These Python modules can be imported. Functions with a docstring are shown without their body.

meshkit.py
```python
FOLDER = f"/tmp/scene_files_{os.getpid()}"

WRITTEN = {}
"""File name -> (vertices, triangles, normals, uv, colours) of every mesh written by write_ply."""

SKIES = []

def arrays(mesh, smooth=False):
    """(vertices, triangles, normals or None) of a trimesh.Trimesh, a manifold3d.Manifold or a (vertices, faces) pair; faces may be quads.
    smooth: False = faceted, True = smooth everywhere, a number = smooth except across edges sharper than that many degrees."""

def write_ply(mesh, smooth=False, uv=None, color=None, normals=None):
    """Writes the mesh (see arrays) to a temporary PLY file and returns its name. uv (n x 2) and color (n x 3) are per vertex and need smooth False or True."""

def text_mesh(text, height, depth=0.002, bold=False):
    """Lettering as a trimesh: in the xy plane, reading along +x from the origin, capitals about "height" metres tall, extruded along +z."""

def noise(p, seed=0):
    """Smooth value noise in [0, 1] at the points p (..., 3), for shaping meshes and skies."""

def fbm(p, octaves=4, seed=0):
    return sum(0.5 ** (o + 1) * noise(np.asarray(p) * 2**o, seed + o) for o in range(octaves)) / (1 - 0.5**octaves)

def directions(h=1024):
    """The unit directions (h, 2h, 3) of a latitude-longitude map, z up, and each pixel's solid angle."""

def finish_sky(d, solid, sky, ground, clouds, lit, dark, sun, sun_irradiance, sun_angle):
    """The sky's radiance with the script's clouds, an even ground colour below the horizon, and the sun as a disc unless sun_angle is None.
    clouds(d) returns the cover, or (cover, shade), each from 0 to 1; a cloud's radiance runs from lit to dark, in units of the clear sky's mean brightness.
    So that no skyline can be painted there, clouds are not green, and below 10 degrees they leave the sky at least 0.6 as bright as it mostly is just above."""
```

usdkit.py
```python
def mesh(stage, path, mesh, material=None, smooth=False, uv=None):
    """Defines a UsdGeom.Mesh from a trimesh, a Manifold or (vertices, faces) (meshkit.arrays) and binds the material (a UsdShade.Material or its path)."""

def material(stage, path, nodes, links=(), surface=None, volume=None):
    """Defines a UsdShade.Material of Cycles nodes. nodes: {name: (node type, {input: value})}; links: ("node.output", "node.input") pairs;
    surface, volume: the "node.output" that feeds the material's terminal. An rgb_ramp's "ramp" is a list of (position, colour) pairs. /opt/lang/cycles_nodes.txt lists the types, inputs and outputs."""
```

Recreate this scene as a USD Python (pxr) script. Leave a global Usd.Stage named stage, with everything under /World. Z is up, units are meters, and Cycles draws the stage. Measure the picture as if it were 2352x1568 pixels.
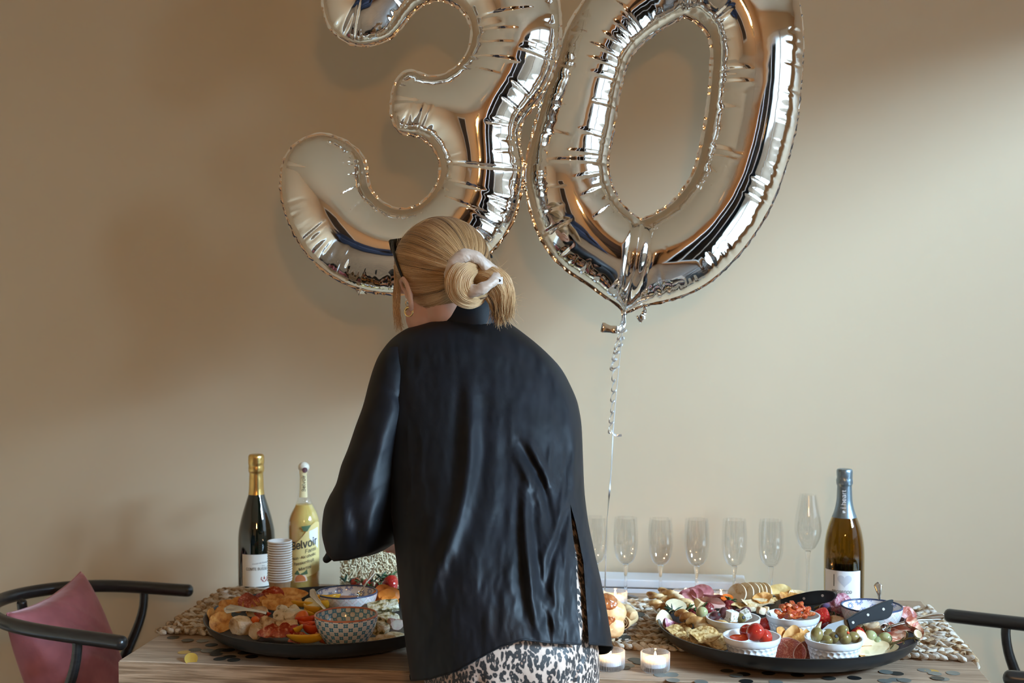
import math, random
import numpy as np, trimesh, usdkit, meshkit, shapely
import manifold3d as m3
from shapely.geometry import Polygon, Point, LineString
from scipy.spatial import Delaunay, cKDTree
from scipy import sparse
from scipy.sparse.linalg import spsolve
from pxr import Usd, UsdGeom, UsdLux, UsdShade, Gf, Sdf, Vt

stage = Usd.Stage.CreateInMemory()
UsdGeom.SetStageUpAxis(stage, 'Z')
UsdGeom.Xform.Define(stage, '/World')
UsdGeom.Scope.Define(stage, '/World/Looks')
rng = np.random.default_rng(30)
PI = math.pi

# ------------------------------------------------------------------ camera, daylight, exposure
F, CX, CY = 2900.0, 1176.0, 784.0                      # focal length and centre in pixels of the 2352 wide frame
YAW, PITCH = math.radians(7.25), math.atan(72 / 2900.0)
EYE = np.array([0.0, 0.0, 1.396])
RIGHT = np.array([math.cos(YAW), math.sin(YAW), 0.0])
FLAT = np.array([-math.sin(YAW), math.cos(YAW), 0.0])   # level viewing direction
FWD = FLAT * math.cos(PITCH) + np.array([0, 0, -math.sin(PITCH)])
UP = np.cross(RIGHT, FWD)
cam = UsdGeom.Camera.Define(stage, '/World/camera')
cam.CreateHorizontalApertureAttr(36.0)
cam.CreateVerticalApertureAttr(24.0)
cam.CreateFocalLengthAttr(36.0 * F / 2352)
cam.CreateFStopAttr(4.5)
cam.CreateFocusDistanceAttr(2.28)
cam.CreateClippingRangeAttr((0.05, 100.0))
cam.CreateExposureAttr(0.37)
_m = np.eye(4); _m[0, :3], _m[1, :3], _m[2, :3], _m[3, :3] = RIGHT, UP, -FWD, EYE
cam.AddTransformOp().Set(Gf.Matrix4d(*_m.ravel().tolist()))

usdkit.material(stage, '/World/Looks/sky', {'c': ('background_shader', {'color': (0.78, 0.90, 1.0), 'strength': 1.0})}, surface='c.background')
dome = UsdLux.DomeLight.Define(stage, '/World/sky_light')
dome.CreateIntensityAttr(0.5)
dome.CreateColorAttr(Gf.Vec3f(0.66, 0.84, 1.0))
sun = UsdLux.RectLight.Define(stage, '/World/sky_band_light')   # the bright low band of sky outside the glazed doors on the right
sun.CreateWidthAttr(5.6); sun.CreateHeightAttr(1.15)
sun.CreateIntensityAttr(166.0)
sun.CreateColorAttr(Gf.Vec3f(0.51, 0.785, 1.06))
low = UsdLux.RectLight.Define(stage, '/World/horizon_light')      # low sky as an area light out of view, lighting the left wall
low.CreateWidthAttr(2.6); low.CreateHeightAttr(.8); low.CreateIntensityAttr(47.0); low.CreateColorAttr(Gf.Vec3f(0.58, 0.83, 1.0))
LAMP_W = 200.0                                             # strength of the unseen warm light behind the camera, warming the upper wall
def aim(prim, at, direction):
    d = -np.asarray(direction, float); d /= np.linalg.norm(d)       # a light shines along its own -z
    x = np.cross([0, 0, 1.0], d); x /= np.linalg.norm(x); y = np.cross(d, x)
    m = np.eye(4); m[0, :3], m[1, :3], m[2, :3], m[3, :3] = x, y, d, at
    UsdGeom.Xformable(prim).AddTransformOp().Set(Gf.Matrix4d(*m.ravel().tolist()))
aim(sun, (4.3, -1.57, 3.78), (-1.0, 1.0, -0.56))
aim(low, (3.25, -2.42, 2.4), (-.78, 1.0, -.2))

# ------------------------------------------------------------------ helpers: pixels to places
def ray(px, py):
    return FWD + RIGHT * ((px - CX) / F) + UP * ((CY - py) / F)
def at_z(px, py, z):
    d = ray(px, py); return EYE + d * ((z - EYE[2]) / d[2])
def at_y(px, py, y):
    d = ray(px, py); return EYE + d * (y / d[1])
def at_d(px, py, depth):
    return EYE + ray(px, py) * depth
def to_px(p):
    p = np.asarray(p, float) - EYE
    return np.stack([CX + F * (p @ RIGHT) / (p @ FWD), CY - F * (p @ UP) / (p @ FWD)], -1)

# ------------------------------------------------------------------ helpers: prims
_count = {}
def numbered(base, name):
    k = _count.get((base, name), 0); _count[(base, name)] = k + 1
    return f'{base}/{name}' + (f'_{k:03d}' if k else '')
def _data(p, label=None, cat=None, group=None, kind=None):
    for k, v in (('label', label), ('category', cat), ('group', group), ('kind', kind)):
        if v: p.SetCustomDataByKey(k, v)
def mat4(loc=(0, 0, 0), rot=None):
    m = np.eye(4)
    if rot is not None: m[:3, :3] = rot
    m[:3, 3] = loc; return m
def place(prim, loc=(0, 0, 0), rot=None):
    UsdGeom.Xformable(prim).AddTransformOp().Set(Gf.Matrix4d(*mat4(loc, rot).T.ravel().tolist()))
def thing(name, label, cat, loc=(0, 0, 0), rot=None, group=None, kind=None):
    x = UsdGeom.Xform.Define(stage, numbered('/World', name)); place(x, loc, rot)
    _data(x.GetPrim(), label, cat, group, kind); return x.GetPrim()
def obj(name, mesh, m, parent=None, smooth=35, label=None, cat=None, group=None, kind=None, loc=None, rot=None):
    base = '/World' if parent is None else str(parent.GetPath())
    p = usdkit.mesh(stage, numbered(base, name), mesh, m, smooth)
    if loc is not None or rot is not None: place(p, (0, 0, 0) if loc is None else loc, rot)
    _data(p.GetPrim(), label, cat, group, kind); return p.GetPrim()
def item(name, mesh, m, label, cat, loc=(0, 0, 0), rot=None, group=None, smooth=35, kind=None):
    return obj(name, mesh, m, None, smooth, label, cat, group, kind, loc, rot)
def copy_of(src, label, loc, rot=None, group=None):
    was = src.GetCustomData()
    name = src.GetName()
    if name[-4:-3] == '_' and name[-3:].isdigit(): name = name[:-4]
    x = UsdGeom.Xform.Define(stage, numbered('/World', name)).GetPrim()
    x.GetReferences().AddInternalReference(src.GetPath()); x.SetInstanceable(True)
    UsdGeom.Xformable(x).ClearXformOpOrder(); x.RemoveProperty('xformOp:transform')
    op = UsdGeom.Xformable(x).AddTransformOp(); op.Set(Gf.Matrix4d(*mat4(loc, rot).T.ravel().tolist()))
    _data(x, label, was.get('category'), group or was.get('group')); return x

def rz(a): c, s = math.cos(a), math.sin(a); return np.array([[c, -s, 0], [s, c, 0], [0, 0, 1.0]])
def rx(a): c, s = math.cos(a), math.sin(a); return np.array([[1.0, 0, 0], [0, c, -s], [0, s, c]])
def ry(a): c, s = math.cos(a), math.sin(a); return np.array([[c, 0, s], [0, 1.0, 0], [-s, 0, c]])
VIEW = np.stack([RIGHT, FLAT, [0, 0, 1.0]], 1)            # columns: across, away, up
def deg(*a): return [math.radians(x) for x in a]

# ------------------------------------------------------------------ helpers: meshes
cat_ = trimesh.util.concatenate
def grid(P, close_u=False, close_v=False):
    """P (nu, nv, 3) as triangles; u wraps if close_u, v wraps if close_v."""
    P = np.asarray(P, float); nu, nv = P.shape[:2]
    i, j = np.meshgrid(np.arange(nu if close_u else nu - 1), np.arange(nv if close_v else nv - 1), indexing='ij')
    i2, j2 = (i + 1) % nu, (j + 1) % nv
    q = np.stack([i * nv + j, i2 * nv + j, i2 * nv + j2, i * nv + j2], -1).reshape(-1, 4)
    return trimesh.Trimesh(P.reshape(-1, 3), np.vstack([q[:, [0, 1, 2]], q[:, [0, 2, 3]]]), process=False)
def lathe(profile, n=40, wobble=None):
    """Profile of (r, z) turned about z; seamless, ends on the axis closed by r = 0."""
    p = np.asarray(profile, float); a = np.arange(n) * 2 * PI / n
    P = np.stack([p[None, :, 0] * np.cos(a)[:, None], p[None, :, 0] * np.sin(a)[:, None], np.broadcast_to(p[None, :, 1], (n, len(p)))], -1)
    m = grid(P, close_u=True); m.merge_vertices(); m.update_faces(m.nondegenerate_faces()); return m
def smooth_path(pts, n=40):
    from scipy.interpolate import CubicSpline
    p = np.asarray(pts, float)
    t = np.concatenate([[0], np.cumsum(np.linalg.norm(np.diff(p, axis=0), axis=1))])
    return CubicSpline(t / t[-1], p)(np.linspace(0, 1, n))
def tube(path, r, sides=12, cap=True, flat=1.0, upv=None):
    """Sweeps a circle (or an ellipse, flat < 1) of radius r (number or per point) along the path."""
    p = np.asarray(path, float); n = len(p)
    r = np.broadcast_to(np.asarray(r, float), (n,)).copy()
    t = np.gradient(p, axis=0); t /= np.linalg.norm(t, axis=1, keepdims=True) + 1e-12
    a = np.zeros_like(p); ref = np.asarray(upv if upv is not None else ([0, 0, 1.0] if abs(t[0, 2]) < .9 else [1.0, 0, 0]), float)
    for k in range(n):
        ref = ref - t[k] * (ref @ t[k]); ref /= np.linalg.norm(ref) + 1e-12; a[k] = ref
    b = np.cross(t, a)
    if cap:                                               # rounded ends
        m = 4; e = np.linspace(0, PI / 2, m + 1)[:-1]
        p0 = [p[0] - t[0] * r[0] * math.cos(x) * .8 for x in e]; p1 = [p[-1] + t[-1] * r[-1] * math.cos(x) * .8 for x in e[::-1]]
        rr0 = [max(r[0] * math.sin(x), 1e-5) for x in e]; rr1 = [max(r[-1] * math.sin(x), 1e-5) for x in e[::-1]]
        p = np.vstack([p0, p, p1]); r = np.concatenate([rr0, r, rr1])
        a = np.vstack([np.repeat(a[:1], m, 0), a, np.repeat(a[-1:], m, 0)]); b = np.vstack([np.repeat(b[:1], m, 0), b, np.repeat(b[-1:], m, 0)])
    ang = np.arange(sides) * 2 * PI / sides
    P = p[:, None] + r[:, None, None] * (flat * np.cos(ang)[None, :, None] * a[:, None] + np.sin(ang)[None, :, None] * b[:, None])
    return grid(P, close_v=True)
def rbox(size, r=.004, loc=(0, 0, 0), rot=None, seg=8):
    """A box with rounded edges, centred."""
    s = np.maximum(np.asarray(size, float) / 2 - r, 1e-5)
    sp = m3.Manifold.sphere(r, seg)
    h = m3.Manifold.batch_hull([sp.translate([sx * s[0], sy * s[1], sz * s[2]]) for sx in (-1, 1) for sy in (-1, 1) for sz in (-1, 1)])
    v, f, _ = meshkit.arrays(h); m = trimesh.Trimesh(v, f, process=False); m.apply_transform(mat4(loc, rot)); return m
def tm(h):
    v, f, _ = meshkit.arrays(h); return trimesh.Trimesh(v, f, process=False)
def blob(radii, sub=3, amp=.0, scale=30., seed=0, squash=None):
    m = trimesh.creation.icosphere(sub); v = np.array(m.vertices)
    n = meshkit.fbm(v * scale * .1 + 7.3 * seed, 3, seed) - .5
    v = v * (1 + amp * 2 * n[:, None])
    m.vertices = v * np.asarray(radii); return m
def moved(m, loc=(0, 0, 0), rot=None):
    m = m.copy(); m.apply_transform(mat4(loc, rot)); return m
def box(lo, hi):
    lo, hi = np.asarray(lo, float), np.asarray(hi, float)
    m = trimesh.creation.box(hi - lo); m.apply_translation((lo + hi) / 2); return m
def extrude(poly, d):
    return cat_([trimesh.creation.extrude_polygon(g, d, engine='earcut') for g in getattr(poly, 'geoms', [poly])])

# ------------------------------------------------------------------ helpers: materials
def srgb(r, g, b):
    x = np.array([r, g, b], float) / 255
    return tuple(np.where(x <= .04045, x / 12.92, ((x + .055) / 1.055) ** 2.4).tolist())
MATS = {}
def mat(name, base, rough=.5, var=None, scale=20., detail=4., stretch=(1, 1, 1), bump=0., bscale=None, bdist=.002, lo=.35, hi=.65, distort=0., kind='noise', **pr):
    """Principled material; var mixes in a second colour by noise in object space, bump adds fine relief."""
    if name in MATS: return MATS[name]
    nodes = {'p': ('principled_bsdf', {'base_color': base, 'roughness': rough, **pr})}; links = []
    if var is not None or bump:
        nodes['tc'] = ('texture_coordinate', {})
        nodes['mp'] = ('mapping', {'scale': tuple(stretch)}); links.append(('tc.object', 'mp.vector'))
    if var is not None:
        if kind == 'noise':
            nodes['n'] = ('noise_texture', {'scale': scale, 'detail': detail, 'distortion': distort}); out = 'n.fac'
        else:
            nodes['n'] = ('voronoi_texture', {'scale': scale}); out = 'n.distance'
        cols = [(.5 + (q - .5) * .6, c) for q, c in var] if isinstance(var, list) else [(lo, base), (hi, var)]   # noise stays near .5
        nodes['r'] = ('rgb_ramp', {'ramp': cols})
        links += [('mp.vector', 'n.vector'), (out, 'r.fac'), ('r.color', 'p.base_color')]
    if bump:
        nodes['bn'] = ('noise_texture', {'scale': bscale or scale * 3, 'detail': 4.0})
        nodes['b'] = ('bump', {'strength': bump, 'distance': bdist})
        links += [('mp.vector', 'bn.vector'), ('bn.fac', 'b.height'), ('b.normal', 'p.normal')]
    MATS[name] = usdkit.material(stage, f'/World/Looks/{name}', nodes, links, surface='p.BSDF'); return MATS[name]
def glass_mat(name, color=(1, 1, 1), rough=0.0, ior=1.5):
    if name not in MATS:
        MATS[name] = usdkit.material(stage, f'/World/Looks/{name}', {'p': ('principled_bsdf', {'base_color': color, 'roughness': rough, 'ior': ior, 'transmission_weight': 1.0})}, [], surface='p.BSDF')
    return MATS[name]

# ------------------------------------------------------------------ the room
WALL_Y, XL, XR, YR, H = 3.03, -2.5, 1.75, -2.6, 2.5
paint = mat('greige_wall_paint', (0.60, 0.468, 0.318), .55, bump=.12, bscale=260., bdist=.0006)
white_trim = mat('white_gloss_paint', (0.80, 0.81, 0.82), .35)
ceil_m = mat('ceiling_paint', (0.76, 0.63, 0.46), .8)
tan = mat('tan_wall_paint', (0.60, 0.43, 0.27), .6)  # walls out of view, toned warm so their bounce warms the back wall
floor_m = mat('floor_boards', (0.16, 0.095, 0.052), .45, var=(0.10, 0.06, 0.034), scale=3., stretch=(1, 8, 1))
def struct(name, mesh, m, parent=None, smooth=False): return obj(name, mesh, m, parent, smooth, kind=None if parent else 'structure')
struct('floor', box((XL - .1, YR - .1, -.05), (XR + .1, WALL_Y + .1, 0)), floor_m)
struct('ceiling', box((XL - .1, YR - .1, H), (XR + .1, WALL_Y + .1, H + .05)), ceil_m)
struct('wall_back', box((XL - .1, WALL_Y, 0), (XR + .1, WALL_Y + .1, H)), paint)
struct('wall_left', box((XL - .1, YR, 0), (XL, WALL_Y, H)), tan)
struct('wall_rear', box((XL - .1, YR - .1, 0), (XR + .1, YR, H)), tan)
WY0, WY1, WZ0, WZ1 = -1.6, 2.75, .06, 2.35                       # glazed opening in the right wall
struct('wall_right', cat_([box((XR, YR, 0), (XR + .12, WY0, H)), box((XR, WY1, 0), (XR + .12, WALL_Y, H)), box((XR, WY0, WZ1), (XR + .12, WY1, H)), box((XR, WY0, 0), (XR + .12, WY1, WZ0))]), tan)
win = UsdGeom.Xform.Define(stage, numbered('/World', 'window_1')).GetPrim(); _data(win, kind='structure')
for y0 in (WY0, WY0 * .75 + WY1 * .25 - .03, (WY0 + WY1) / 2 - .03, WY0 * .25 + WY1 * .75 - .03, WY1 - .06): obj('window_frame', rbox((.06, .06, WZ1 - WZ0), .004, (XR + .06, y0 + .03, (WZ0 + WZ1) / 2)), white_trim, win)
for z0 in (WZ0 + .03, WZ1 - .03): obj('window_frame', rbox((.06, WY1 - WY0, .06), .004, (XR + .06, (WY0 + WY1) / 2, z0)), white_trim, win)
pane_m = usdkit.material(stage, '/World/Looks/window_pane', {'t': ('transparent_bsdf', {}), 'g': ('glossy_bsdf', {'roughness': 0.0}), 'f': ('fresnel', {'IOR': 1.45}), 'm': ('mix_closure', {})}, [('t.BSDF', 'm.closure1'), ('g.BSDF', 'm.closure2'), ('f.fac', 'm.fac')], surface='m.closure')
for y0, y1 in ((WY0 + .06, (WY0 + WY1) / 2 - .03), ((WY0 + WY1) / 2 + .03, WY1 - .06)): obj('pane', box((XR + .055, y0, WZ0 + .06), (XR + .065, y1, WZ1 - .06)), pane_m, win, False)
dr = UsdGeom.Xform.Define(stage, numbered('/World', 'door_1')).GetPrim(); _data(dr, kind='structure')  # dark door out of view behind the camera, darkening the balloon reflections
dark_wood = mat('dark_door', (.05, .035, .028), .5)
obj('door_leaf', rbox((.86, .04, 2.05), .004, (-1.6, YR + .025, 1.03)), dark_wood, dr)
obj('door_frame', cat_([box((-2.11, YR, 0), (-2.03, YR + .06, 2.13)), box((-1.17, YR, 0), (-1.09, YR + .06, 2.13)), box((-2.11, YR, 2.06), (-1.09, YR + .06, 2.14))]), white_trim, dr, False)
struct('wall_garden', box((6.6, -9, -.2), (6.7, 12, 1.75)), mat('garden_fence', (.16, .12, .09), .8))  # fence added out of view to darken the low part of window reflections
struct('baseboard_back', box((XL, WALL_Y - .015, 0), (XR, WALL_Y, .12)), white_trim)
struct('baseboard_left', box((XL, YR, 0), (XL + .015, WALL_Y, .12)), white_trim)
struct('ground', box((XR + .12, -12, -.2), (14, 14, -.1)), mat('patio_stone', (.42, .40, .36), .8))

# unseen furniture behind the camera, placed to darken the balloon reflections
navy = mat('navy_upholstery', (.018, .028, .06), .85); walnut = mat('walnut', (.045, .026, .016), .4)
so = thing('sofa', 'unseen dark navy couch at the far end of the room, darkening the balloon reflections', 'sofa', (-1.2, -1.9, 0))
obj('base', rbox((2.0, .85, .34), .04, (0, 0, .22)), navy, so); obj('back', rbox((2.0, .22, .55), .06, (0, -.32, .60)), navy, so)
for k in (-1, 1): obj('arm', rbox((.2, .85, .30), .06, (k * .92, 0, .50)), navy, so); obj('seat_cushion', rbox((.78, .60, .14), .05, (k * .40, .08, .45)), navy, so)
bc_ = thing('bookcase', 'unseen tall dark walnut shelves at the far end of the room, darkening the balloon reflections', 'bookcase', (.95, YR + .19, 0))
obj('carcass', cat_([box((-.6, -.17, 0), (-.57, .17, 2.0)), box((.57, -.17, 0), (.6, .17, 2.0)), box((-.57, -.17, 0), (.57, -.15, 2.0))]), walnut, bc_, False)
for k in range(6): obj('shelf', box((-.57, -.15, .04 + k * .385), (.57, .17, .07 + k * .385)), walnut, bc_, False)

# warm hanging lamp out of view behind the camera, placed to warm the upper wall
lamp = UsdGeom.Xform.Define(stage, numbered('/World', 'trim_1')).GetPrim(); _data(lamp, kind='structure')
LAMP = (.35, -.85, 1.98)
obj('lamp_cord', tube([(LAMP[0], LAMP[1], H), (LAMP[0], LAMP[1], LAMP[2] + .16)], .004, 8), dark_wood, lamp)
obj('lamp_shade', moved(lathe([(.03, .16), (.10, .14), (.19, .0), (.195, -.02), (.185, -.02), (.09, .13), (.03, .15)], 32), LAMP), dark_wood, lamp, True)
bulb = UsdLux.SphereLight.Define(stage, '/World/trim_1/bulb'); bulb.CreateRadiusAttr(.07); bulb.CreateIntensityAttr(LAMP_W); bulb.CreateColorAttr(Gf.Vec3f(1.0, .53, .18))
bulb.AddTranslateOp().Set(Gf.Vec3d(LAMP[0], LAMP[1], LAMP[2] - .08))

# low white radiator on the back wall behind the table
RX0, RX1 = -.50, float(at_y(1712, 1350, 2.96)[0])
rad = thing('radiator', 'low white radiator with a ridged top edge on the wall behind the row of flutes', 'radiator', (0, 0, 0))
rad_m = mat('radiator_enamel', (.78, .81, .86), .3)
RY0 = 2.925
ztop = float(at_y(1550, 1334, RY0)[2])
obj('top_rail', rbox((RX1 - RX0, .085, .019), .003, ((RX0 + RX1) / 2, RY0 + .045, ztop - .0095)), rad_m, rad)
obj('front_panel', rbox((RX1 - RX0 - .004, .079, .50), .003, ((RX0 + RX1) / 2, RY0 + .0465, ztop - .2715)), rad_m, rad)
obj('bracket', rbox((.05, .02, .10), .003, (RX1 - .2, WALL_Y - .01, ztop - .3)), rad_m, rad)

# ------------------------------------------------------------------ table
TX0, TX1, TY0, TY1, TZ = -1.012, .550, 2.205, 2.885, .75
grain = lambda nm, base, var, s, st, rough=.45: mat(nm, base, rough, var=[(.30, base), (.48, tuple(.5 * (a + b) for a, b in zip(base, var))), (.70, var)], scale=s, detail=8., stretch=st, bump=.25, bscale=s * 2.2, bdist=.0012, distort=.5)
oak = grain('oak_tabletop', (.43, .30, .205), (.275, .18, .115), 30., (.30, 5., 5.))
oak_edge = grain('oak_edge', (.42, .27, .165), (.20, .115, .062), 34., (.30, 5., 6.))
oak_all = (oak, oak_edge)
tb = thing('dining_table', 'light oak dining table carrying the platters, bottles and jute runner', 'table', ((TX0 + TX1) / 2, (TY0 + TY1) / 2, 0))
tw, tdp = TX1 - TX0, TY1 - TY0
obj('tabletop', rbox((tw, tdp, .05), .002, (0, 0, TZ - .025)), oak, tb)
obj('edge_banding', rbox((tw, .003, .0470), .0008, (0, -tdp / 2 - .0008, TZ - .0255)), oak_edge, tb)
for sx in (-1, 1):
    for sy in (-1, 1): obj('leg', rbox((.07, .07, TZ - .05), .004, (sx * (tw / 2 - .06), sy * (tdp / 2 - .05), (TZ - .05) / 2)), oak_edge, tb)
for sy in (-1, 1): obj('apron', rbox((tw - .18, .022, .08), .003, (0, sy * (tdp / 2 - .05), TZ - .09)), oak_edge, tb)

# ------------------------------------------------------------------ hoop-back chairs at the table's ends
black_wood = mat('black_lacquered_wood', (.012, .012, .013), .32, var=(.02, .02, .021), scale=30., stretch=(1, 1, 6), coat_weight=.3, coat_roughness=.25)
cord_m = mat('black_paper_cord', (.03, .028, .026), .8, var=(.012, .012, .012), scale=80., stretch=(1, 12, 1), bump=.5)
CH_AT, CH_TURN = np.array([-1.305, 2.615, 0.]), math.radians(7)
def make_chair(label):
    """Local frame: +x forward, origin on the floor below the middle of the seat."""
    c = thing('hoop_chair', label, 'chair')
    ZA, hw = .735, .232
    tipx = .25
    flat_ = [(-1.085, 2.376), (-1.160, 2.400), (-1.275, 2.437), (-1.410, 2.508), (-1.490, 2.600), (-1.519, 2.700), (-1.510, 2.745), (-1.467, 2.812), (-1.380, 2.860), (-1.270, 2.864), (-1.132, 2.843)]
    loc2 = lambda q: rz(-CH_TURN)[:2, :2] @ (np.array(q) - CH_AT[:2])
    path = smooth_path([(*loc2(q), ZA) for q in flat_], 110)
    obj('top_rail', tube(path, .0148, 16), black_wood, c, True)
    for q, s in (((-1.195, 2.411), -1), ((-1.250, 2.863), 1)):
        x0, y0 = loc2(q)
        leg = smooth_path([(x0 + dx, y0 + s * dy, z) for dx, dy, z in ((0, 0, ZA - .006), (-.006, 0, .67), (-.028, -.002, .61), (-.056, -.006, .54), (-.062, -.010, .45), (-.035, .004, .25), (.02, .02, .004))], 40)
        obj('arm_post', tube(leg, np.linspace(.0100, .0125, 40) + .005 * np.sin(np.linspace(0, PI, 40)) ** 2, 12), black_wood, c, True)
        rl = smooth_path([(-.16, s * .12, ZA - .01), (-.155, s * .14, .60), (-.15, s * .16, .45), (-.19, s * .18, .004)], 30)
        obj('rear_post', tube(rl, .0115, 12), black_wood, c, True)
    obj('splat', cat_([tube(smooth_path([(-.205, s * .085, ZA - .005), (-.205, s * .05, .65), (-.20, s * .012, .56), (-.19, s * .012, .45)], 20), .010, 10) for s in (1, -1)]), black_wood, c, True)
    obj('seat', rbox((.40, .42, .03), .012, (.03, 0, .435)), cord_m, c)
    for s in (1, -1): obj('seat_rail', tube([(-.16, s * .215, .43), (.22, s * .215, .43)], .014, 10), black_wood, c)
    for x, y in ((.22, .215), (-.15, .16)): obj('stretcher', tube([(x, -y, .43), (x, y, .43)], .013, 10), black_wood, c)
    return c
chair_l = make_chair('black hoop-back wooden chair with the pink cushion, left of the table')
UsdGeom.Xformable(chair_l).ClearXformOpOrder(); chair_l.RemoveProperty('xformOp:transform')
place(chair_l, CH_AT, rz(CH_TURN))
chair_r = copy_of(chair_l, 'black hoop-back wooden chair at the right end of the table', (.795, 2.560, 0), rz(PI + math.radians(2)))

# pink cushion leaning in the left chair
pink = mat('dusty_pink_velvet', (.42, .125, .135), .75, var=(.33, .095, .105), scale=18., sheen_weight=.6, sheen_roughness=.4, sheen_tint=(1., .75, .8), bump=.3, bscale=45., bdist=.004)
def cushion(w, h, t, n=44):
    u = np.linspace(-1, 1, n); U, V = np.meshgrid(u, u, indexing='ij')
    edge = np.clip((1 - np.abs(U) ** 2.6) * (1 - np.abs(V) ** 2.6), 0, 1) ** .42
    pinch = 1 - .09 * (1 - np.abs(U) ** 2) * np.abs(V) ** 4      # sides draw in between the corners
    pinch2 = 1 - .09 * (1 - np.abs(V) ** 2) * np.abs(U) ** 4
    X, Y = U * w / 2 * pinch2, V * h / 2 * pinch
    rid = 0
    for k in range(9):                                           # soft pulled folds running diagonally
        c = -1.1 + k * .27; d = (U * .75 + V - c + .10 * np.sin(3 * U + k)) / .045
        rid = rid + .0065 * np.exp(-d ** 2) * np.exp(-((U + .1 * (k % 3)) / .6) ** 2)
    z = t / 2 * edge
    top = np.stack([X, Y, z + rid * edge], -1); bot = np.stack([X, Y, -z], -1)
    m = cat_([grid(top), moved(grid(bot[::-1]))]); m.merge_vertices(); return m
nt, ft = at_y(22, 1412, 2.515), at_y(184, 1320, 2.79)
ydir = (ft - nt); wd = np.linalg.norm(ydir); ydir /= wd
lean = np.array([.33, .02, -1.0]); lean -= ydir * (lean @ ydir); lean /= np.linalg.norm(lean)
nrm = np.cross(ydir, lean); nrm *= np.sign(nrm[0])
cu_rot = np.stack([ydir, -lean, np.cross(ydir, -lean)], 1)
cu = thing('cushion', 'dusty pink velvet cushion leaning in the left black chair', 'cushion', (nt + ft) / 2 + lean * .185, cu_rot)
obj('cover', cushion(wd + .015, .385, .13), pink, cu, 60)
sm = np.array([(-(wd + .01) / 2 * (1 - .0), .19, 0), (0, .19 * .915, 0), ((wd + .01) / 2, .19, 0)])
obj('piping', tube(smooth_path(sm, 20), .0022, 8), pink, cu, True)

# ------------------------------------------------------------------ foil number balloons
foil = usdkit.material(stage, '/World/Looks/silver_foil', {
    'p': ('principled_bsdf', {'base_color': (.93, .90, .86), 'metallic': 1.0, 'roughness': .05}),
    'tc': ('texture_coordinate', {}), 'n': ('noise_texture', {'scale': 9., 'detail': 2.0}), 'b': ('bump', {'strength': .12, 'distance': .01})},
    [('tc.object', 'n.vector'), ('n.fac', 'b.height'), ('b.normal', 'p.normal')], surface='p.BSDF')

def smooth_ring(pts, step, sharp=()):
    """Closed Catmull-like ring through the traced points; indices in sharp keep a corner."""
    from scipy.interpolate import CubicSpline
    p = np.asarray(pts, float); n = len(p)
    if not sharp:
        q = np.vstack([p, p[:1]]); t = np.concatenate([[0], np.cumsum(np.linalg.norm(np.diff(q, axis=0), axis=1) ** .6)])
        s = CubicSpline(t, q, bc_type='periodic'); out = s(np.linspace(0, t[-1], 1200)[:-1])
    else:
        sharp = sorted(sharp); out = []
        for a, b in zip(sharp, sharp[1:] + [sharp[0] + n]):
            q = p[[k % n for k in range(a, b + 1)]]; t = np.concatenate([[0], np.cumsum(np.linalg.norm(np.diff(q, axis=0), axis=1) ** .6)])
            out.append(CubicSpline(t, q)(np.linspace(0, t[-1], 600))[:-1])
        out = np.vstack(out)
    q = np.vstack([out, out[:1]]); t = np.concatenate([[0], np.cumsum(np.linalg.norm(np.diff(q, axis=0), axis=1))])
    m = int(t[-1] / step); x = np.arange(m) * t[-1] / m
    return np.stack([np.interp(x, t, q[:, k]) for k in range(2)], 1)

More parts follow.
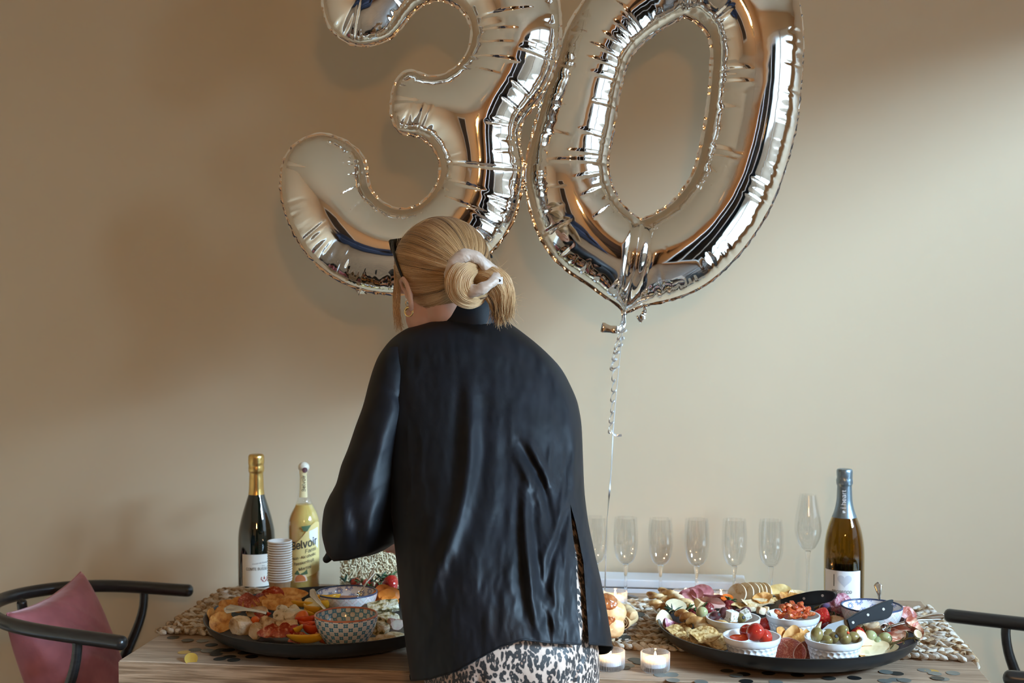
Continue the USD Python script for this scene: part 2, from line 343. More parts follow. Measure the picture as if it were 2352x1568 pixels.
def inflate(rings, h=.0034, fat=.86, seed=0, pinches=(), creases=()):
    """Foil bag over the polygon given by rings (outer first, metres): pressure profile from a Poisson solve, puckers along the seam."""
    r = np.random.default_rng(seed)
    poly = Polygon(rings[0], rings[1:]).buffer(0)
    bpts, bnrm, bs = [], [], []
    for k, ring in enumerate(rings):
        t = np.roll(ring, -1, 0) - np.roll(ring, 1, 0); t /= np.linalg.norm(t, axis=1, keepdims=True)
        nrm = np.stack([-t[:, 1], t[:, 0]], 1)
        if not poly.contains(Point(*(ring[5] + nrm[5] * .004))): nrm = -nrm
        bpts.append(ring); bnrm.append(nrm); bs.append(np.arange(len(ring)) * np.linalg.norm(ring[1] - ring[0]) + k * 40.)
    B, N, S = np.vstack(bpts), np.vstack(bnrm), np.concatenate(bs)
    tree = cKDTree(B)
    lo, hi = B.min(0), B.max(0)
    gx, gy = np.meshgrid(np.arange(lo[0], hi[0], h), np.arange(lo[1], hi[1], h * .866)); gx[1::2] += h / 2
    G = np.stack([gx.ravel(), gy.ravel()], 1)
    G = G[shapely.contains_xy(poly, G[:, 0], G[:, 1])]
    G = G[tree.query(G)[0] > .0085]
    pts = [B]
    for d in (.0009, .0025, .0052):
        q = B + N * d; ok = (np.abs(tree.query(q)[0] - d) < .0003 + .1 * d) & shapely.contains_xy(poly, q[:, 0], q[:, 1]); pts.append(q[ok])
    V = np.vstack(pts + [G]); nb = len(B)
    T = Delaunay(V).simplices; c = V[T].mean(1); T = T[shapely.contains_xy(poly, c[:, 0], c[:, 1])]
    a, b, c3 = V[T[:, 0]], V[T[:, 1]], V[T[:, 2]]
    area = np.cross(b - a, c3 - a); T[area < 0] = T[area < 0][:, ::-1]; area = np.abs(area) / 2
    ok = area > 1e-10; T, area = T[ok], area[ok]
    n = len(V); I, J, W = [], [], []
    for k in range(3):                                                   # cotangent Laplacian
        i, j, o = T[:, k], T[:, (k + 1) % 3], T[:, (k + 2) % 3]
        e1, e2 = V[i] - V[o], V[j] - V[o]; w = (e1 * e2).sum(1) / (4 * area)
        I += [i, j, i, j]; J += [j, i, i, j]; W += [-w, -w, w, w]
    L = sparse.csr_matrix((np.concatenate(W), (np.concatenate(I), np.concatenate(J))), (n, n))
    M = np.zeros(n); [np.add.at(M, T[:, k], area / 3) for k in range(3)]
    free = np.arange(nb, n)
    u = np.zeros(n); u[free] = spsolve(L[free][:, free].tocsc(), M[free])
    z = fat * np.sqrt(np.maximum(2 * u, 0))
    d, idx = tree.query(V); s = S[idx]
    for (p0, p1, wid, depth) in pinches:                                  # seams where the bag is drawn in
        p0, p1 = np.asarray(p0), np.asarray(p1); e = p1 - p0; L2 = e @ e
        tt = np.clip(((V - p0) @ e) / L2, 0, 1); q = p0 + tt[:, None] * e
        z = z * (1 - depth * np.exp(-(np.linalg.norm(V - q, axis=1) / wid) ** 2))
    sn = np.stack([s / .0105, np.full_like(s, seed + .5), s * 0], -1); pk = meshkit.noise(sn, seed) - .5
    sn2 = np.stack([s / .09, np.full_like(s, seed + 9.5), s * 0], -1); gate = np.clip((meshkit.noise(sn2, seed + 3) - .35) * 3, 0, 1)
    dz = .0088 * pk * np.exp(-((d - .008) / .017) ** 2) * (.35 + .65 * gate)
    band = np.exp(-((d - .035) / .014) ** 2); sn3 = np.stack([s / .0065, np.full_like(s, seed + 3.5), s * 0], -1)
    gate2 = np.clip((meshkit.noise(np.stack([s / .12, s * 0 + 4.5 + seed, s * 0], -1), seed + 5) - .52) * 5, 0, 1)
    dz = dz + .0040 * (meshkit.noise(sn3, seed + 7) - .5) * band * gate2  # groups of tight ripples where the foil is gathered
    ks = list(r.choice(nb, max(8, int(nb * .0021 / .034 * 1.0)), replace=False))
    for k in ks:
        L_, dep, wd_ = r.uniform(.025, .085), r.uniform(.0012, .0035), r.uniform(.0022, .0042)
        rel = V - B[k]; al = rel @ N[k]; ac = rel @ np.array([-N[k][1], N[k][0]]) + .06 * al * r.uniform(-1, 1)
        dz = dz - dep * np.exp(-(ac / wd_) ** 2) * np.clip(al / .008, 0, 1) * np.clip((L_ - al) / (.6 * L_), 0, 1) * (al > 0)
    for (q, dirn, L_, dep, wd_) in creases:
        q, dirn = np.asarray(q), np.asarray(dirn) / np.linalg.norm(dirn); rel = V - q
        al = rel @ dirn; ac = rel @ np.array([-dirn[1], dirn[0]])
        dz = dz - dep * np.exp(-(ac / wd_) ** 2) * np.clip(al / .006, 0, 1) * np.clip((L_ - al) / (.35 * L_), 0, 1)
    zf = np.maximum(z + dz * np.clip(z / .01, 0, 1), 0); zf[:nb] = 0
    zb = np.maximum(z, 0); zb[:nb] = 0
    front = np.column_stack([V, zf]); back = np.column_stack([V, -zb])
    Fb = T[:, ::-1].copy()
    m = trimesh.Trimesh(np.vstack([front, back]), np.vstack([T, Fb + n]), process=False); m.merge_vertices(merge_norm=True)
    seams = []
    for k, (ring, nrm) in enumerate(zip(bpts, bnrm)):                     # welded, crinkled flange all round
        st = np.arange(len(ring)); wv = (meshkit.noise(np.stack([st * .32, st * 0 + seed + k, st * 0], -1), seed) - .5)
        wd_ = .0030 + .0030 * meshkit.noise(np.stack([st * .23, st * 0 + 3.3, st * 0], -1), seed + 2)
        i0 = np.column_stack([ring + nrm * .0012, wv * 0 + .0005]); o0 = np.column_stack([ring - nrm * wd_[:, None], wv * .0016 + .0004])
        i1 = np.column_stack([ring + nrm * .0012, wv * 0 - .0005]); o1 = np.column_stack([ring - nrm * wd_[:, None], wv * .0016 - .0004])
        seams.append(grid(np.stack([i0, o0, o1, i1], 1), close_u=True, close_v=True))
    return m, cat_(seams)

three = [(743, 0), (745, 22), (755, 55), (775, 80), (798, 95), (829, 103), (866, 98), (904, 79), (930, 48), (944, 31), (966, 12), (992, 1), (1018, 0), (1049, 13), (1073, 37), (1084, 70), (1080, 106), (1062, 141), (1036, 165), (1005, 177), (974, 174), (950, 165), (930, 168), (911, 189), (902, 220), (900, 251), (906, 282), (921, 302), (948, 308), (974, 319), (996, 339), (1010, 370), (1012, 396), (1005, 422), (992, 444), (966, 469), (930, 481), (895, 475), (864, 453), (847, 427), (842, 398), (836, 372), (820, 346), (794, 326), (766, 314), (737, 310), (706, 317), (675, 337), (655, 367), (647, 409), (649, 449), (660, 497), (680, 541), (706, 581), (741, 616), (781, 643), (825, 662), (869, 671), (915, 673), (970, 667), (1030, 648), (1085, 615), (1128, 577), (1158, 540), (1180, 497), (1193, 455), (1200, 409), (1199, 372), (1192, 335), (1191, 305), (1199, 280), (1220, 250), (1246, 214), (1267, 170), (1281, 115), (1286, 55), (1280, 0), (1262, -52), (1232, -105), (1185, -150), (1125, -180), (1050, -193), (970, -191), (890, -174), (825, -145), (776, -98), (750, -48)]
zero_o = [(1300, 74), (1290, 106), (1272, 160), (1252, 215), (1229, 291), (1214, 349), (1207, 402), (1212, 451), (1224, 499), (1244, 548), (1273, 591), (1311, 625), (1355, 654), (1394, 683), (1421, 701), (1432, 720), (1446, 713), (1471, 703), (1515, 693), (1568, 678), (1612, 657), (1660, 620), (1709, 567), (1743, 518), (1772, 465), (1796, 402), (1815, 339), (1830, 266), (1837, 194), (1842, 121), (1840, 58), (1831, 0), (1810, -60), (1775, -115), (1730, -155), (1670, -182), (1600, -190), (1530, -172), (1460, -128), (1400, -70), (1350, -10)]
zero_i = [(1573, 36), (1549, 48), (1515, 68), (1476, 97), (1447, 131), (1433, 165), (1420, 218), (1408, 291), (1397, 349), (1394, 383), (1401, 417), (1418, 456), (1442, 485), (1472, 506), (1510, 489), (1544, 465), (1573, 431), (1593, 397), (1607, 349), (1619, 291), (1629, 218), (1635, 145), (1631, 92), (1617, 66), (1597, 48)]
def plane(px_ring, origin, rot):
    """Traced pixels onto the vertical plane through origin with columns (across, up, towards the camera)."""
    out = []
    for x, y in px_ring:
        d = ray(x, y); p = EYE + d * (((origin - EYE) @ rot[:, 2]) / (d @ rot[:, 2])); out.append([(p - origin) @ rot[:, 0], (p - origin) @ rot[:, 1]])
    return np.array(out)
def face(turn):
    a = YAW + turn
    return np.stack([[math.cos(a), math.sin(a), 0], [0, 0, 1.0], [math.sin(a), -math.cos(a), 0]], 1)
def make_balloon(label, o_px, depth, turn, outer, inner, seed, sharp_o=(), sharp_i=(), pin_px=(), tabs=(), crease_px=()):
    o, R = at_d(*o_px, depth), face(turn)
    rings = [smooth_ring(plane(outer, o, R), .0021, sharp_o)] + ([smooth_ring(plane(inner, o, R), .0021, sharp_i)] if inner else [])
    pin = [(plane([a], o, R)[0], plane([b], o, R)[0], w, dp) for a, b, w, dp in pin_px]
    cr = []
    for a, b in crease_px:
        q0, q1 = plane([a, b], o, R); cr.append((q0, q1 - q0, float(np.linalg.norm(q1 - q0)) * (.7 + .5 * ((a[0] * 7 + a[1] * 3) % 10) / 10), .0016 + .0016 * ((a[0] * 3 + a[1]) % 7) / 7, .0019))
    m, seam = inflate(rings, seed=seed, pinches=pin, creases=cr)
    b = thing('foil_balloon', label, 'balloon', o, R)
    obj('foil_skin', m, foil, b, 50); obj('seam', seam, foil, b, True)
    for pts, w in tabs:
        q = smooth_path(np.column_stack([plane(pts, o, R), np.zeros(len(pts))]), 14)
        q[:, 2] += .004 * np.sin(np.arange(14) * .9)
        obj('tab', tube(q, np.linspace(w * .40, w * 1.25, 14) / 2 * (1 + .12 * np.sin(np.arange(14) * 1.7)), 12, cap=False, flat=.12, upv=[0, 0, 1.0]), foil, b, 40)
    return b
b3 = make_balloon('silver foil balloon shaped like the numeral 3', (960, 240), 2.56, 0.0, three, None, 3, crease_px=[((1084, 57), (1216, 38)), ((1090, 84), (1222, 86)), ((1078, 112), (1212, 118)), ((1068, 140), (1205, 158)), ((1050, 160), (1196, 200)), ((1115, 290), (1190, 299)), ((1012, 378), (1166, 396)), ((1006, 414), (1150, 453)), ((990, 446), (1135, 500)), ((966, 469), (1060, 560)), ((922, 484), (922, 560)), ((900, 480), (880, 552)), ((878, 466), (838, 540)), ((858, 446), (800, 510)), ((846, 424), (770, 470)), ((840, 400), (760, 425)), ((836, 374), (770, 388)), ((1050, 16), (1150, -70))], tabs=[([(826, 655), (824, 668), (838, 672)], .016)])
b0 = make_balloon('silver foil balloon shaped like the numeral 0, tied with curled ribbon', (1525, 270), 2.63, math.radians(2), zero_o, zero_i, 11, crease_px=[((1396, 360), (1266, 354)), ((1395, 378), (1266, 376)), ((1397, 398), (1290, 420)), ((1404, 425), (1310, 465)), ((1420, 458), (1345, 515)), ((1446, 130), (1345, 70)), ((1462, 112), (1370, 38)), ((1478, 96), (1400, 10)), ((1438, 150), (1330, 105)), ((1436, 168), (1326, 140)), ((1412, 250), (1345, 240)), ((1634, 110), (1668, 100)), ((1634, 150), (1672, 150)), ((1560, 680), (1545, 640)), ((1600, 664), (1575, 625)), ((1640, 638), (1605, 605)), ((1680, 602), (1638, 575)), ((1712, 562), (1665, 540)), ((1745, 512), (1695, 495)), ((1775, 455), (1722, 442)), ((1800, 390), (1752, 382)), ((1812, 340), (1770, 335))], sharp_o=(15,), sharp_i=(0, 13),
                  pin_px=[((1432, 716), (1470, 508), .016, .42), ((1573, 34), (1592, -188), .014, .40)],
                  tabs=[([(1434, 712), (1432, 735), (1428, 752), (1405, 756), (1382, 751)], .016), ([(1480, 703), (1478, 722), (1466, 734)], .013)])
# curled silver ribbon and its string
ribbon_m = mat('silver_ribbon', (.80, .80, .80), .25, metallic=.85)
rb = thing('curling_ribbon', 'curled silver ribbon and string hanging from the numeral 0 balloon', 'ribbon')
zd = 2.62
def hang(pts): return np.array([at_d(x, y, zd) for x, y in pts])
def strip(path, w, tw, t=.0004):
    p = np.asarray(path, float); tg = np.gradient(p, axis=0); tg /= np.linalg.norm(tg, axis=1, keepdims=True)
    n1 = np.cross(tg, [0, 0, 1.0] + 0 * tg); n1 /= np.linalg.norm(n1, axis=1, keepdims=True) + 1e-9; n2 = np.cross(tg, n1)
    a = np.cos(tw)[:, None] * n1 + np.sin(tw)[:, None] * n2; b = np.cross(tg, a)
    return grid(np.stack([p - a * w / 2 - b * t, p + a * w / 2 - b * t, p + a * w / 2 + b * t, p - a * w / 2 + b * t], 1), close_v=True)
def curl(pts, turns, rad, w):
    p = smooth_path(hang(pts), 40 * turns); n = len(p); a = np.linspace(0, 2 * PI * turns, n)
    rr = rad * (1 + .35 * np.sin(a * .37))
    p = p + rr[:, None] * (np.cos(a)[:, None] * RIGHT + np.sin(a)[:, None] * FLAT); p[:, 2] += .006 * np.sin(a * 1.0 + 1)
    return strip(p, w, a * 0 + .9)
obj('curl', curl([(1426, 745), (1430, 775), (1420, 800), (1412, 830), (1414, 846)], 6, .0060, .0032), ribbon_m, rb, True)
obj('curl', curl([(1430, 760), (1415, 795), (1408, 845), (1410, 890), (1406, 940), (1402, 985), (1398, 996)], 10, .0042, .0030), ribbon_m, rb, True)
obj('curl', strip(smooth_path(hang([(1404, 985), (1412, 998), (1428, 999)]), 14), .005, np.linspace(0, 2, 14)), ribbon_m, rb, True)
sp = smooth_path(np.vstack([hang([(1432, 722), (1416, 900), (1408, 1000), (1404, 1080), (1398, 1150)]), [at_d(1391, 1300, 2.75)], [at_z(1388, 1372, TZ + .003)]]), 90)
obj('string', strip(sp, .0035, np.linspace(0.3, 2.6, 90)), ribbon_m, rb, True)

# ------------------------------------------------------------------ the woman at the table
satin = mat('black_satin', (.0035, .0036, .0048), .54, var=(.006, .006, .0085), scale=14., bump=.22, bscale=900., bdist=.0006, specular_ior_level=.24, sheen_weight=.015, sheen_roughness=.4)
skin = mat('skin', (.62, .36, .26), .5, var=(.54, .27, .19), scale=14., subsurface_weight=.12, subsurface_scale=.01, specular_ior_level=.35)
gold = mat('gold', (.90, .62, .26), .18, metallic=1.0)
lx = {
 'tc': ('texture_coordinate', {}),
 'mp': ('mapping', {'scale': (1.0, 1.0, .60)}),
 'w': ('noise_texture', {'scale': 24., 'detail': 2.0}),
 'wm': ('mix_vector', {'fac': (.030)}),
 'v': ('voronoi_texture', {'scale': 150., 'randomness': .95}),
 'n2': ('noise_texture', {'scale': 230., 'detail': 1.0}),
 'sub': ('math', {'math_type': 'subtract', 'value2': .5}), 'mul': ('math', {'math_type': 'multiply', 'value2': .6}), 'add': ('math', {'math_type': 'add'}),
 'r': ('rgb_ramp', {'ramp': [(0, (.28, .165, .115)), (.08, (.28, .165, .115)), (.13, (.014, .011, .010)), (.53, (.014, .011, .010)), (.58, (.44, .31, .24)), (1, (.48, .345, .265))]}),
 'p': ('principled_bsdf', {'roughness': .6, 'sheen_weight': .15})}
leopard = usdkit.material(stage, '/World/Looks/leopard_print', lx, [('tc.object', 'mp.vector'), ('mp.vector', 'w.vector'), ('mp.vector', 'wm.a'), ('w.color', 'wm.b'), ('wm.result', 'v.vector'),
    ('mp.vector', 'n2.vector'), ('n2.fac', 'sub.value1'), ('sub.value', 'mul.value1'), ('v.distance', 'add.value1'), ('mul.value', 'add.value2'), ('add.value', 'r.fac'), ('r.color', 'p.base_color')], surface='p.BSDF')
woman = thing('person', 'woman from behind in loose black shirt and leopard print trousers, leaning over the table', 'person')

def interp_rows(rows, y):
    r = np.asarray(rows, float)
    from scipy.interpolate import PchipInterpolator
    return PchipInterpolator(r[:, 0], r[:, 1:], axis=0)(np.clip(y, r[0, 0], r[-1, 0]))
def px_points(x, y, depth):
    d = FWD + RIGHT * ((np.asarray(x) - CX) / F)[..., None] + UP * ((CY - np.asarray(y)) / F)[..., None]
    return EYE + d * np.asarray(depth)[..., None]
def fold_depth(x, y, folds):
    """Sum of ridges (amplitude > 0, towards the viewer) and grooves along traced lines."""
    P = np.stack([x, y], -1); out = np.zeros(x.shape)
    for pts, w, A in folds:
        q = smooth_path(np.asarray(pts, float), 24) if len(pts) > 2 else np.linspace(pts[0], pts[1], 24)
        best, tt = np.full(x.shape, 1e9), np.zeros(x.shape)
        for k in range(23):
            e = q[k + 1] - q[k]; t = np.clip(((P - q[k]) @ e) / (e @ e + 1e-9), 0, 1)
            d2 = ((P - q[k] - t[..., None] * e) ** 2).sum(-1); m = d2 < best
            best = np.where(m, d2, best); tt = np.where(m, (k + t) / 23, tt)
        out += A * np.exp(-best / w ** 2) * np.clip(np.sin(PI * np.clip(tt, .02, .98)), 0, 1) ** .6
    return out

torso = [(728, 1002, 1160, 2.405, .060), (742, 962, 1172, 2.40, .078), (760, 924, 1196, 2.39, .090), (785, 893, 1228, 2.38, .100), (812, 874, 1258, 2.37, .108), (845, 862, 1288, 2.36, .116), (880, 858, 1308, 2.345, .122),
         (930, 862, 1328, 2.325, .128), (980, 868, 1336, 2.30, .132), (1050, 880, 1339, 2.27, .138), (1120, 890, 1342, 2.235, .144), (1190, 899, 1350, 2.20, .150), (1260, 907, 1364, 2.165, .155), (1340, 915, 1382, 2.135, .158), (1420, 924, 1397, 2.115, .160), (1490, 933, 1407, 2.105, .160), (1570, 945, 1410, 2.10, .160)]
hem_x = [900, 945, 985, 1050, 1100, 1150, 1200, 1260, 1335, 1352, 1405, 1420]
hem_y = [1555, 1562, 1559, 1540, 1511, 1484, 1468, 1475, 1479, 1478, 1482, 1484]
folds = [([(1086, 862), (1080, 960), (1078, 1040), (1068, 1120), (1050, 1200), (1010, 1300), (968, 1420)], 17, .016), ([(1110, 900), (1112, 1000), (1110, 1090), (1090, 1180)], 20, -.008),
         ([(1050, 880), (1048, 1000), (1040, 1100)], 18, -.007),
         ([(1100, 715), (1180, 770), (1260, 840), (1300, 930), (1318, 1040)], 16, .006), ([(1060, 735), (1150, 790), (1230, 850), (1285, 960), (1305, 1060)], 18, -.005),
         ([(1190, 1010), (1225, 1070), (1248, 1120), (1262, 1180), (1272, 1225)], 9, -.011), ([(1205, 1000), (1245, 1070), (1265, 1120)], 10, .009), ([(1180, 1040), (1215, 1100), (1238, 1160)], 10, .008),
         ([(1212, 1095), (1206, 1160), (1210, 1240), (1218, 1330), (1226, 1400), (1248, 1472)], 10, .013), ([(1228, 1100), (1226, 1200), (1238, 1300), (1262, 1420)], 11, -.008),
         ([(1196, 1110), (1190, 1230), (1196, 1350), (1204, 1440)], 13, -.007),
         ([(1308, 1120), (1290, 1180), (1262, 1250), (1240, 1300)], 9, .008), ([(1300, 1160), (1284, 1230), (1268, 1290), (1258, 1360)], 8, -.007), ([(1311, 1165), (1302, 1250), (1296, 1330), (1290, 1440)], 8, .007),
         ([(1280, 1240), (1276, 1330), (1268, 1440)], 8, .006), ([(1240, 1370), (1268, 1420), (1284, 1470)], 8, .006), ([(1305, 1300), (1312, 1400), (1318, 1470)], 8, -.005),
         ([(1320, 980), (1316, 1080), (1312, 1160)], 9, .006), ([(1000, 1180), (985, 1260), (990, 1330)], 16, .006), ([(1150, 950), (1165, 1080), (1150, 1250), (1130, 1400)], 30, -.008), ([(1012, 1330), (990, 1430), (960, 1520)], 16, .006),
         ([(1345, 1230), (1366, 1330), (1384, 1440)], 7, .007), ([(1360, 1300), (1372, 1400), (1376, 1475)], 6, -.006), ([(1352, 1270), (1362, 1380), (1362, 1470)], 5, .005), ([(940, 1280), (948, 1380), (962, 1480)], 14, .005),
         ([(900, 820), (960, 800), (1060, 800), (1160, 830)], 30, .004)]
YT, YS = 728.0, 1158.0
def slit_edges(y):
    return np.interp(y, [YS, 1200, 1290, 1400, 1480], [1310, 1313, 1323, 1327, 1334]), np.interp(y, [YS, 1200, 1290, 1400, 1480], [1310, 1322, 1340, 1348, 1353])
nv = 190
vv = np.linspace(0, 1, nv)
near_r, near_l, far = 16, 120, 70
cols = []
for k in range(near_r): cols.append(('r', k / near_r))               # from the slit to the right outline
for k in range(far): cols.append(('f', k / far))                      # round the front, out of sight
for k in range(near_l + 1): cols.append(('l', k / near_l))            # left outline back to the slit
P = np.zeros((len(cols), nv, 3))
for c, (side, t) in enumerate(cols):
    y = YT + vv * (1500 - YT)
    for it in range(3):                                               # the hem height depends on where the column falls
        R = interp_rows(torso, y); xl, xr, zc, hd = R.T; xc, hw = (xl + xr) / 2, (xr - xl) / 2
        sl, sr = slit_edges(np.maximum(y, YS))
        up = np.clip((YS - y) / (YS - YT), 0, 1)
        fs = np.where(y < YS, xl + (xr - xl) * .918, 0)
        sl = np.where(y < YS, fs + (1310 - (interp_rows(torso, np.array([YS]))[0, 0] * .082 + interp_rows(torso, np.array([YS]))[0, 1] * .918)) * (1 - up), sl); sr = np.where(y < YS, sl, sr)
        ph_l = np.arccos(np.clip((sl - xc) / hw, -1, 1)); ph_r = np.arccos(np.clip((sr - xc) / hw, -1, 1))
        if side == 'r': ph = ph_r * (1 - t)
        elif side == 'f': ph = -PI * t
        else: ph = PI - (PI - ph_l) * t
        x = xc + hw * np.cos(ph); hem = np.interp(x, hem_x, hem_y) if side != 'f' else np.interp(t, [0, .12, .8, 1], [1484, 1500, 1515, 1555])
        y = YT + vv * (hem - YT)
    dep = zc - hd * np.sin(ph) * np.where(np.sin(ph) < 0, .85, 1)
    if side != 'f':
        dep = dep - fold_depth(x, y, folds) * np.clip(np.sin(ph) * 2.5 + .15, 0, 1)
        dep = dep - .010 * (meshkit.fbm(np.stack([x / 34., y / 110., x * 0 + 2.5], -1), 3, 5) - .5) * np.clip(np.sin(ph) * 2, 0, 1)
        wr = np.clip((x - 1130) / 120, 0, 1) * np.clip((y - 960) / 160, 0, 1)
        dep = dep - (.0022 + .0075 * wr) * (np.abs(meshkit.fbm(np.stack([x / 19. + y / 160., y / 95. - x / 140., x * 0 + 6.5], -1), 3, 15) - .5) * 2 - .3) * np.clip(np.sin(ph) * 2, 0, 1)
    P[c] = px_points(x, y, dep)
jm = grid(P); jm.merge_vertices()
jk = obj('shirt', jm, satin, woman, True)
obj('hem', tube(P[:, -1], .0016, 6), satin, jk, True)
# collar: a band standing up at the nape and folded over
cc = []
for a in np.linspace(0, 2 * PI, 65)[:-1]:
    s, c = math.sin(a), math.cos(a)
    ytop = 716 - 31 * max(s, 0) ** .8 - 6 * c + (6 if s < 0 else 0); ybot = 741 + 9 * max(s, 0) + 5 * c
    row = []
    for x, y, d in ((1078 + 80 * c, ybot - 8, 2.40 - .052 * s), (1078 + 79 * c, ytop + 4, 2.40 - .056 * s), (1078 + 81 * c, ytop, 2.40 - .060 * s), (1078 + 84 * c, ytop + 3, 2.40 - .064 * s), (1079 + 87 * c, (ytop + ybot) / 2, 2.40 - .072 * s), (1081 + 90 * c, ybot + 3, 2.40 - .079 * s)):
        row.append(at_d(x, y, d))
    cc.append(row)
obj('collar', grid(np.array(cc), close_u=True), satin, jk, 50)
# sleeves
sl_rows = [(796, 884, 930, 2.36, .045), (820, 868, 938, 2.35, .060), (850, 856, 944, 2.34, .070), (880, 847, 948, 2.33, .074), (930, 834, 946, 2.31, .076), (980, 816, 938, 2.29, .076), (1030, 799, 930, 2.275, .074), (1070, 783, 926, 2.265, .074), (1110, 772, 926, 2.255, .076), (1140, 756, 922, 2.25, .080), (1175, 743, 916, 2.245, .084), (1220, 739, 910, 2.24, .086), (1262, 747, 905, 2.245, .080), (1292, 760, 900, 2.25, .07)]
sb_x, sb_y = [735, 752, 766, 800, 850, 880, 905, 925], [1262, 1276, 1289, 1286, 1270, 1256, 1249, 1244]
sfold = [([(905, 905), (880, 1000), (850, 1100), (838, 1200)], 22, .008), ([(860, 1000), (835, 1080), (800, 1150)], 16, -.006), ([(775, 1110), (790, 1170), (785, 1230)], 14, .008), ([(800, 1160), (822, 1220), (815, 1270)], 12, -.007), ([(770, 1190), (762, 1240)], 10, -.005), ([(880, 1130), (850, 1200), (842, 1260)], 16, .007), ([(884, 884), (915, 915), (940, 960)], 7, -.005)]
n_a, n_v = 64, 90; Q = np.zeros((n_a, n_v, 3)); v2 = np.linspace(0, 1, n_v)
for k in range(n_a):
    ph = 2 * PI * k / n_a; y = 796 + v2 * (1280 - 796)
    for it in range(3):
        R = interp_rows(sl_rows, y); xl, xr, zc, hd = R.T; x = (xl + xr) / 2 + (xr - xl) / 2 * math.cos(ph); y = 796 + v2 * (np.interp(x, sb_x, sb_y) - 796)
    dep = zc - hd * math.sin(ph)
    if math.sin(ph) > 0: dep = dep - fold_depth(x, y, sfold) * math.sin(ph) - .008 * (meshkit.fbm(np.stack([x / 40., y / 60., x * 0 + 8.5], -1), 3, 9) - .5)
    Q[k] = px_points(x, y, dep)
Ec = Q[:, -1].mean(0); wrist_l = at_d(884, 1236, 2.45)
under = []
for t in np.linspace(0, 1, 14)[1:]:                                    # turns under the elbow and runs forward to the wrist
    r0 = Q[:, -1] - Ec
    c = Ec + (wrist_l - Ec) * t + np.array([0, 0, .022]) * math.sin(PI * t * .5)
    ang = np.arange(n_a) * 2 * PI / n_a
    tgt = .043 * (np.cos(ang)[:, None] * RIGHT + np.sin(ang)[:, None] * (np.array([0, 0, -.9]) - FLAT * .25)) * (1 - .25 * t)
    under.append(c + r0 * (1 - t) ** 2.2 + tgt * (1 - (1 - t) ** 2.2))
sm_ = grid(np.concatenate([Q, np.stack(under, 1)], 1), close_u=True)
slv = obj('sleeve', sm_, satin, woman, True)
obj('cuff', tube(smooth_path([at_d(766, 1262, 2.245), at_d(757, 1276, 2.25), at_d(750, 1284, 2.26)], 8), np.linspace(.009, .007, 8), 12), satin, slv, True)
rsl = smooth_path([at_d(1205, 850, 2.41), at_d(1235, 960, 2.41), at_d(1240, 1090, 2.41), at_d(1225, 1170, 2.42), at_d(1175, 1225, 2.50), at_d(1110, 1245, 2.56)], 40)
obj('sleeve', tube(rsl, np.interp(np.linspace(0, 1, 40), [0, .3, .6, 1], [.058, .052, .052, .036]), 24, cap=False), satin, woman, True)

# head frame: she looks down and to the left
fdir = -RIGHT * .52 + FLAT * .78 + np.array([0, 0, -.32]); fdir /= np.linalg.norm(fdir)
ldir = np.cross([0, 0, 1.0], fdir); ldir /= np.linalg.norm(ldir)        # her left
udir = np.cross(fdir, ldir)
HC = at_d(1012, 648, 2.40); HR = np.stack([ldir, fdir, udir], 1)
def hd_(a, b, c): return HC + HR @ np.array([a, b, c])                   # left, forward, up in the head
def chain(pts, rad, seg=20):
    S = [m3.Manifold.sphere(r, seg).translate(list(map(float, p))) for p, r in zip(pts, rad)]
    return m3.Manifold.batch_boolean([m3.Manifold.batch_hull([a, b]) for a, b in zip(S, S[1:])], m3.OpType.Add)
def ell(c, r, rot=None, seg=40):
    e = m3.Manifold.sphere(1.0, seg).scale(list(map(float, r)))
    m = np.eye(4)[:3]; m[:, :3] = np.eye(3) if rot is None else rot; m[:, 3] = c
    return e.transform(m.tolist())
def hand(w, d, palm_n, side):
    """Palm and five unequal, bent fingers from the wrist w along d; palm_n is the palm's facing."""
    d = d / np.linalg.norm(d); palm_n = palm_n - d * (palm_n @ d); palm_n /= np.linalg.norm(palm_n); s = np.cross(d, palm_n) * side
    K = [w + d * .085 + s * o for o in (.030, .010, -.010, -.028)]
    parts = [m3.Manifold.batch_hull([m3.Manifold.sphere(r, 14).translate(list(map(float, p))) for p, r in ((w + s * .018, .017), (w - s * .018, .017), (K[0], .0115), (K[1], .0115), (K[2], .011), (K[3], .010))])]
    for k, (L, r) in enumerate(((.070, .0083), (.078, .0085), (.072, .0081), (.056, .0072))):
        p, pts = K[k], [K[k]]
        for j, (fr, bend) in enumerate(((.45, .35), (.32, .85), (.23, 1.15))):
            p = p + (d * math.cos(bend) + palm_n * math.sin(bend) + s * (.10 - .07 * k) * math.cos(bend)) * L * fr; pts.append(p)
        parts.append(chain(pts, [r * 1.15, r * 1.05, r, r * .85], 14))
    t0 = w + d * .022 + s * .022; parts.append(chain([t0, t0 + d * .028 + s * .024 + palm_n * .010, t0 + d * .056 + s * .028 + palm_n * .026, t0 + d * .074 + s * .020 + palm_n * .040], [.0135, .0110, .0095, .0080], 14))
    return parts
neck = [HC - udir * .060 - fdir * .012, at_d(1048, 718, 2.425), at_d(1080, 775, 2.41)]
wrist_r = at_d(1110, 1245, 2.56)
fwd_l = wrist_l - at_d(800, 1230, 2.24)
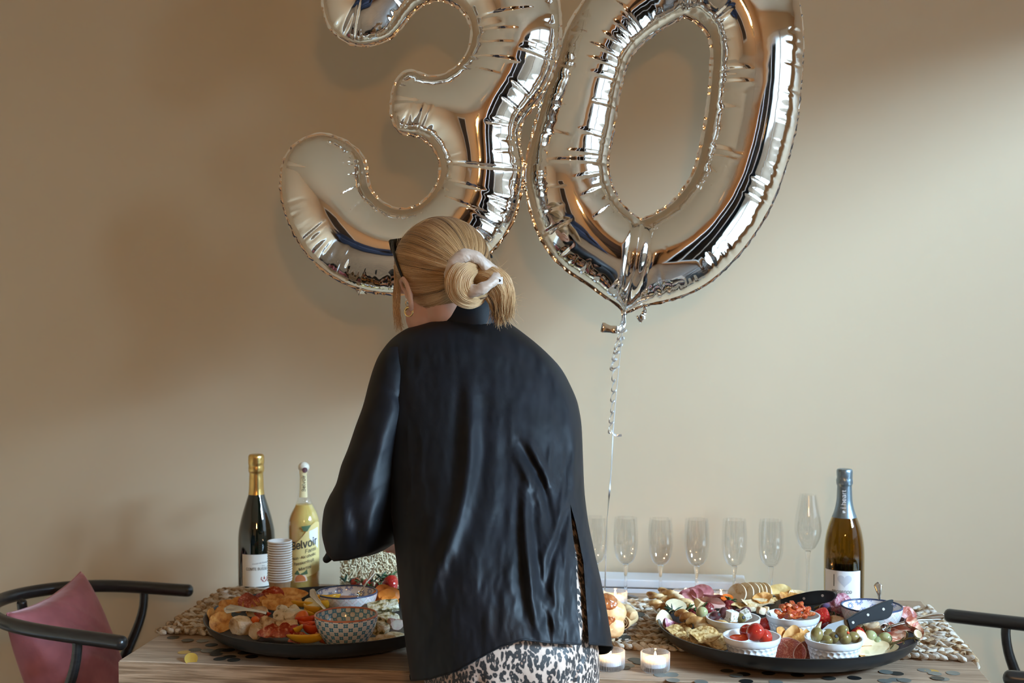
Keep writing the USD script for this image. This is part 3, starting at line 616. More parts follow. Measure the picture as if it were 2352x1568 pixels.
parts = [ell(HC + HR @ np.array([0, -.006, .012]), (.073, .090, .086), HR), chain([hd_(0, .045, -.055), hd_(0, .062, -.098)], [.052, .030]), chain([hd_(.03, .03, -.06), hd_(0, .064, -.096)], [.038, .026]), chain([hd_(-.03, .03, -.06), hd_(0, .064, -.096)], [.038, .026]),
         chain([hd_(0, .083, .0), hd_(0, .106, -.034), hd_(0, .094, -.043)], [.007, .0105, .009]), chain([hd_(.013, .090, -.043), hd_(-.013, .090, -.043)], [.007, .007]),
         chain([hd_(.020, .080, -.064), hd_(0, .089, -.066), hd_(-.020, .080, -.064)], [.005, .0075, .005]), chain([hd_(.05, .072, .012), hd_(0, .082, .016), hd_(-.05, .072, .012)], [.010, .010, .010]),
         chain(neck, [.044, .041, .050]),
         chain([at_d(1075, 775, 2.40), at_d(1085, 900, 2.36), at_d(1115, 1100, 2.28), at_d(1150, 1300, 2.17), at_d(1165, 1420, 2.11)], [.055, .085, .085, .080, .095]),
         chain([at_d(955, 858, 2.375), at_d(1080, 800, 2.385), at_d(1205, 868, 2.40)], [.045, .050, .045]),
         chain([at_d(925, 880, 2.355), at_d(825, 1205, 2.265), wrist_l, wrist_l + fwd_l * .06], [.043, .034, .025, .024]),
         chain([at_d(1212, 880, 2.41), at_d(1225, 1130, 2.42), wrist_r], [.041, .034, .025])]
for s in (1, -1):                                                         # ears: rim, inner bowl and lobe
    e0 = hd_(s * .071, -.004, -.030)
    E = lambda a, b, c: e0 + HR @ np.array([s * a, b, c])
    rim = [E(.004, .012, .012), E(.012, .010, .028), E(.018, -.006, .034), E(.020, -.020, .026), E(.018, -.026, .008), E(.014, -.020, -.012), E(.009, -.008, -.026), E(.003, .004, -.024)]
    parts += [chain(rim, [.0042, .0042, .0046, .0048, .0048, .0046, .0066, .005], 10), chain([E(.003, .004, .010), E(.009, -.008, .010), E(.008, -.006, -.010)], [.010, .009, .008], 10)]
legs = [(at_d(1080, 1600, 2.10), 1), (at_d(1270, 1600, 2.09), -1)]
parts += hand(wrist_l + fwd_l * .06, fwd_l + np.array([.05, .03, -.10]) + RIGHT * .14, np.array([0, 0, -1.0]) + RIGHT * .4, -1)
parts += hand(wrist_r, at_d(1020, 1275, 2.62) - wrist_r, np.array([0, 0, -1.0]) - RIGHT * .3, 1)
feet = []
for p, s in legs:
    base = np.array([p[0], p[1] + .02, 0.0]) - RIGHT * .012 * s
    parts.append(chain([at_d(1165, 1460, 2.10) + (p - at_d(1165, 1460, 2.10)) * .5, p - np.array([0, 0, .02]), base + [0, .02, .45], base + [0, 0, .09]], [.10, .085, .055, .036]))
    parts.append(chain([base + [0, -.015, .05], base + [0, .05, .045], base + [0, .15, .025]], [.034, .032, .022])); feet.append(base)
body = m3.Manifold.batch_boolean(parts, m3.OpType.Add).refine_to_length(.007)
bm = tm(body); bm = trimesh.smoothing.filter_taubin(bm, lamb=.5, nu=-.53, iterations=8)
bd = obj('body', bm, skin, woman, True, label='woman\'s fair skin at the ear and nape')
eye_m = mat('eye_white', (.8, .78, .75), .2); iris = mat('iris', (.05, .09, .12), .2); lips_m = mat('lips', (.45, .14, .13), .4); brow_m = mat('brow', (.12, .075, .04), .8)
for s in (1, -1):
    ey = obj('eye', moved(blob((.0115, .0100, .0080), 2), hd_(s * .029, .070, -.010), HR), eye_m, woman, True)
    obj('iris', moved(blob((.0055, .003, .0055), 2), hd_(s * .029, .0795, -.011), HR), iris, ey, True)
    obj('eyebrow', tube(smooth_path([hd_(s * .015, .090, .012), hd_(s * .032, .087, .017), hd_(s * .05, .076, .010)], 10), .0035, 8), brow_m, woman, True)
obj('lips', tube(smooth_path([hd_(.023, .083, -.066), hd_(.008, .0955, -.065), hd_(0, .0965, -.066), hd_(-.008, .0955, -.065), hd_(-.023, .083, -.066)], 16), np.array([.002] + [.0052] * 14 + [.002]), 10), lips_m, woman, True)

# trousers
tr_rows = [(1190, 955, 1325, 2.185, .100), (1290, 950, 1352, 2.14, .115), (1380, 952, 1364, 2.105, .124), (1460, 962, 1372, 2.09, .128), (1530, 972, 1377, 2.085, .128), (1600, 975, 1376, 2.085, .122), (1680, 972, 1372, 2.09, .108), (1740, 985, 1360, 2.10, .09)]
tf = [([(1345, 1485), (1330, 1520), (1308, 1568), (1290, 1620)], 9, -.013), ([(1352, 1500), (1335, 1545), (1318, 1600)], 9, .006), ([(1100, 1545), (1106, 1580), (1125, 1620)], 8, -.008), ([(1320, 1490), (1290, 1540), (1280, 1600)], 16, .010), ([(1180, 1530), (1190, 1600), (1200, 1680)], 40, -.010)]
n_a, n_v = 110, 90; Q = np.zeros((n_a, n_v, 3)); yy = np.linspace(1190, 1740, n_v); R = interp_rows(tr_rows, yy)
for k in range(n_a):
    ph = 2 * PI * k / n_a; x = (R[:, 0] + R[:, 1]) / 2 + (R[:, 1] - R[:, 0]) / 2 * math.cos(ph); dep = R[:, 2] - R[:, 3] * math.sin(ph)
    if math.sin(ph) > 0: dep = dep - fold_depth(x, yy, tf) * math.sin(ph)
    Q[k] = px_points(x, yy, dep)
tr = [grid(Q, close_u=True)]
for (p, s), b in zip(legs, feet):
    top = at_d(1180 - 95 * s, 1690, 2.10)
    pth = smooth_path([top + [0, 0, .06], top, p * .4 + b * .6 + [0, .01, .16], b + [0, .01, .30], b + [0, 0, .075]], 40)
    tr.append(tube(pth, np.interp(np.linspace(0, 1, 40), [0, .15, .5, 1], [.070, .090, .080, .085]), 28, cap=False))
obj('trousers', cat_(tr), leopard, woman, True)
shoe_m = mat('black_shoe', (.02, .02, .02), .4)
for b in feet:
    sh = m3.Manifold.batch_hull([m3.Manifold.sphere(r, 20).translate(list(map(float, b + np.array(o)))) for o, r in (((0, -.03, .034), .034), ((0, .06, .036), .036), ((.012, .15, .028), .028), ((-.012, .15, .028), .028), ((0, -.02, .07), .036))])
    obj('shoe', tm(sh), shoe_m, woman, 40)

# hair: a smoothed cap of scalp hair, drawn back in strands to the scrunchie
def hair_m(name, c, rough=.30):
    return mat(name, c, .38, specular_ior_level=.45, sheen_weight=.1)
hairs = [hair_m('hair_honey', srgb(158, 119, 76)), hair_m('hair_pale', srgb(198, 160, 115)), hair_m('hair_brown', srgb(88, 62, 38))]
cap_m = mat('hair_base', srgb(112, 82, 52), .55, var=srgb(150, 112, 70), scale=40., bump=.6, bscale=160.)
A = np.array([.0895, .106, .0950])                                          # semi-axes of the hair's outer shape
HO = HC + HR @ np.array([0, -.008, .026])
g = np.array([0, .98, -.18]); g /= np.linalg.norm(g)
m = trimesh.creation.icosphere(5); dv = np.array(m.vertices)
keep = (dv @ g) < math.cos(math.radians(77))
fm = keep[m.faces].all(1); cap_ = trimesh.Trimesh(HO + (dv * (A - .004)) @ HR.T, m.faces[fm]); cap_.remove_unreferenced_vertices()
hair = obj('hair', cap_, cap_m, woman, True, label='blonde hair drawn back into a low bun')
def ray_ell(px, py):
    o = HR.T @ (EYE - HO) / A; d = HR.T @ ray(px, py) / A
    b_, c_ = d @ o, o @ o - 1; return EYE + ray(px, py) * ((-b_ - math.sqrt(max(b_ * b_ - (d @ d) * c_, 0))) / (d @ d))
TIE = ray_ell(1080, 632); BD = HR.T @ (TIE - HO) / A; BD /= np.linalg.norm(BD)
hr = np.random.default_rng(5)
def curves(name, lines, widths, m, parent):
    c = UsdGeom.BasisCurves.Define(stage, numbered(str(parent.GetPath()), name))
    c.CreateTypeAttr('linear'); pts = np.vstack(lines)
    c.CreatePointsAttr(Vt.Vec3fArray.FromNumpy(pts.astype(np.float32))); c.CreateCurveVertexCountsAttr(Vt.IntArray.FromNumpy(np.array([len(l) for l in lines], np.int32)))
    w = np.concatenate([np.broadcast_to(np.asarray(x, float), (len(l),)) for x, l in zip(widths, lines)])
    c.CreateWidthsAttr(Vt.FloatArray.FromNumpy(w.astype(np.float32))); c.SetWidthsInterpolation('vertex')
    UsdShade.MaterialBindingAPI.Apply(c.GetPrim()).Bind(m); _data(c.GetPrim(), kind='stuff'); return c.GetPrim()
strands = {0: [], 1: [], 2: []}
e1 = np.cross(g, [1.0, 0, 0]); e1 /= np.linalg.norm(e1); e2 = np.cross(g, e1)
def lock_tone(d):
    """Highlights come in locks: one tone per narrow wedge about the tie."""
    q = d - BD * (d @ BD); q /= np.linalg.norm(q) + 1e-9
    b1 = np.cross(BD, [0, 0, 1.0]); b1 /= np.linalg.norm(b1); b2 = np.cross(BD, b1)
    w = math.atan2(q @ b2, q @ b1)
    v = meshkit.noise(np.array([w * 9.0, .5, .5]), 4) * .65 + hr.random() * .35
    return 2 if v < .36 else (1 if v > .60 else 0)
for k in range(5200):
    az = hr.uniform(0, 2 * PI); an = math.radians(77 + abs(hr.normal(0, 1)) * 4) if k % 2 else math.radians(hr.uniform(77, 165))
    d0 = g * math.cos(an) + (e1 * math.cos(az) + e2 * math.sin(az)) * math.sin(an)
    if d0 @ BD > .97: continue
    om = math.acos(np.clip(d0 @ BD, -1, 1)); t = np.linspace(0, 1, 18)
    D = (np.sin((1 - t) * om)[:, None] * d0 + np.sin(t * om)[:, None] * BD) / math.sin(om)
    w = meshkit.noise(np.array([az * 6, an * 3, .5]), 8)
    lift = 1 + (.004 + .030 * w * w + .006 * hr.random()) * np.sin(PI * t) ** .7 - .02 * (1 - t) ** 4 + .02 * t ** 6
    perp = np.cross(d0, BD); perp /= np.linalg.norm(perp) + 1e-9
    D = D + perp * (.018 * (hr.random() - .5) * np.sin(PI * t) + .01 * hr.normal() * np.sin(2 * PI * t) * .4)[:, None]
    L_ = HO + (D * lift[:, None] * A) @ HR.T
    strands[lock_tone(d0)].append(L_)
# the bun: a folded loop through the scrunchie, with the tail hanging to the right
def along(path_px, rads, n, tones, seed, jit=.05, tail=0., twist_=.8):
    """Strands laid over a tapering lock: they follow its path on the surface, slowly winding round it."""
    c = smooth_path([at_d(*q) for q in path_px], 22); r = np.interp(np.linspace(0, 1, 22), np.linspace(0, 1, len(rads)), rads); rg = np.random.default_rng(seed)
    tg = np.gradient(c, axis=0); tg /= np.linalg.norm(tg, axis=1, keepdims=True); u = -FLAT - tg * (tg @ -FLAT)[:, None]; u /= np.linalg.norm(u, axis=1, keepdims=True); w = np.cross(tg, u)
    for k in range(n):
        th = rg.uniform(0, 2 * PI); a_ = th + twist_ * np.linspace(-.5, .5, 22) + .10 * np.sin(np.linspace(0, 5, 22) + 9 * rg.random()); q = r * (1 + jit * rg.normal() + .05 * np.sin(th * 7 + 2 * np.linspace(0, 1, 22)))
        L_ = c + q[:, None] * (np.cos(a_)[:, None] * u + np.sin(a_)[:, None] * w)
        if tail: L_ = L_ + np.linspace(0, 1, 22)[:, None] ** 4 * (RIGHT * rg.normal(0, tail) + np.array([0, 0, 1.0]) * rg.normal(-tail, tail))
        strands[tones[int(meshkit.noise(np.array([th * 2.2 + seed, .5, .5]), 2) * (len(tones) - .01))]].append(L_)
    return c, r
lock1 = [(1098, 606, 2.272), (1074, 616, 2.250), (1056, 638, 2.236), (1056, 664, 2.236), (1078, 682, 2.250), (1104, 680, 2.268)]
c_, r_ = along(lock1, [.012, .019, .0225, .022, .018, .010], 1300, [0, 1, 1, 2], 41)
obj('bun', tube(c_, r_ * .93, 16), cap_m, hair, True)
lock2 = [(1096, 640, 2.270), (1122, 636, 2.254), (1146, 654, 2.252), (1158, 684, 2.262), (1160, 712, 2.278)]
c_, r_ = along(lock2, [.014, .020, .022, .0165, .006], 1100, [0, 1, 1, 2], 47, tail=.006)
obj('tail', tube(c_, r_ * .92, 16), cap_m, hair, True)
along([(1108, 660, 2.262), (1128, 676, 2.258), (1142, 698, 2.266), (1150, 722, 2.280)], [.010, .013, .011, .004], 420, [0, 1, 2], 53, tail=.008)
along([(1070, 668, 2.262), (1096, 672, 2.252), (1122, 664, 2.254)], [.012, .014, .010], 420, [0, 1, 2], 59)
for k in range(70):                                                        # loose strands framing the face
    a = hr.uniform(-1, 1); x = 914 + 7 * a
    strands[k % 2].append(smooth_path([at_d(912 + 8 * a, 610, 2.38), at_d(x - 2, 650, 2.385), at_d(x - 4 + hr.normal(0, 2), 690, 2.39), at_d(x + hr.normal(0, 3), 722 + 20 * hr.random(), 2.39), at_d(x + 4 + hr.normal(0, 4), 742 + 22 * hr.random(), 2.39)], 14))
fly = []
for k in range(60):                                                        # flyaways round the head and bun
    x, y = [(1128, 628), (1150, 655), (1160, 690), (1136, 640)][k % 4]; x, y = x + hr.normal(0, 7), y + hr.normal(0, 9); dx, dy = hr.normal(14, 12), hr.normal(-2, 16)
    fly.append(smooth_path([at_d(x - 22, y - 6, 2.275), at_d(x + dx * .4, y + dy * .3, 2.27), at_d(x + dx * 1.3, y + dy + 6, 2.27)], 8))
for k in range(40):
    a_ = hr.uniform(.15, 2.7); x, y = 1016 + 117 * math.cos(a_), 622 - 116 * math.sin(a_)
    fly.append(smooth_path([at_d(x - 30 * math.cos(a_ - .8), y + 30 * math.sin(a_ - .8), 2.36), at_d(x + 4 * math.cos(a_), y - 4 * math.sin(a_), 2.36), at_d(x + 26 * math.cos(a_ - 1.2) + hr.normal(0, 3), y - 26 * math.sin(a_ - 1.2) + 5, 2.36)], 8))
for k, m_ in enumerate(hairs):
    n_ = 0.00085 if k != 1 else .0007
    curves('strands', strands[k], [n_ * np.interp(np.linspace(0, 1, len(l)), [0, .1, .8, 1], [.7, 1, 1, .5]) for l in strands[k]], m_, hair)
curves('flyaways', fly, [.0004] * len(fly), hairs[1], hair)
cream = mat('cream_satin', (.50, .37, .29), .42, var=(.56, .43, .345), scale=30., sheen_weight=.4)
sc_px = [(1052, 652, 2.262), (1034, 630, 2.244), (1044, 602, 2.234), (1072, 586, 2.232), (1100, 594, 2.236), (1118, 612, 2.246), (1130, 622, 2.25), (1137, 640, 2.232), (1118, 656, 2.218), (1096, 667, 2.222), (1076, 666, 2.235)]
sp_ = smooth_path([at_d(*q) for q in sc_px + sc_px[:1]], 260)[:-1]
tk = np.linspace(0, 1, 259); rad_ = .0112 * (1 + .10 * np.sin(tk * 2 * PI * 4 + .7) + .05 * np.sin(tk * 2 * PI * 11 + 1)); 
scr = tube(np.vstack([sp_, sp_[:1]]), np.append(rad_, rad_[0]), 40, cap=False, flat=.8); vs = np.array(scr.vertices).reshape(260, 40, 3); cc_ = vs.mean(1, keepdims=True)
aa_ = np.arange(40) * 2 * PI / 40; ft = np.append(tk, 1.0)
pl = 1 + .10 * (meshkit.fbm(np.stack([ft[:, None] * 60 + 2.4 * np.sin(aa_)[None], np.cos(aa_)[None] * 1.6 + 0 * ft[:, None], np.sin(aa_)[None] * 1.6 + 0 * ft[:, None]], -1), 3, 3) - .5) * 2 + .07 * (meshkit.fbm(np.stack([ft[:, None] * 9 + 0 * aa_[None], np.cos(aa_)[None] * 2 + 0 * ft[:, None], np.sin(aa_)[None] * 2 + 0 * ft[:, None]], -1), 2, 8) - .5) * 2
scr.vertices = (cc_ + (vs - cc_) * pl[..., None]).reshape(-1, 3)
sk = obj('scrunchie', scr, cream, woman, True, label='cream satin scrunchie')
tgR = np.stack([RIGHT, -np.array([0, 0, 1.0]), FLAT], 1)
tg_ = obj('tag', rbox((.0135, .0125, .0008), .0003, at_d(1146, 644, 2.222), tgR), mat('tag_white', (.82, .78, .74), .6), sk, False)
obj('tag_mark', moved(tm(m3.Manifold.cylinder(.0006, .0036, .0036, 24).scale([1, .72, 1])), at_d(1146, 644, 2.2212), tgR), mat('tag_ink', (.02, .02, .02), .5), tg_, False)
# gold earrings in the left ear
E0 = at_d(939, 716, 2.345)
def hoop(c, r, w, n):
    n = np.asarray(n, float); n /= np.linalg.norm(n); a = np.cross(n, [0, 0, 1.0]); a /= np.linalg.norm(a); b = np.cross(n, a)
    t = np.linspace(0, 2 * PI, 41); q = c + r * (np.cos(t)[:, None] * a + np.sin(t)[:, None] * b)
    return tube(q, w * (1.0 - .35 * np.sin(t)) , 10, cap=False)
obj('earring', hoop(E0, .0082, .0019, FLAT * .9 + RIGHT * .45), gold, woman, True)
obj('earring', hoop(at_d(938, 697, 2.345), .0060, .0006, FLAT * .8 - RIGHT * .5), gold, woman, True)
# sunglasses pushed up into the hair
sg = thing('sunglasses', 'black sunglasses pushed up on the woman\'s hair', 'sunglasses', at_d(905, 560, 2.42), VIEW)
gb = mat('black_acetate', (.008, .008, .008), .15)
o_ = np.array(at_d(905, 560, 2.42)); loc = lambda p: VIEW.T @ (np.asarray(p) - o_)
lens = Polygon([(0, 0), (.026, .004), (.040, .001), (.041, -.02), (.03, -.032), (.012, -.032), (.001, -.02)]).buffer(.003)
ld = np.stack([VIEW.T @ (-ldir), VIEW.T @ udir, VIEW.T @ fdir], 1)
l0 = at_d(898, 553, 2.415)
for k in range(2):
    f_ = extrude(lens, .004); lm = obj('lens', moved(f_, loc(l0 - ldir * .058 * k), ld), gb, sg)
obj('bridge', tube([loc(l0 - ldir * .040 + udir * -.006), loc(l0 - ldir * .060 + udir * -.006)], .002, 8), gb, sg, True)
obj('temple', tube(smooth_path([loc(at_d(901, 556, 2.41)), loc(at_d(906, 585, 2.37)), loc(at_d(917, 618, 2.345)), loc(at_d(930, 650, 2.338))], 16), .0026, 8), gb, sg, True)
obj('temple', tube(smooth_path([loc(l0 - ldir * .125), loc(l0 - ldir * .145 - fdir * .07 - udir * .03), loc(l0 - ldir * .14 - fdir * .12 - udir * .075)], 16), .0026, 8), gb, sg, True)

# ------------------------------------------------------------------ jute runner
RUN_Z = TZ + .0115                                                    # top of the woven runner
jute = mat('jute_fibre', (.36, .23, .12), .9, var=[(.3, (.20, .115, .052)), (.5, (.38, .245, .13)), (.7, (.50, .35, .21))], scale=110., bump=.8, bscale=700., bdist=.0015)
white_cotton = mat('white_cotton_cord', (.66, .60, .53), .9, var=(.46, .37, .27), scale=90., bump=.7, bscale=600., bdist=.0015)
runner = thing('table_runner', 'chunky woven jute and white cotton runner lying along the table under both platters', 'table runner', (0, 0, 0))
_a, _x = np.arange(10) * 2 * PI / 10, np.linspace(-1, 1, 8)           # one stitch: a short twisted cord, ridged along a helix
_r = np.sqrt(np.clip(1 - np.abs(_x) ** 2.6, .0004, 1))
_P = np.stack([np.broadcast_to(_x, (10, 8)), _r * (1 + .13 * np.cos(_a[:, None] * 3 - _x * 4.5)) * np.cos(_a)[:, None], _r * (1 + .13 * np.cos(_a[:, None] * 3 - _x * 4.5)) * np.sin(_a)[:, None]], -1)
lump0 = grid(_P, close_u=True); LV, LF = np.array(lump0.vertices), lump0.faces
def lumps(C, Rm, size):
    """Many ellipsoid stitches as one mesh: centres (n,3), rotations (n,3,3), sizes (n,3)."""
    V = np.einsum('nij,nkj->nki', Rm, LV[None] * size[:, None]) + C[:, None]
    n = len(C); Fm = (LF[None] + (np.arange(n) * len(LV))[:, None, None]).reshape(-1, 3)
    return trimesh.Trimesh(V.reshape(-1, 3), Fm, process=False)
rr = np.random.default_rng(8)
Y0, Y1, NR, PITCHX = 2.400, 2.768, 18, .0165
for k in range(NR):
    y = Y0 + (Y1 - Y0) * k / (NR - 1)
    s = np.arange(-.004 + .006 * (k % 2), TX1 - TX0 + .058, PITCHX); s = s + rr.normal(0, .0012, len(s))
    for half, m_, nm in ((0, jute, None), (.5, white_cotton, 'white_strand')):
        ss = s + half * PITCHX; n = len(ss)
        if half: ss = ss[rr.random(n) < (.95 if k in (0, NR - 1) else .62)]; n = len(ss)
        over = np.maximum(ss - (TX1 - TX0 - .004), 0)
        X = TX0 + ss - over + np.minimum(over, .012) * .75; Z = TZ + .006 - np.maximum(over - .006, 0)
        yy_ = y + rr.normal(0, .0012, n) + (.0035 if half else -.0030) * (1 if k % 2 else -1)
        C = np.stack([X, yy_, Z + rr.normal(0, .0008, n) + (.0012 if half else 0)], 1)
        sg_ = 1 if k % 2 else -1
        Rm = np.stack([ry(0.25 * rr.normal() + (1.2 if o > .012 else .5 * (o > 0))) @ rz(sg_ * math.radians(40 + 11 * rr.normal())) for o in over])
        size = np.stack([rr.uniform(.0140, .0175, n), rr.uniform(.0048, .0060, n), rr.uniform(.0048, .0060, n)], 1)
        mm = lumps(C, Rm, size)
        if half: mm = cat_([mm, tube(np.stack([np.linspace(TX0 + .002, TX1 - .002, 40), np.full(40, y), np.full(40, TZ + .0042)], 1), .0022, 6)])
        if half == 0: row = obj('braid', mm, m_, runner, True)
        else: obj(nm, mm, m_, row, True)

# ------------------------------------------------------------------ bottles
glass = glass_mat('clear_glass', (1., 1., 1.))
bowl_glass_args = dict(low=.05, high=.85, power=2.6)
def pane(name, tint=(1, 1, 1), low=.035, high=.75, power=3.5, haze=0., rough=.02):
    """Thin glass: clear straight on, mirror-like at a glancing angle, the same from both sides."""
    if name not in MATS:
        n = {'t': ('transparent_bsdf', {'color': tint}), 'g': ('glossy_bsdf', {'roughness': rough, 'color': (1, 1, 1)}), 'f': ('layer_weight', {'blend': .5}), 'pw': ('math', {'math_type': 'power', 'value2': power}), 'mu': ('math', {'math_type': 'multiply_add', 'value2': high, 'value3': low}), 'm': ('mix_closure', {})}
        l = [('t.BSDF', 'm.closure1'), ('g.BSDF', 'm.closure2'), ('f.facing', 'pw.value1'), ('pw.value', 'mu.value1'), ('mu.value', 'm.fac')]; out = 'm.closure'
        if haze: n.update({'h': ('translucent_bsdf', {'color': (.9, .88, .86)}), 'm2': ('mix_closure', {'fac': haze})}); l += [('m.closure', 'm2.closure1'), ('h.BSDF', 'm2.closure2')]; out = 'm2.closure'
        MATS[name] = usdkit.material(stage, f'/World/Looks/{name}', n, l, surface=out)
    return MATS[name]
def wrap(m, R, ang, z):
    """Bends flat artwork (x across, y up, z out) round a bottle of radius R; ang = direction it faces."""
    v = np.array(m.vertices); r = R + v[:, 2]; a = ang + v[:, 0] / R
    w = m.copy(); w.vertices = np.stack([r * np.cos(a), r * np.sin(a), z + v[:, 1]], 1); return w
def patch(w, h, n=40, R=.04, ang=0., z=0., t=.0003, top=None, bot=None, taper=None):
    u = np.linspace(-w / 2, w / 2, n); q = np.linspace(0, 1, 12)
    T = np.full(n, h / 2) if top is None else top(u); B = np.full(n, -h / 2) if bot is None else bot(u)
    Yg = B[:, None] + (T - B)[:, None] * q; Rg = R + t if taper is None else taper(z + Yg) + t
    a = ang + u[:, None] / R + 0 * Yg
    return grid(np.stack([Rg * np.cos(a), Rg * np.sin(a), z + Yg], -1))
def text_on(parent, text, hgt, R, ang, z, m, tilt=0., dx=0., name='lettering', bold=False, squash=1., label=None, slant=0.):
    tmesh = meshkit.text_mesh(text, hgt, .0002, bold); v = np.array(tmesh.vertices); v[:, 0] -= (v[:, 0].max() + v[:, 0].min()) / 2; v[:, 0] *= squash
    v[:, 0] += slant * v[:, 1]
    c, s = math.cos(tilt), math.sin(tilt); v = np.stack([v[:, 0] * c - v[:, 1] * s + dx, v[:, 0] * s + v[:, 1] * c, v[:, 2]], 1)
    long = tmesh.copy(); long.vertices = v
    if tilt == 0 or abs(tilt) < 1: long = trimesh.Trimesh(*trimesh.remesh.subdivide_to_size(long.vertices, long.faces, .004))
    return obj(name, wrap(long, R + .0005, ang, z), m, parent, False, label=label)
def facing(p):
    d = EYE - p; return math.atan2(d[1], d[0])
ink = mat('label_ink', (.03, .028, .026), .6); grey_ink = mat('grey_ink', (.36, .37, .39), .6); red_ink = mat('red_ink', (.35, .05, .04), .6)
paper = mat('label_paper', (.80, .76, .68), .55); paper_white = mat('white_label_paper', (.82, .80, .80), .5)

# dark sparkling wine bottle with a gold foil
dark_glass = mat('dark_green_glass', (.004, .007, .004), .05, coat_weight=1.0, coat_roughness=.02, specular_ior_level=.6)
gold_foil = mat('gold_foil', (.80, .55, .20), .28, metallic=1.0, bump=.25, bscale=120., bdist=.002)
p = at_z(590, 1349, TZ); a0 = facing(p) ; H1 = .312
bot1 = thing('sparkling_wine_bottle', 'dark sparkling wine bottle with gold foil neck and cream label', 'bottle', p)
prof = [(0, .004), (.030, .0), (.0395, .003), (.0425, .010), (.0425, .110), (.0415, .130), (.0370, .155), (.0290, .185), (.0220, .207), (.0178, .222), (.0160, .250), (.0150, .275), (.0150, .300), (0, .301)]
def fine(prof, n=90):
    """Densify a lathe profile with a smooth curve through its middle points."""
    p_ = np.asarray(prof, float); from scipy.interpolate import PchipInterpolator
    t = np.concatenate([[0], np.cumsum(np.linalg.norm(np.diff(p_, axis=0), axis=1))]); q = PchipInterpolator(t, p_)(np.linspace(0, t[-1], n)); q[:, 0] = np.maximum(q[:, 0], 0); q[0, 0] = q[0, 0] if p_[0, 0] > 0 else 0; q[-1, 0] = q[-1, 0] if p_[-1, 0] > 0 else 0; return q
obj('glass_body', lathe(fine(prof), 56), dark_glass, bot1, 50)
foilp = [(.0186, .2185), (.0172, .230), (.0165, .250), (.0158, .268), (.0176, .272), (.0180, .280), (.0172, .286), (.0186, .292), (.0180, .306), (.0150, .3115), (0, .3122)]
fm_ = lathe(fine(foilp, 50), 48); v = np.array(fm_.vertices); aa = np.arctan2(v[:, 1], v[:, 0]); k_ = np.clip((v[:, 2] - .268) / .008, 0, 1); v[:, :2] *= (1 + .045 * k_ * (meshkit.noise(np.stack([aa * 5, v[:, 2] * 160, aa * 0], -1), 3) - .5))[:, None]; fm_.vertices = v
obj('neck_foil', fm_, gold_foil, bot1, 40)
lb = obj('label', patch(.083, .074, R=.0426, ang=a0 + .12, z=.0480), paper, bot1, True)
text_on(lb, 'COMTE BUSSEAU', .0062, .0428, a0 + .10, .0490, ink, squash=.82)
text_on(lb, 'Cuvée de Réserve', .0034, .0428, a0 + .22, .0640, grey_ink, tilt=.10, slant=.3)
text_on(lb, 'Brut', .0030, .0428, a0 + .36, .0575, grey_ink, slant=.3)
emb = cat_([extrude(Point(0, .002).buffer(.0022).union(Polygon([(-.0018, .003), (0, .008), (.0018, .003)])), .0002)] + [extrude(LineString([(s * .003, -.003), (s * .0075, .0), (s * .0065, .005)]).buffer(.0009), .0002) for s in (1, -1)] + [extrude(LineString([(-.005, -.004), (0, -.006), (.005, -.004)]).buffer(.0007), .0002)])
obj('emblem', wrap(emb, .0431, a0 + .40, .0275), red_ink, lb, False)

# clear bottle of pale yellow drink
p = at_z(699, 1352, TZ); a0 = facing(p)
bot2 = thing('drink_bottle', 'clear bottle of cloudy yellow drink with a yellow label', 'bottle', p)
prof = [(.0300, .0), (.0365, .003), (.0378, .010), (.0378, .140), (.0370, .158), (.0320, .176), (.0235, .192), (.0172, .208), (.0150, .230), (.0135, .262), (.0135, .270), (.0155, .272), (.0155, .284), (.0142, .291)]
out = fine(prof, 70); inn = out[::-1].copy(); inn[:, 0] -= .0022; inn[-1, 1] += .004
obj('glass_body', lathe(np.vstack([[(0, .0)], out, inn, [(0, .006)]]), 56), pane('bottle_glass'), bot2, 50)
liq = [q for q in out if q[1] < .200]; liq = [(max(r - .0028, .001), max(z, .006)) for r, z in liq]
drink = mat('cloudy_lemon_drink', (.60, .43, .13), .12, var=(.52, .35, .09), scale=9., subsurface_weight=.3, subsurface_scale=.02)
obj('drink', lathe([(0, .006)] + liq + [(0, .199)], 48), drink, bot2, 50)
ylab = mat('yellow_label', (.72, .55, .22), .55); obj_l = obj('label', patch(.080, .105, R=.0380, ang=a0 + .05, z=.090, top=lambda u: .046 + .22 * u + .018 * np.sin(u * 60), bot=lambda u: -.056 + .30 * u), ylab, bot2, True)
obj('label_corner', patch(.024, .04, R=.0383, ang=a0 + .62, z=.128, top=lambda u: .016 + .3 * u, bot=lambda u: -.012 - 1.1 * (u + .004)), paper_white, obj_l, True)
lemon_leaf = mat('printed_leaf_green', (.07, .13, .06), .6); printed_orange = mat('printed_fruit_orange', (.55, .16, .05), .6); printed_pale = mat('printed_pale', (.80, .62, .48), .6)
def art(poly, R, z, ang, m, name='print', par=None):
    e = extrude(poly, .0002); e = trimesh.Trimesh(*trimesh.remesh.subdivide_to_size(e.vertices, e.faces, .004)); return obj(name, wrap(e, R, ang, z), m, par, False)
art(Polygon([(-.010, .004), (.010, .006), (.002, -.006), (-.006, -.005)]).buffer(.001), .0386, .147, a0 + .12, lemon_leaf, par=obj_l)
text_on(obj_l, 'Belvoir', .0175, .0384, a0 + .02, .103, ink, tilt=.20, slant=.18, squash=.82, bold=True)
text_on(obj_l, 'Farm', .0085, .0384, a0 + .40, .093, ink, tilt=.20, slant=.25)
text_on(obj_l, 'Non-Alcoholic', .0062, .0384, a0 + .0, .079, ink, tilt=.20, slant=.2)
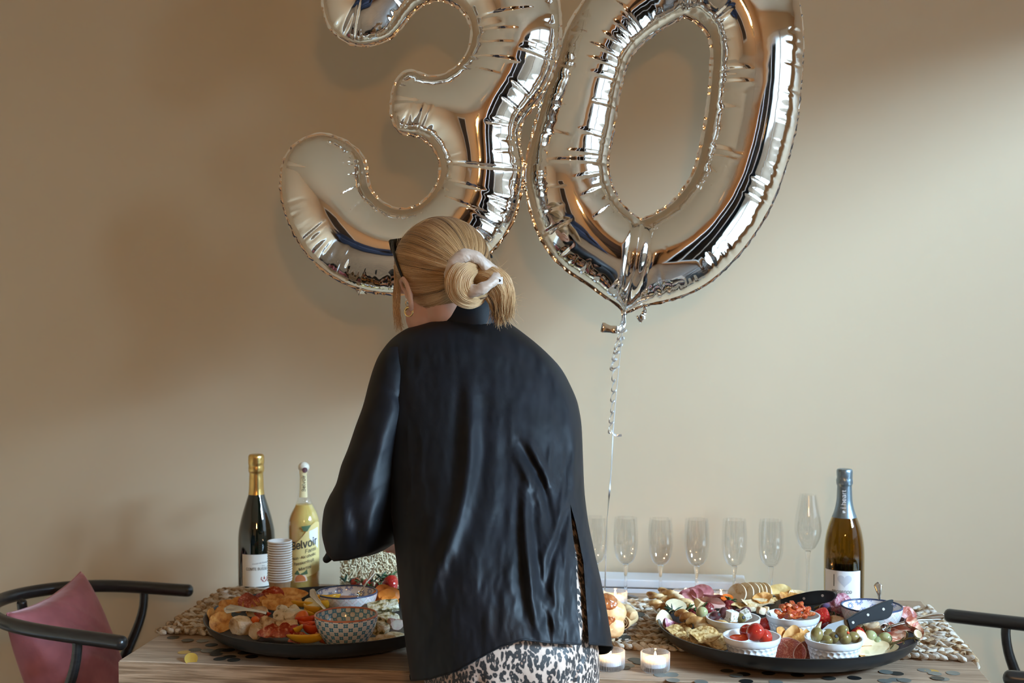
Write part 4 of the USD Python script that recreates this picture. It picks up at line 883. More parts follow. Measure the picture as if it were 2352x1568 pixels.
text_on(obj_l, 'Passionfruit', .0066, .0384, a0 - .02, .066, ink, tilt=.22, slant=.2)
text_on(obj_l, 'Martini', .0066, .0384, a0 + .05, .053, ink, tilt=.22, slant=.2)
art(Point(0, 0).buffer(.0155).difference(Polygon([(-.03, -.03), (.03, -.03), (.03, -.001), (-.03, -.007)])), .0384, .0285, a0 - .22, printed_pale, par=obj_l)
art(Point(0, 0).buffer(.0125).difference(Polygon([(-.03, -.03), (.03, -.03), (.03, .0), (-.03, -.006)])), .0387, .0285, a0 - .24, printed_orange, par=obj_l)
art(Polygon([(-.020, .0), (-.012, .010), (-.006, .001), (.004, .006), (.010, .012), (.012, .001), (-.004, -.002)]), .0386, .0415, a0 - .10, lemon_leaf, par=obj_l)
nk = obj('neck_label', patch(.018, .062, n=16, R=.0150, ang=a0 - .1, z=.246, taper=lambda z: np.interp(z, [.2, .230, .262, .27, .272, .284, .295], [.018, .0152, .0137, .0137, .0157, .0157, .0150])), mat('pale_yellow_label', (.76, .62, .34), .5), bot2, True)
obj('stopper', moved(blob((.013, .013, .012), 2), (0, 0, .283)), mat('cream_stopper', (.75, .68, .55), .5), bot2, True)
obj('seal', wrap(trimesh.creation.cylinder(.0062, .0006, sections=24), .0162, a0 + .15, .278), mat('maroon_seal', (.10, .03, .035), .5), nk, False)
tv = meshkit.text_mesh('Belvoir', .0085, .0002); v = np.array(tv.vertices); v[:, 0] -= v[:, 0].max() / 2; tv.vertices = np.stack([-(v[:, 1] - .004), v[:, 0], v[:, 2]], 1); obj('lettering', wrap(tv, .0156, a0 - .02, .247), ink, nk, False)

# prosecco bottle with a grey foil
p = at_z(1938, 1388, TZ); a0 = facing(p)
bot3 = thing('prosecco_bottle', 'olive glass bottle with a blue-grey foil neck and white label', 'bottle', p)
prof = [(.030, .0), (.0405, .003), (.0425, .010), (.0432, .10), (.0428, .120), (.0395, .150), (.0335, .175), (.0258, .195), (.0195, .213), (.0160, .235), (.0150, .258), (.0150, .290)]
out = fine(prof, 70); inn = out[::-1].copy(); inn[:, 0] -= .003; inn[-1, 1] += .004
obj('glass_body', lathe(np.vstack([[(0, .0)], out, inn, [(0, .006)]]), 56), pane('olive_glass', (.64, .51, .22)), bot3, 50)
liq = [(max(r - .0036, .001), max(z, .006)) for r, z in out if z < .098]
obj('wine', lathe([(0, .006)] + liq + [(0, .0985)], 48), mat('wine', (.012, .014, .006), .1), bot3, 50)
slate = mat('slate_foil', (.26, .33, .38), .33, metallic=.9, bump=.25, bscale=120., bdist=.002)
foilp = [(.0268, .1935), (.0205, .212), (.0170, .232), (.0160, .255), (.0158, .262), (.0176, .266), (.0178, .274), (.0168, .279), (.0172, .293), (.0150, .2985), (0, .299)]
fm_ = lathe(fine(foilp, 50), 48); v = np.array(fm_.vertices); aa = np.arctan2(v[:, 1], v[:, 0]); k_ = np.clip((v[:, 2] - .262) / .008, 0, 1); v[:, :2] *= (1 + .05 * k_ * (meshkit.noise(np.stack([aa * 5, v[:, 2] * 160, aa * 0], -1), 6) - .5))[:, None]; fm_.vertices = v
nf = obj('neck_foil', fm_, slate, bot3, 40)
tv = meshkit.text_mesh('i heart', .0100, .0003); v = np.array(tv.vertices); v[:, 0] -= v[:, 0].max() / 2; tv.vertices = np.stack([-(v[:, 1] - .004), v[:, 0], v[:, 2]], 1); rs = np.interp(.234 + np.array(tv.vertices)[:, 1], [.1935, .212, .232, .255, .262], [.0268, .0205, .0170, .0160, .0158]) + .0004
v = np.array(tv.vertices); an = a0 - .05 + v[:, 0] / .0175; tv.vertices = np.stack([(rs + v[:, 2]) * np.cos(an), (rs + v[:, 2]) * np.sin(an), .234 + v[:, 1]], 1)
obj('lettering', tv, mat('pale_ink', (.75, .76, .76), .4), nf, False)
hpts = [(math.sin(t) ** 3 * 16, 13 * math.cos(t) - 5 * math.cos(2 * t) - 2 * math.cos(3 * t) - math.cos(4 * t)) for t in np.linspace(0, 2 * PI, 40)[:-1]]
heart = Polygon([(x / 17, y / 17) for x, y in hpts])
from shapely import affinity
obj('heart', wrap(extrude(affinity.rotate(affinity.scale(heart, .0042, .0042, origin=(0, 0)), 90, origin=(0, 0)), .0003), .0222, a0 - .05, .2065), MATS['pale_ink'], nf, False)
lb = obj('label', patch(.088, .080, R=.0434, ang=a0 - .12, z=.042), paper_white, bot3, True)
art(Polygon([(-.0009, -.013), (.0009, -.013), (.0009, .013), (-.0009, .013)]), .0437, .061, a0 - .50, ink, par=lb)
art(affinity.scale(heart, .0165, .0158, origin=(0, 0)), .0437, .062, a0 + .03, mat('pale_grey_print', (.58, .58, .62), .6), par=lb)
text_on(lb, 'PROSECCO', .0062, .0437, a0 - .10, .034, ink, squash=.95)
text_on(lb, 'EXTRA DRY  SPARKLING', .0026, .0437, a0 - .12, .024, grey_ink, squash=.9)

# ------------------------------------------------------------------ champagne flutes
def revolve_wall(outer, t, floor):
    out = fine(outer, 46); inn = out[::-1].copy(); inn = inn[inn[:, 1] > floor]; inn[:, 0] = np.maximum(inn[:, 0] - t, 0); return np.vstack([[(0, outer[0][1])], out, inn, [(0, floor)]])
def make_flute(label, loc, outer, stem, hgt_foot=.0035, group=None):
    f = thing('champagne_flute', label, 'flute', loc, group=group)
    obj('bowl', lathe(revolve_wall(outer, .0011, outer[0][1] + .006), 44), pane('flute_glass', (.995, .998, 1.), low=.055, high=.70, power=3.2, rough=.07), f, 60)
    obj('stem', lathe([(0, .003)] + stem + [(0, stem[-1][1])], 24), glass, f, 60)
    r = stem[0][0]; obj('foot', lathe([(0, 0), (.027, 0), (.0285, .0008), (.0275, .0018), (.012, .0032), (.005, .006), (0, .006)], 40), glass, f, 60)
    return f
bowl_p = [(.006, .0775), (.0125, .0800), (.0205, .0900), (.0258, .1060), (.0283, .1270), (.0282, .1450), (.0268, .1650), (.0254, .1815)]
stem_p = [(.0048, .004), (.0036, .012), (.0034, .035), (.0040, .060), (.0058, .0705), (.0066, .0745), (.0058, .0780)]
fl = [(1368, 1371, 'champagne flute partly hidden by the edge of the black shirt'), (1437, 1373, 'champagne flute behind the pastry plate, first one fully in view from the left'), (1517, 1376, 'champagne flute behind the twisted breadstick ends, right of the ribbon'), (1600, 1378, 'champagne flute standing behind the pink ham slices'),
      (1686, 1379, 'champagne flute at the right end of the white radiator, left of the round crackers'), (1770, 1381, 'champagne flute behind the round crackers, nearest the tall tulip glass')]
f0 = None
for x, y, lab in fl:
    q = at_z(x, y, TZ)
    if f0 is None: f0 = make_flute(lab, q, bowl_p, stem_p, group='row of champagne flutes')
    else: copy_of(f0, lab, q)
tall = thing('tulip_glass', 'tall tulip-shaped glass beside the olive prosecco bottle', 'glass', at_z(1855, 1384, TZ))
obj('bowl', lathe(revolve_wall([(.005, .1150), (.0120, .1175), (.0205, .1290), (.0278, .1480), (.0300, .1640), (.0285, .1860), (.0235, .2130), (.0185, .2400)], .0010, .1215), 48), pane('flute_glass'), tall, 60)
obj('stem', lathe([(0, .003), (.0045, .004), (.0032, .014), (.0030, .060), (.0035, .095), (.0052, .1090), (.0062, .1150), (0, .1152)], 24), glass, tall, 60)
obj('foot', lathe([(0, 0), (.033, 0), (.0345, .0008), (.0335, .0018), (.012, .0032), (.005, .006), (0, .006)], 44), glass, tall, 60)

# ------------------------------------------------------------------ stacked paper cups
white_card = mat('white_card', (.82, .80, .77), .6); kraft = mat('kraft_card', (.45, .29, .16), .7, var=(.36, .22, .115), scale=30., stretch=(3, 3, .3))
cp = at_z(643, 1377, TZ)
cup0 = None; CH, CPITCH = .046, .0054
nth = ['topmost', 'second', 'third', 'fourth', 'fifth', 'sixth', 'seventh', 'eighth', 'ninth', 'tenth', 'eleventh', 'twelfth', 'thirteenth', 'fourteenth', 'fifteenth', 'sixteenth', 'lowest']
for k in range(17):
    q = cp + [rr.normal(0, .0003), rr.normal(0, .0003), k * CPITCH]; i = 16 - k
    lab = f'{nth[i]} white-rimmed paper cup in the stack beside the dark bottle' if i in (0, 16) else f'white-rimmed paper cup, {nth[i]} from the top of the stack'
    if cup0 is None:
        cup0 = thing('paper_cup', lab, 'cup', q, group='stacked paper cups')
        obj('body', lathe([(0, .003), (.0185, .003), (.0187, .0), (.0195, .0), (.0250, CH - .001), (.0244, CH - .001), (.0186, .0036), (0, .0036)], 40), kraft, cup0, 40)
        t = np.linspace(0, 2 * PI, 49)
        obj('rim', tube(np.stack([.0256 * np.cos(t), .0256 * np.sin(t), t * 0 + CH - .0012], 1), .0019, 10, cap=False), white_card, cup0, True)
        obj('lining', lathe([(0, .0042), (.0182, .0042), (.0240, CH - .002)], 40), white_card, cup0, 40)
    else: copy_of(cup0, lab, q, rz(k * 1.3))

# ------------------------------------------------------------------ tealights in ribbed glass
holder = pane('ribbed_holder_glass', (.93, .94, .96), low=.05, high=.8, power=2.2, haze=.20); wax = mat('candle_wax', (.90, .78, .62), .5, subsurface_weight=.6, subsurface_scale=.02, subsurface_radius=(1., .6, .35))
flame_m = usdkit.material(stage, '/World/Looks/flame', {'e': ('emission', {'color': (1.0, .72, .36), 'strength': 32.0})}, surface='e.emission')
wick_m = mat('wick', (.05, .04, .035), .9); tin = mat('clear_cup', (.75, .77, .80), .25)
def make_tealight(label, loc):
    c = thing('tealight', label, 'candle', loc)
    n = 176; a = np.arange(n) * 2 * PI / n; rib = .0019 * np.abs(np.cos(a * 18))
    prof = [(.006, 0), (.0215, 0), (.0240, .0025), (.0245, .0060), (.0246, .0340), (.0240, .0352), (.0228, .0345), (.0222, .0100), (.0200, .0085), (.004, .0082)]
    g = np.array([0, 0, .5, 1, 1, .3, 0, 0, 0, 0]); P = np.array([[(r + rb * w) for (r, z), w in zip(prof, g)] for rb in rib])
    V = np.stack([P * np.cos(a)[:, None], P * np.sin(a)[:, None], np.broadcast_to(np.array(prof)[:, 1], P.shape)], -1)
    obj('holder', grid(V, close_u=True), holder, c, 40)
    obj('cup', lathe([(0, .0090), (.0190, .0090), (.0195, .0100), (.0195, .0150), (.0190, .0155), (0, .0155)], 36), tin, c, 40)
    obj('wax', lathe([(0, .0156), (.0188, .0156), (.0190, .0225), (.0175, .0236), (.004, .0228), (0, .0228)], 36), wax, c, 40)
    obj('wick', tube([(0, 0, .0225), (.0004, 0, .0262)], .0006, 6), wick_m, c)
    obj('flame', lathe([(0, .0258), (.0014, .0268), (.0021, .0290), (.0017, .0318), (.0007, .0345), (0, .0362)], 16), flame_m, c, True)
    return c
teas = [(1505, 1540, 'lit ribbed glass tealight standing clear at the front of the table'), (1402, 1536, 'lit ribbed glass tealight tucked under the shirt hem'), (1413, 1393, 'lit tealight behind the pastries near the flutes'), (1574, 1392, 'lit tealight glowing behind the breadstick ends'), (1656, 1395, 'lit tealight glowing behind the ham and the round crackers')]
t0 = None
for x, y, lab in teas:
    q = at_z(x, y, TZ)
    if t0 is None: t0 = make_tealight(lab, q)
    else: copy_of(t0, lab, q, rz(x))
    lt = UsdLux.SphereLight.Define(stage, numbered('/World', 'tealight_glow')); lt.CreateRadiusAttr(.003); lt.CreateIntensityAttr(210.0); lt.CreateColorAttr(Gf.Vec3f(1.0, .56, .22)); lt.AddTranslateOp().Set(Gf.Vec3d(*(q + [0, 0, .0318])))

# ------------------------------------------------------------------ black serving platters
black_tray = mat('matt_black_tray', (.010, .011, .012), .38, bump=.06, bscale=300., bdist=.0005)
PZ = TZ + .0125; RIM = .034
def make_platter(label, loc):
    t = thing('platter', label, 'platter', loc)
    obj('tray', lathe(fine([(.0, .0), (.185, .0), (.206, .0015), (.222, .006), (.234, .016), (.241, RIM - .003)], 40).tolist() + [(.2435, RIM - .0004), (.2440, RIM + .0008), (.2418, RIM + .0012)] + fine([(.2388, RIM - .003), (.231, .0165), (.221, .0090), (.208, .0056), (.185, .0050), (.0, .0050)], 30).tolist(), 120), black_tray, t, 60)
    return t
cR = at_z(1807, 1434, PZ + RIM); cR[2] = PZ; cL = at_z(757, 1407, PZ + RIM); cL[2] = PZ
plR = make_platter('large round black platter of cheese, meats and fruit on the right of the table', cR)
plL = copy_of(plR, 'large round black platter of crisps, meats and dips left of the woman', cL)
FZ = PZ + .006                                                        # platter floor

# ------------------------------------------------------------------ confetti
conf_m = {'grey': mat('grey_foil_card', (.22, .225, .20), .42, metallic=.35), 'dark': mat('dark_foil_card', (.06, .058, .048), .4, metallic=.3), 'black': mat('black_card', (.010, .010, .009), .5), 'gold': mat('gold_foil_card', (.72, .47, .10), .30, metallic=.75)}
def confetti_mesh(bend=0.):
    a = np.linspace(0, 2 * PI, 33)[:-1]; r = np.array([0.0001, .006, .012]); P = np.stack([r[None] * np.cos(a)[:, None], r[None] * np.sin(a)[:, None], bend * 60 * (r[None] * np.cos(a)[:, None]) ** 2], -1)
    top = np.concatenate([P, P[:, ::-1] - [0, 0, .00022]], 1); return grid(top, close_u=True, close_v=True)
C_L = [(398, 1464, 'dark', .2), (431, 1471, 'dark', 0), (465, 1472, 'grey', .1), (486, 1481, 'black', 0), (448, 1492, 'dark', 0), (476, 1495, 'grey', 0), (493, 1497, 'dark', .1), (509, 1493, 'dark', 0), (525, 1494, 'black', 0), (497, 1503, 'dark', 0), (528, 1508, 'dark', 0), (505, 1513, 'dark', .1), (537, 1516, 'dark', .1), (578, 1508, 'black', 0), (560, 1500, 'dark', 0), (676, 1512, 'black', 0)]
C_M = [(1457, 1515, 'dark', 0), (1468, 1522, 'dark', 0), (1443, 1528, 'grey', 0), (1433, 1534, 'dark', .1), (1517, 1550, 'grey', 0), (1543, 1550, 'grey', .1), (1546, 1563, 'grey', 0)]
C_R = [(1670, 1541, 'dark', 0), (1691, 1552, 'grey', .2), (1708, 1548, 'black', 0), (1714, 1565, 'black', 0), (1782, 1566, 'grey', .2), (1832, 1551, 'black', 0), (1765, 1547, 'black', 0), (1904, 1558, 'dark', 0), (1963, 1557, 'black', .5), (2033, 1564, 'grey', 0), (2035, 1544, 'grey', 0), (2060, 1547, 'dark', 0), (2077, 1563, 'grey', .1), (2057, 1561, 'grey', 0), (2123, 1539, 'grey', 0), (2147, 1547, 'grey', .1), (2189, 1546, 'grey', 0), (2153, 1558, 'dark', 0), (2165, 1559, 'grey', 0), (1610, 1566, 'grey', 0)]
nc = 0
for grp, lst, where in (('confetti by the left platter', C_L, 'by the left platter'), ('confetti by the tealights', C_M, 'between the front tealights'), ('confetti by the right platter', C_R, 'before the right platter')):
    for x, y, tone, bend in sorted(lst):
        same = sorted(q[0] for q in lst if q[2] == tone); i = [q for q in sorted(lst) if q[2] == tone].index((x, y, tone, bend)); n_ = len(same)
        spot = '' if n_ == 1 else ('leftmost ' if i == 0 else 'rightmost ' if i == n_ - 1 else nth[i] + ' from the left, ')
        nc += 1; b = max(bend, .05) * .08 * rr.uniform(.5, 1.5)
        item('confetti_disc', confetti_mesh(b), conf_m[tone], f'{spot}{"black" if tone == "black" else "dark grey" if tone == "dark" else "silver grey"} confetti disc {where}', 'confetti', at_z(x, y, TZ) + [0, 0, .0005 + .0004 * (nc % 3)], rz(rr.uniform(0, 6.28)) @ rx(.02 * rr.normal()), group=grp + ', ' + tone, smooth=False)
item('confetti_disc', confetti_mesh(.0), conf_m['gold'], 'gold confetti disc lying flat at the left end of the table', 'confetti', at_z(423, 1498, TZ) + [0, 0, .0006], smooth=False)
item('confetti_disc', confetti_mesh(.28), conf_m['gold'], 'bright gold confetti disc bent upright near the table\'s left corner', 'confetti', at_z(439, 1519, TZ) + [0, 0, .005], rz(.4) @ rx(.9), smooth=False)
item('confetti_disc', confetti_mesh(.03), conf_m['gold'], 'pale gold confetti disc under a grey one at the table\'s right end', 'confetti', at_z(2140, 1541, TZ) + [0, 0, .0003], smooth=False)
for x, y, where in ((1435, 1468, 'in front of the pastry plate'), (1468, 1414, 'behind the pastry plate rim')):
    item('confetti_disc', confetti_mesh(.1), conf_m['dark'], f'dark confetti disc caught on the jute runner {where}', 'confetti', at_z(x, y, RUN_Z) + [0, 0, .003], rx(.2), smooth=False)

# ------------------------------------------------------------------ food: makers
def fuzz(v, amp, scale, seed):
    n = np.stack([meshkit.fbm(v * scale + 11.3 * k + seed * 3.7, 3, seed + k) - .5 for k in range(3)], -1); return v + n * 2 * amp
def sheet(w, h, t=.0014, curl=(0., 0.), wave=0., seed=0, n=22, lump=.06, fold=0.):
    """A thin rounded slice: curl bends it about each axis, fold (radians) doubles it over its long axis, wave ruffles the edge."""
    a = np.linspace(0, 2 * PI, 2 * n + 1)[:-1]; r = np.linspace(0, 1, 9) ** .8; r[0] = 1e-3
    ed = 1 + lump * 2 * (meshkit.fbm(np.stack([np.cos(a) * 1.6 + seed, np.sin(a) * 1.6, a * 0 + seed * .37], -1), 2, seed) - .5)
    X = r[None] * np.cos(a)[:, None] * ed[:, None] * w / 2; Y = r[None] * np.sin(a)[:, None] * ed[:, None] * h / 2
    def lift(X, Y, Z):
        for ax, c in ((0, curl[0]), (1, curl[1])):
            if abs(c) > 1e-6:
                S = (X, Y)[ax]; L = (w, h)[ax]; th = S / L * c; R = L / c; S2 = (R - Z) * np.sin(th); Z = Z + R * (1 - np.cos(th))
                X, Y = (S2, Y) if ax == 0 else (X, S2)
        return X, Y, Z
    Z = wave * np.sin(3 * a + seed)[:, None] * (r[None] ** 2) * .5 + wave * 1.4 * (meshkit.fbm(np.stack([X * 60, Y * 60, X * 0 + seed], -1), 3, seed + 1) - .5)
    if fold:
        th = np.clip(Y / (.10 * h) + .5, 0, 1); ang = fold * th; yy = np.maximum(Y, 0); Z = Z + np.where(Y > 0, yy * np.sin(ang), 0); Y = np.where(Y > 0, yy * np.cos(ang), Y)
    X, Y, Z = lift(X, Y, Z)
    P = np.stack([X, Y, Z], -1); G = np.concatenate([P, P[:, ::-1] - [0, 0, t]], 1); m = grid(G, close_u=True, close_v=True)
    m.fix_normals(); return m
def twist(pts, r, turns=5., ridge=.29, seed=0, flat=.8, taper=.75):
    """Twisted breadstick through points (metres)."""
    p = smooth_path(pts, 70) if len(pts) > 2 else np.linspace(pts[0], pts[1], 70)
    n, s = len(p), 18; t = np.linspace(0, 1, n); tg = np.gradient(p, axis=0); tg /= np.linalg.norm(tg, axis=1, keepdims=True)
    a0 = np.cross(tg, [0, 0, 1.0]); a0 /= np.linalg.norm(a0, axis=1, keepdims=True) + 1e-9; b0 = np.cross(a0, tg)
    ang = np.arange(s) * 2 * PI / s; ph = 2 * PI * turns * .55 * t
    rad = r * (taper + (1 - taper) * np.sin(PI * np.clip(t * .94 + .03, 0, 1)) ** .5) * np.minimum(1, np.minimum(t, 1 - t) * 16 + .25)
    ph = ph + .5 * np.sin(7 * t + seed)
    g = .5 + .5 * np.cos(2 * (ang[None] - ph[:, None])); nick = np.exp(-((g - .12) / .16) ** 2)
    R_ = rad[:, None] * (1 - ridge * 1.6 * (1 - g) - .16 * nick) * (1 + .30 * (meshkit.fbm(np.stack([t[:, None] * 9 + 0 * ang, np.cos(ang)[None] + 0 * t[:, None], np.sin(ang)[None] + seed + 0 * t[:, None]], -1), 3, seed) - .5))
    P = p[:, None] + R_[..., None] * (np.cos(ang)[None, :, None] * a0[:, None] + np.sin(ang)[None, :, None] * b0[:, None])
    P = np.concatenate([np.repeat(p[:1, None], s, 1), P, np.repeat(p[-1:, None], s, 1)]); return grid(P, close_v=True)
def crescent(L, r, bend=.5, flat=.45, seed=0):
    """A curved strip of pepper."""
    t = np.linspace(-.5, .5, 22); p = np.stack([L * np.sin(t * bend * 2) / (bend * 2) * 1.0, t * 0, L * (1 - np.cos(t * bend * 2)) / (bend * 2)], 1)
    return moved(tube(p, r * (1 - .75 * (2 * np.abs(t)) ** 3.0) , 14, flat=flat, upv=[0, 0, 1.0]))
def chunk(size, seed=0, amp=.12, sub=3, boxy=.55, rough=.03, cut=None):
    m = trimesh.creation.icosphere(sub); v = np.array(m.vertices); s = v / np.abs(v).max(1, keepdims=True)
    v = v * (1 - boxy) + s * .82 * boxy; v = fuzz(v, amp, 1.3, seed); v = fuzz(v, rough, 7., seed + 5)
    if cut: q = np.asarray(cut); R_ = rz(seed * .7) @ rx(.35); w = v @ R_; w = np.clip(w, -q, q); v = w @ R_.T
    m.vertices = v * np.asarray(size) / 2; return m
def tilt(yaw=0, pitch=0, roll=0): return rz(math.radians(yaw)) @ rx(math.radians(pitch)) @ ry(math.radians(roll))
def V_(yaw=0, pitch=0, roll=0): return VIEW @ tilt(yaw, pitch, roll)       # angles seen from the front of the table
def put(x, y, z): return at_z(x, y, TZ + z)
def food(name, mesh, m, label, cat, x, y, z, rot=None, group=None, smooth=50): return item(name, mesh, m, label, cat, put(x, y, z), V_() if rot is None else rot, group, smooth)

# materials
crisp_o = mat('orange_crisp', (.62, .28, .055), .65, var=[(.3, (.44, .16, .028)), (.5, (.62, .27, .055)), (.7, (.72, .38, .11))], scale=70., bump=.5, bscale=260., bdist=.0015)
crisp_t = mat('tortilla_crisp', (.55, .34, .12), .75, var=[(.34, (.30, .15, .035)), (.46, (.52, .31, .10)), (.62, (.64, .44, .20))], scale=150., bump=.6, bscale=300., bdist=.0015)
cracker_m = mat('pale_cracker', (.66, .47, .24), .7, var=[(.3, (.50, .30, .12)), (.5, (.68, .50, .27)), (.7, (.76, .60, .38))], scale=80., bump=.4, bscale=260., bdist=.001)
bake = mat('golden_baked_dough', (.55, .30, .10), .5, var=[(.28, (.33, .135, .035)), (.45, (.56, .30, .10)), (.58, (.70, .46, .20)), (.72, (.80, .62, .38))], scale=38., detail=3., bump=.35, bscale=160., bdist=.002, coat_weight=.15, coat_roughness=.3)
bread_pale = mat('pale_baked_dough', (.72, .50, .27), .55, var=[(.3, (.52, .29, .12)), (.5, (.74, .53, .31)), (.68, (.82, .67, .47))], scale=42., detail=3., bump=.35, bscale=160., bdist=.002)
chicken = mat('cooked_chicken', (.62, .41, .21), .42, var=[(.30, (.30, .14, .045)), (.44, (.58, .36, .17)), (.56, (.66, .46, .26)), (.7, (.74, .58, .40))], scale=38., bump=.5, bscale=180., bdist=.002)
chicken_w = mat('white_chicken', (.74, .62, .45), .5, var=[(.25, (.20, .13, .05)), (.34, (.66, .52, .33)), (.7, (.80, .70, .55))], scale=65., bump=.6, bscale=200., bdist=.003)
herb_meat = mat('herbed_chicken', (.62, .50, .28), .5, var=[(.32, (.10, .075, .02)), (.41, (.46, .33, .13)), (.52, (.64, .52, .32)), (.72, (.74, .66, .50))], scale=90., detail=5., bump=.7, bscale=220., bdist=.003)
salami = mat('salami', (.42, .095, .06), .4, var=[(.40, (.37, .07, .042)), (.60, (.47, .12, .075)), (.70, (.58, .25, .17))], scale=420., detail=2., bump=.3, bscale=300., bdist=.001, specular_ior_level=.6)
salami_p = mat('purple_salami', (.42, .13, .16), .4, var=[(.38, (.36, .095, .13)), (.55, (.48, .19, .23)), (.66, (.62, .38, .40))], scale=210., bump=.3, bscale=300., bdist=.001, specular_ior_level=.6)
chorizo = mat('red_chorizo', (.45, .07, .025), .35, var=[(.40, (.38, .045, .018)), (.60, (.52, .11, .04)), (.68, (.66, .30, .17))], scale=150., bump=.3, bscale=260., bdist=.001, specular_ior_level=.6)
ham = mat('pink_ham', (.60, .25, .25), .42, var=[(.35, (.54, .20, .21)), (.6, (.66, .33, .31)), (.75, (.74, .46, .40))], scale=40., bump=.2, bscale=200., bdist=.001, specular_ior_level=.55)
ham_pale = mat('pale_ham', (.66, .37, .31), .42, var=[(.35, (.60, .30, .26)), (.65, (.72, .46, .38))], scale=35., bump=.2, bscale=200., bdist=.001)
prosc = mat('prosciutto', (.52, .17, .10), .38, var=[(.38, (.46, .13, .08)), (.52, (.58, .22, .13)), (.60, (.76, .52, .38))], scale=26., stretch=(1, 5, 2), bump=.3, bscale=160., bdist=.0015)
cheese_w = mat('pale_cheese', (.78, .66, .42), .45, var=(.82, .73, .52), scale=25.)
cheese_y = mat('butter_cheese', (.76, .56, .24), .45, var=(.80, .64, .34), scale=25.)
apple_m = mat('cheese_slice_cream', (.80, .65, .38), .42, var=(.84, .72, .48), scale=20.); rind_m = mat('orange_rind', (.52, .22, .04), .5)
pep_y = mat('yellow_pepper', (.78, .43, .030), .30, var=(.72, .36, .02), scale=22.); pep_r = mat('red_pepper', (.56, .035, .010), .25, var=(.64, .085, .015), scale=22.); pep_o = mat('orange_pepper', (.76, .17, .018), .28, var=(.70, .11, .012), scale=22.)
tomato = mat('red_tomato', (.36, .012, .010), .12, var=(.46, .035, .014), scale=22., coat_weight=.4); carrot = mat('carrot', (.75, .24, .035), .5, var=(.70, .19, .02), scale=40.)
sdt = mat('dried_tomato', (.50, .075, .018), .35, var=[(.3, (.36, .035, .010)), (.5, (.54, .09, .02)), (.7, (.62, .22, .075))], scale=90., bump=.6, bscale=220., bdist=.002)
straw_m = usdkit.material(stage, '/World/Looks/strawberry_flesh', {'tc': ('texture_coordinate', {}), 'v': ('voronoi_texture', {'scale': 230.}), 'r': ('rgb_ramp', {'ramp': [(0, (.72, .42, .14)), (.14, (.66, .30, .10)), (.22, (.40, .012, .010)), (1, (.50, .020, .014))]}), 'b': ('bump', {'strength': .5, 'distance': .0015}), 'p': ('principled_bsdf', {'roughness': .25, 'coat_weight': .2})},
    [('tc.object', 'v.vector'), ('v.distance', 'r.fac'), ('r.color', 'p.base_color'), ('v.distance', 'b.height'), ('b.normal', 'p.normal')], surface='p.BSDF')
straw_d = mat('dark_strawberry_flesh', (.17, .012, .018), .3, var=[(.62, (.17, .010, .016)), (.68, (.42, .18, .12))], scale=330., bump=.4, bscale=260., bdist=.001, coat_weight=.2)
leaf = mat('leaf_green', (.055, .115, .035), .5, var=(.10, .17, .055), scale=60.); leaf_d = mat('rosemary_green', (.025, .06, .032), .5)
grape_g = mat('green_grape', (.36, .37, .17), .2, var=(.46, .44, .24), scale=30., subsurface_weight=.3, subsurface_scale=.01); grape_p = mat('purple_grape', (.10, .055, .12), .3, var=(.16, .10, .20), scale=40.)
olive_g = mat('green_olive', (.165, .125, .035), .22, var=(.26, .19, .07), scale=60., coat_weight=.3); olive_p = mat('purple_olive', (.075, .022, .026), .2, var=(.13, .045, .045), scale=60., coat_weight=.4); hole_m = mat('olive_hole', (.012, .008, .006), .6)
feta = mat('feta', (.82, .80, .74), .6, var=[(.30, (.38, .36, .26)), (.38, (.80, .77, .70)), (1, (.84, .82, .77))], scale=170.)
stone = mat('white_glazed_ceramic', (.80, .80, .80), .15, coat_weight=.4, coat_roughness=.05)
steel = mat('polished_steel', (.78, .77, .75), .12, metallic=1.0); blade_m = mat('knife_blade', (.42, .41, .40), .32, metallic=.9); handle_m = mat('black_knife_handle', (.010, .011, .013), .28)
stem_m = mat('twig', (.16, .13, .05), .7, var=(.24, .20, .09), scale=80.)

round_m = mat('cream_cracker', (.76, .61, .38), .7, var=[(.30, (.60, .40, .19)), (.42, (.76, .60, .37)), (.7, (.82, .70, .50))], scale=60., bump=.4, bscale=260., bdist=.001)

# ------------------------------------------------------------------ bowls and ramekins
def ramekin(label, x, y, z=FZ - TZ):
    """White dish with a plain lip over a band of hexagonal dimples; (x, y) is the middle of its rim."""
    R, Hh = .0515, .048
    c = at_z(x, y, TZ + z + Hh); c[2] = TZ + z
    zz = np.concatenate([[.0, .0015], np.linspace(.004, .034, 34), [.0352, .0362, .0372, .040, .045, .0475, .0482, .0475, .045, .030, .012, .007, .0065]])
    base = np.interp(zz, [0, .0015, .004, .034, .036, .040, .048], [.036, .0385, .0400, .0465, .0480, .0500, .0515])
    inner = np.arange(len(zz)) > 41; base[inner] = [R - .0018, R - .0035, .0485, .0430, .0375, .034, .001][-int(inner.sum()):]
    n = 192; a = np.arange(n) * 2 * PI / n
    A_, Z_ = np.meshgrid(a, zz, indexing='ij'); cu = A_ / (2 * PI) * 26; rv = Z_ / .0098
    best = np.full(A_.shape, 9.)
    for row in range(0, 5):
        off = .5 * (row % 2); du = (cu - off + .5) % 1 - .5; dv = (rv - row * .86 - .25)
        best = np.minimum(best, np.hypot(du * 1.0, dv))
    dimple = np.clip(1 - (best / .52) ** 2, 0, 1); band = ((Z_ > .0035) & (Z_ < .0345) & ~inner[None]).astype(float)
    Rr = base[None] - .0021 * dimple * band
    d = thing('ramekin', label, 'dish', c)
    P = np.stack([Rr * np.cos(A_), Rr * np.sin(A_), Z_], -1); P = np.concatenate([np.repeat([[[0, 0, 0.]]], n, 0), P], 1)
    obj('dish', grid(P, close_u=True), stone, d, 45); return c
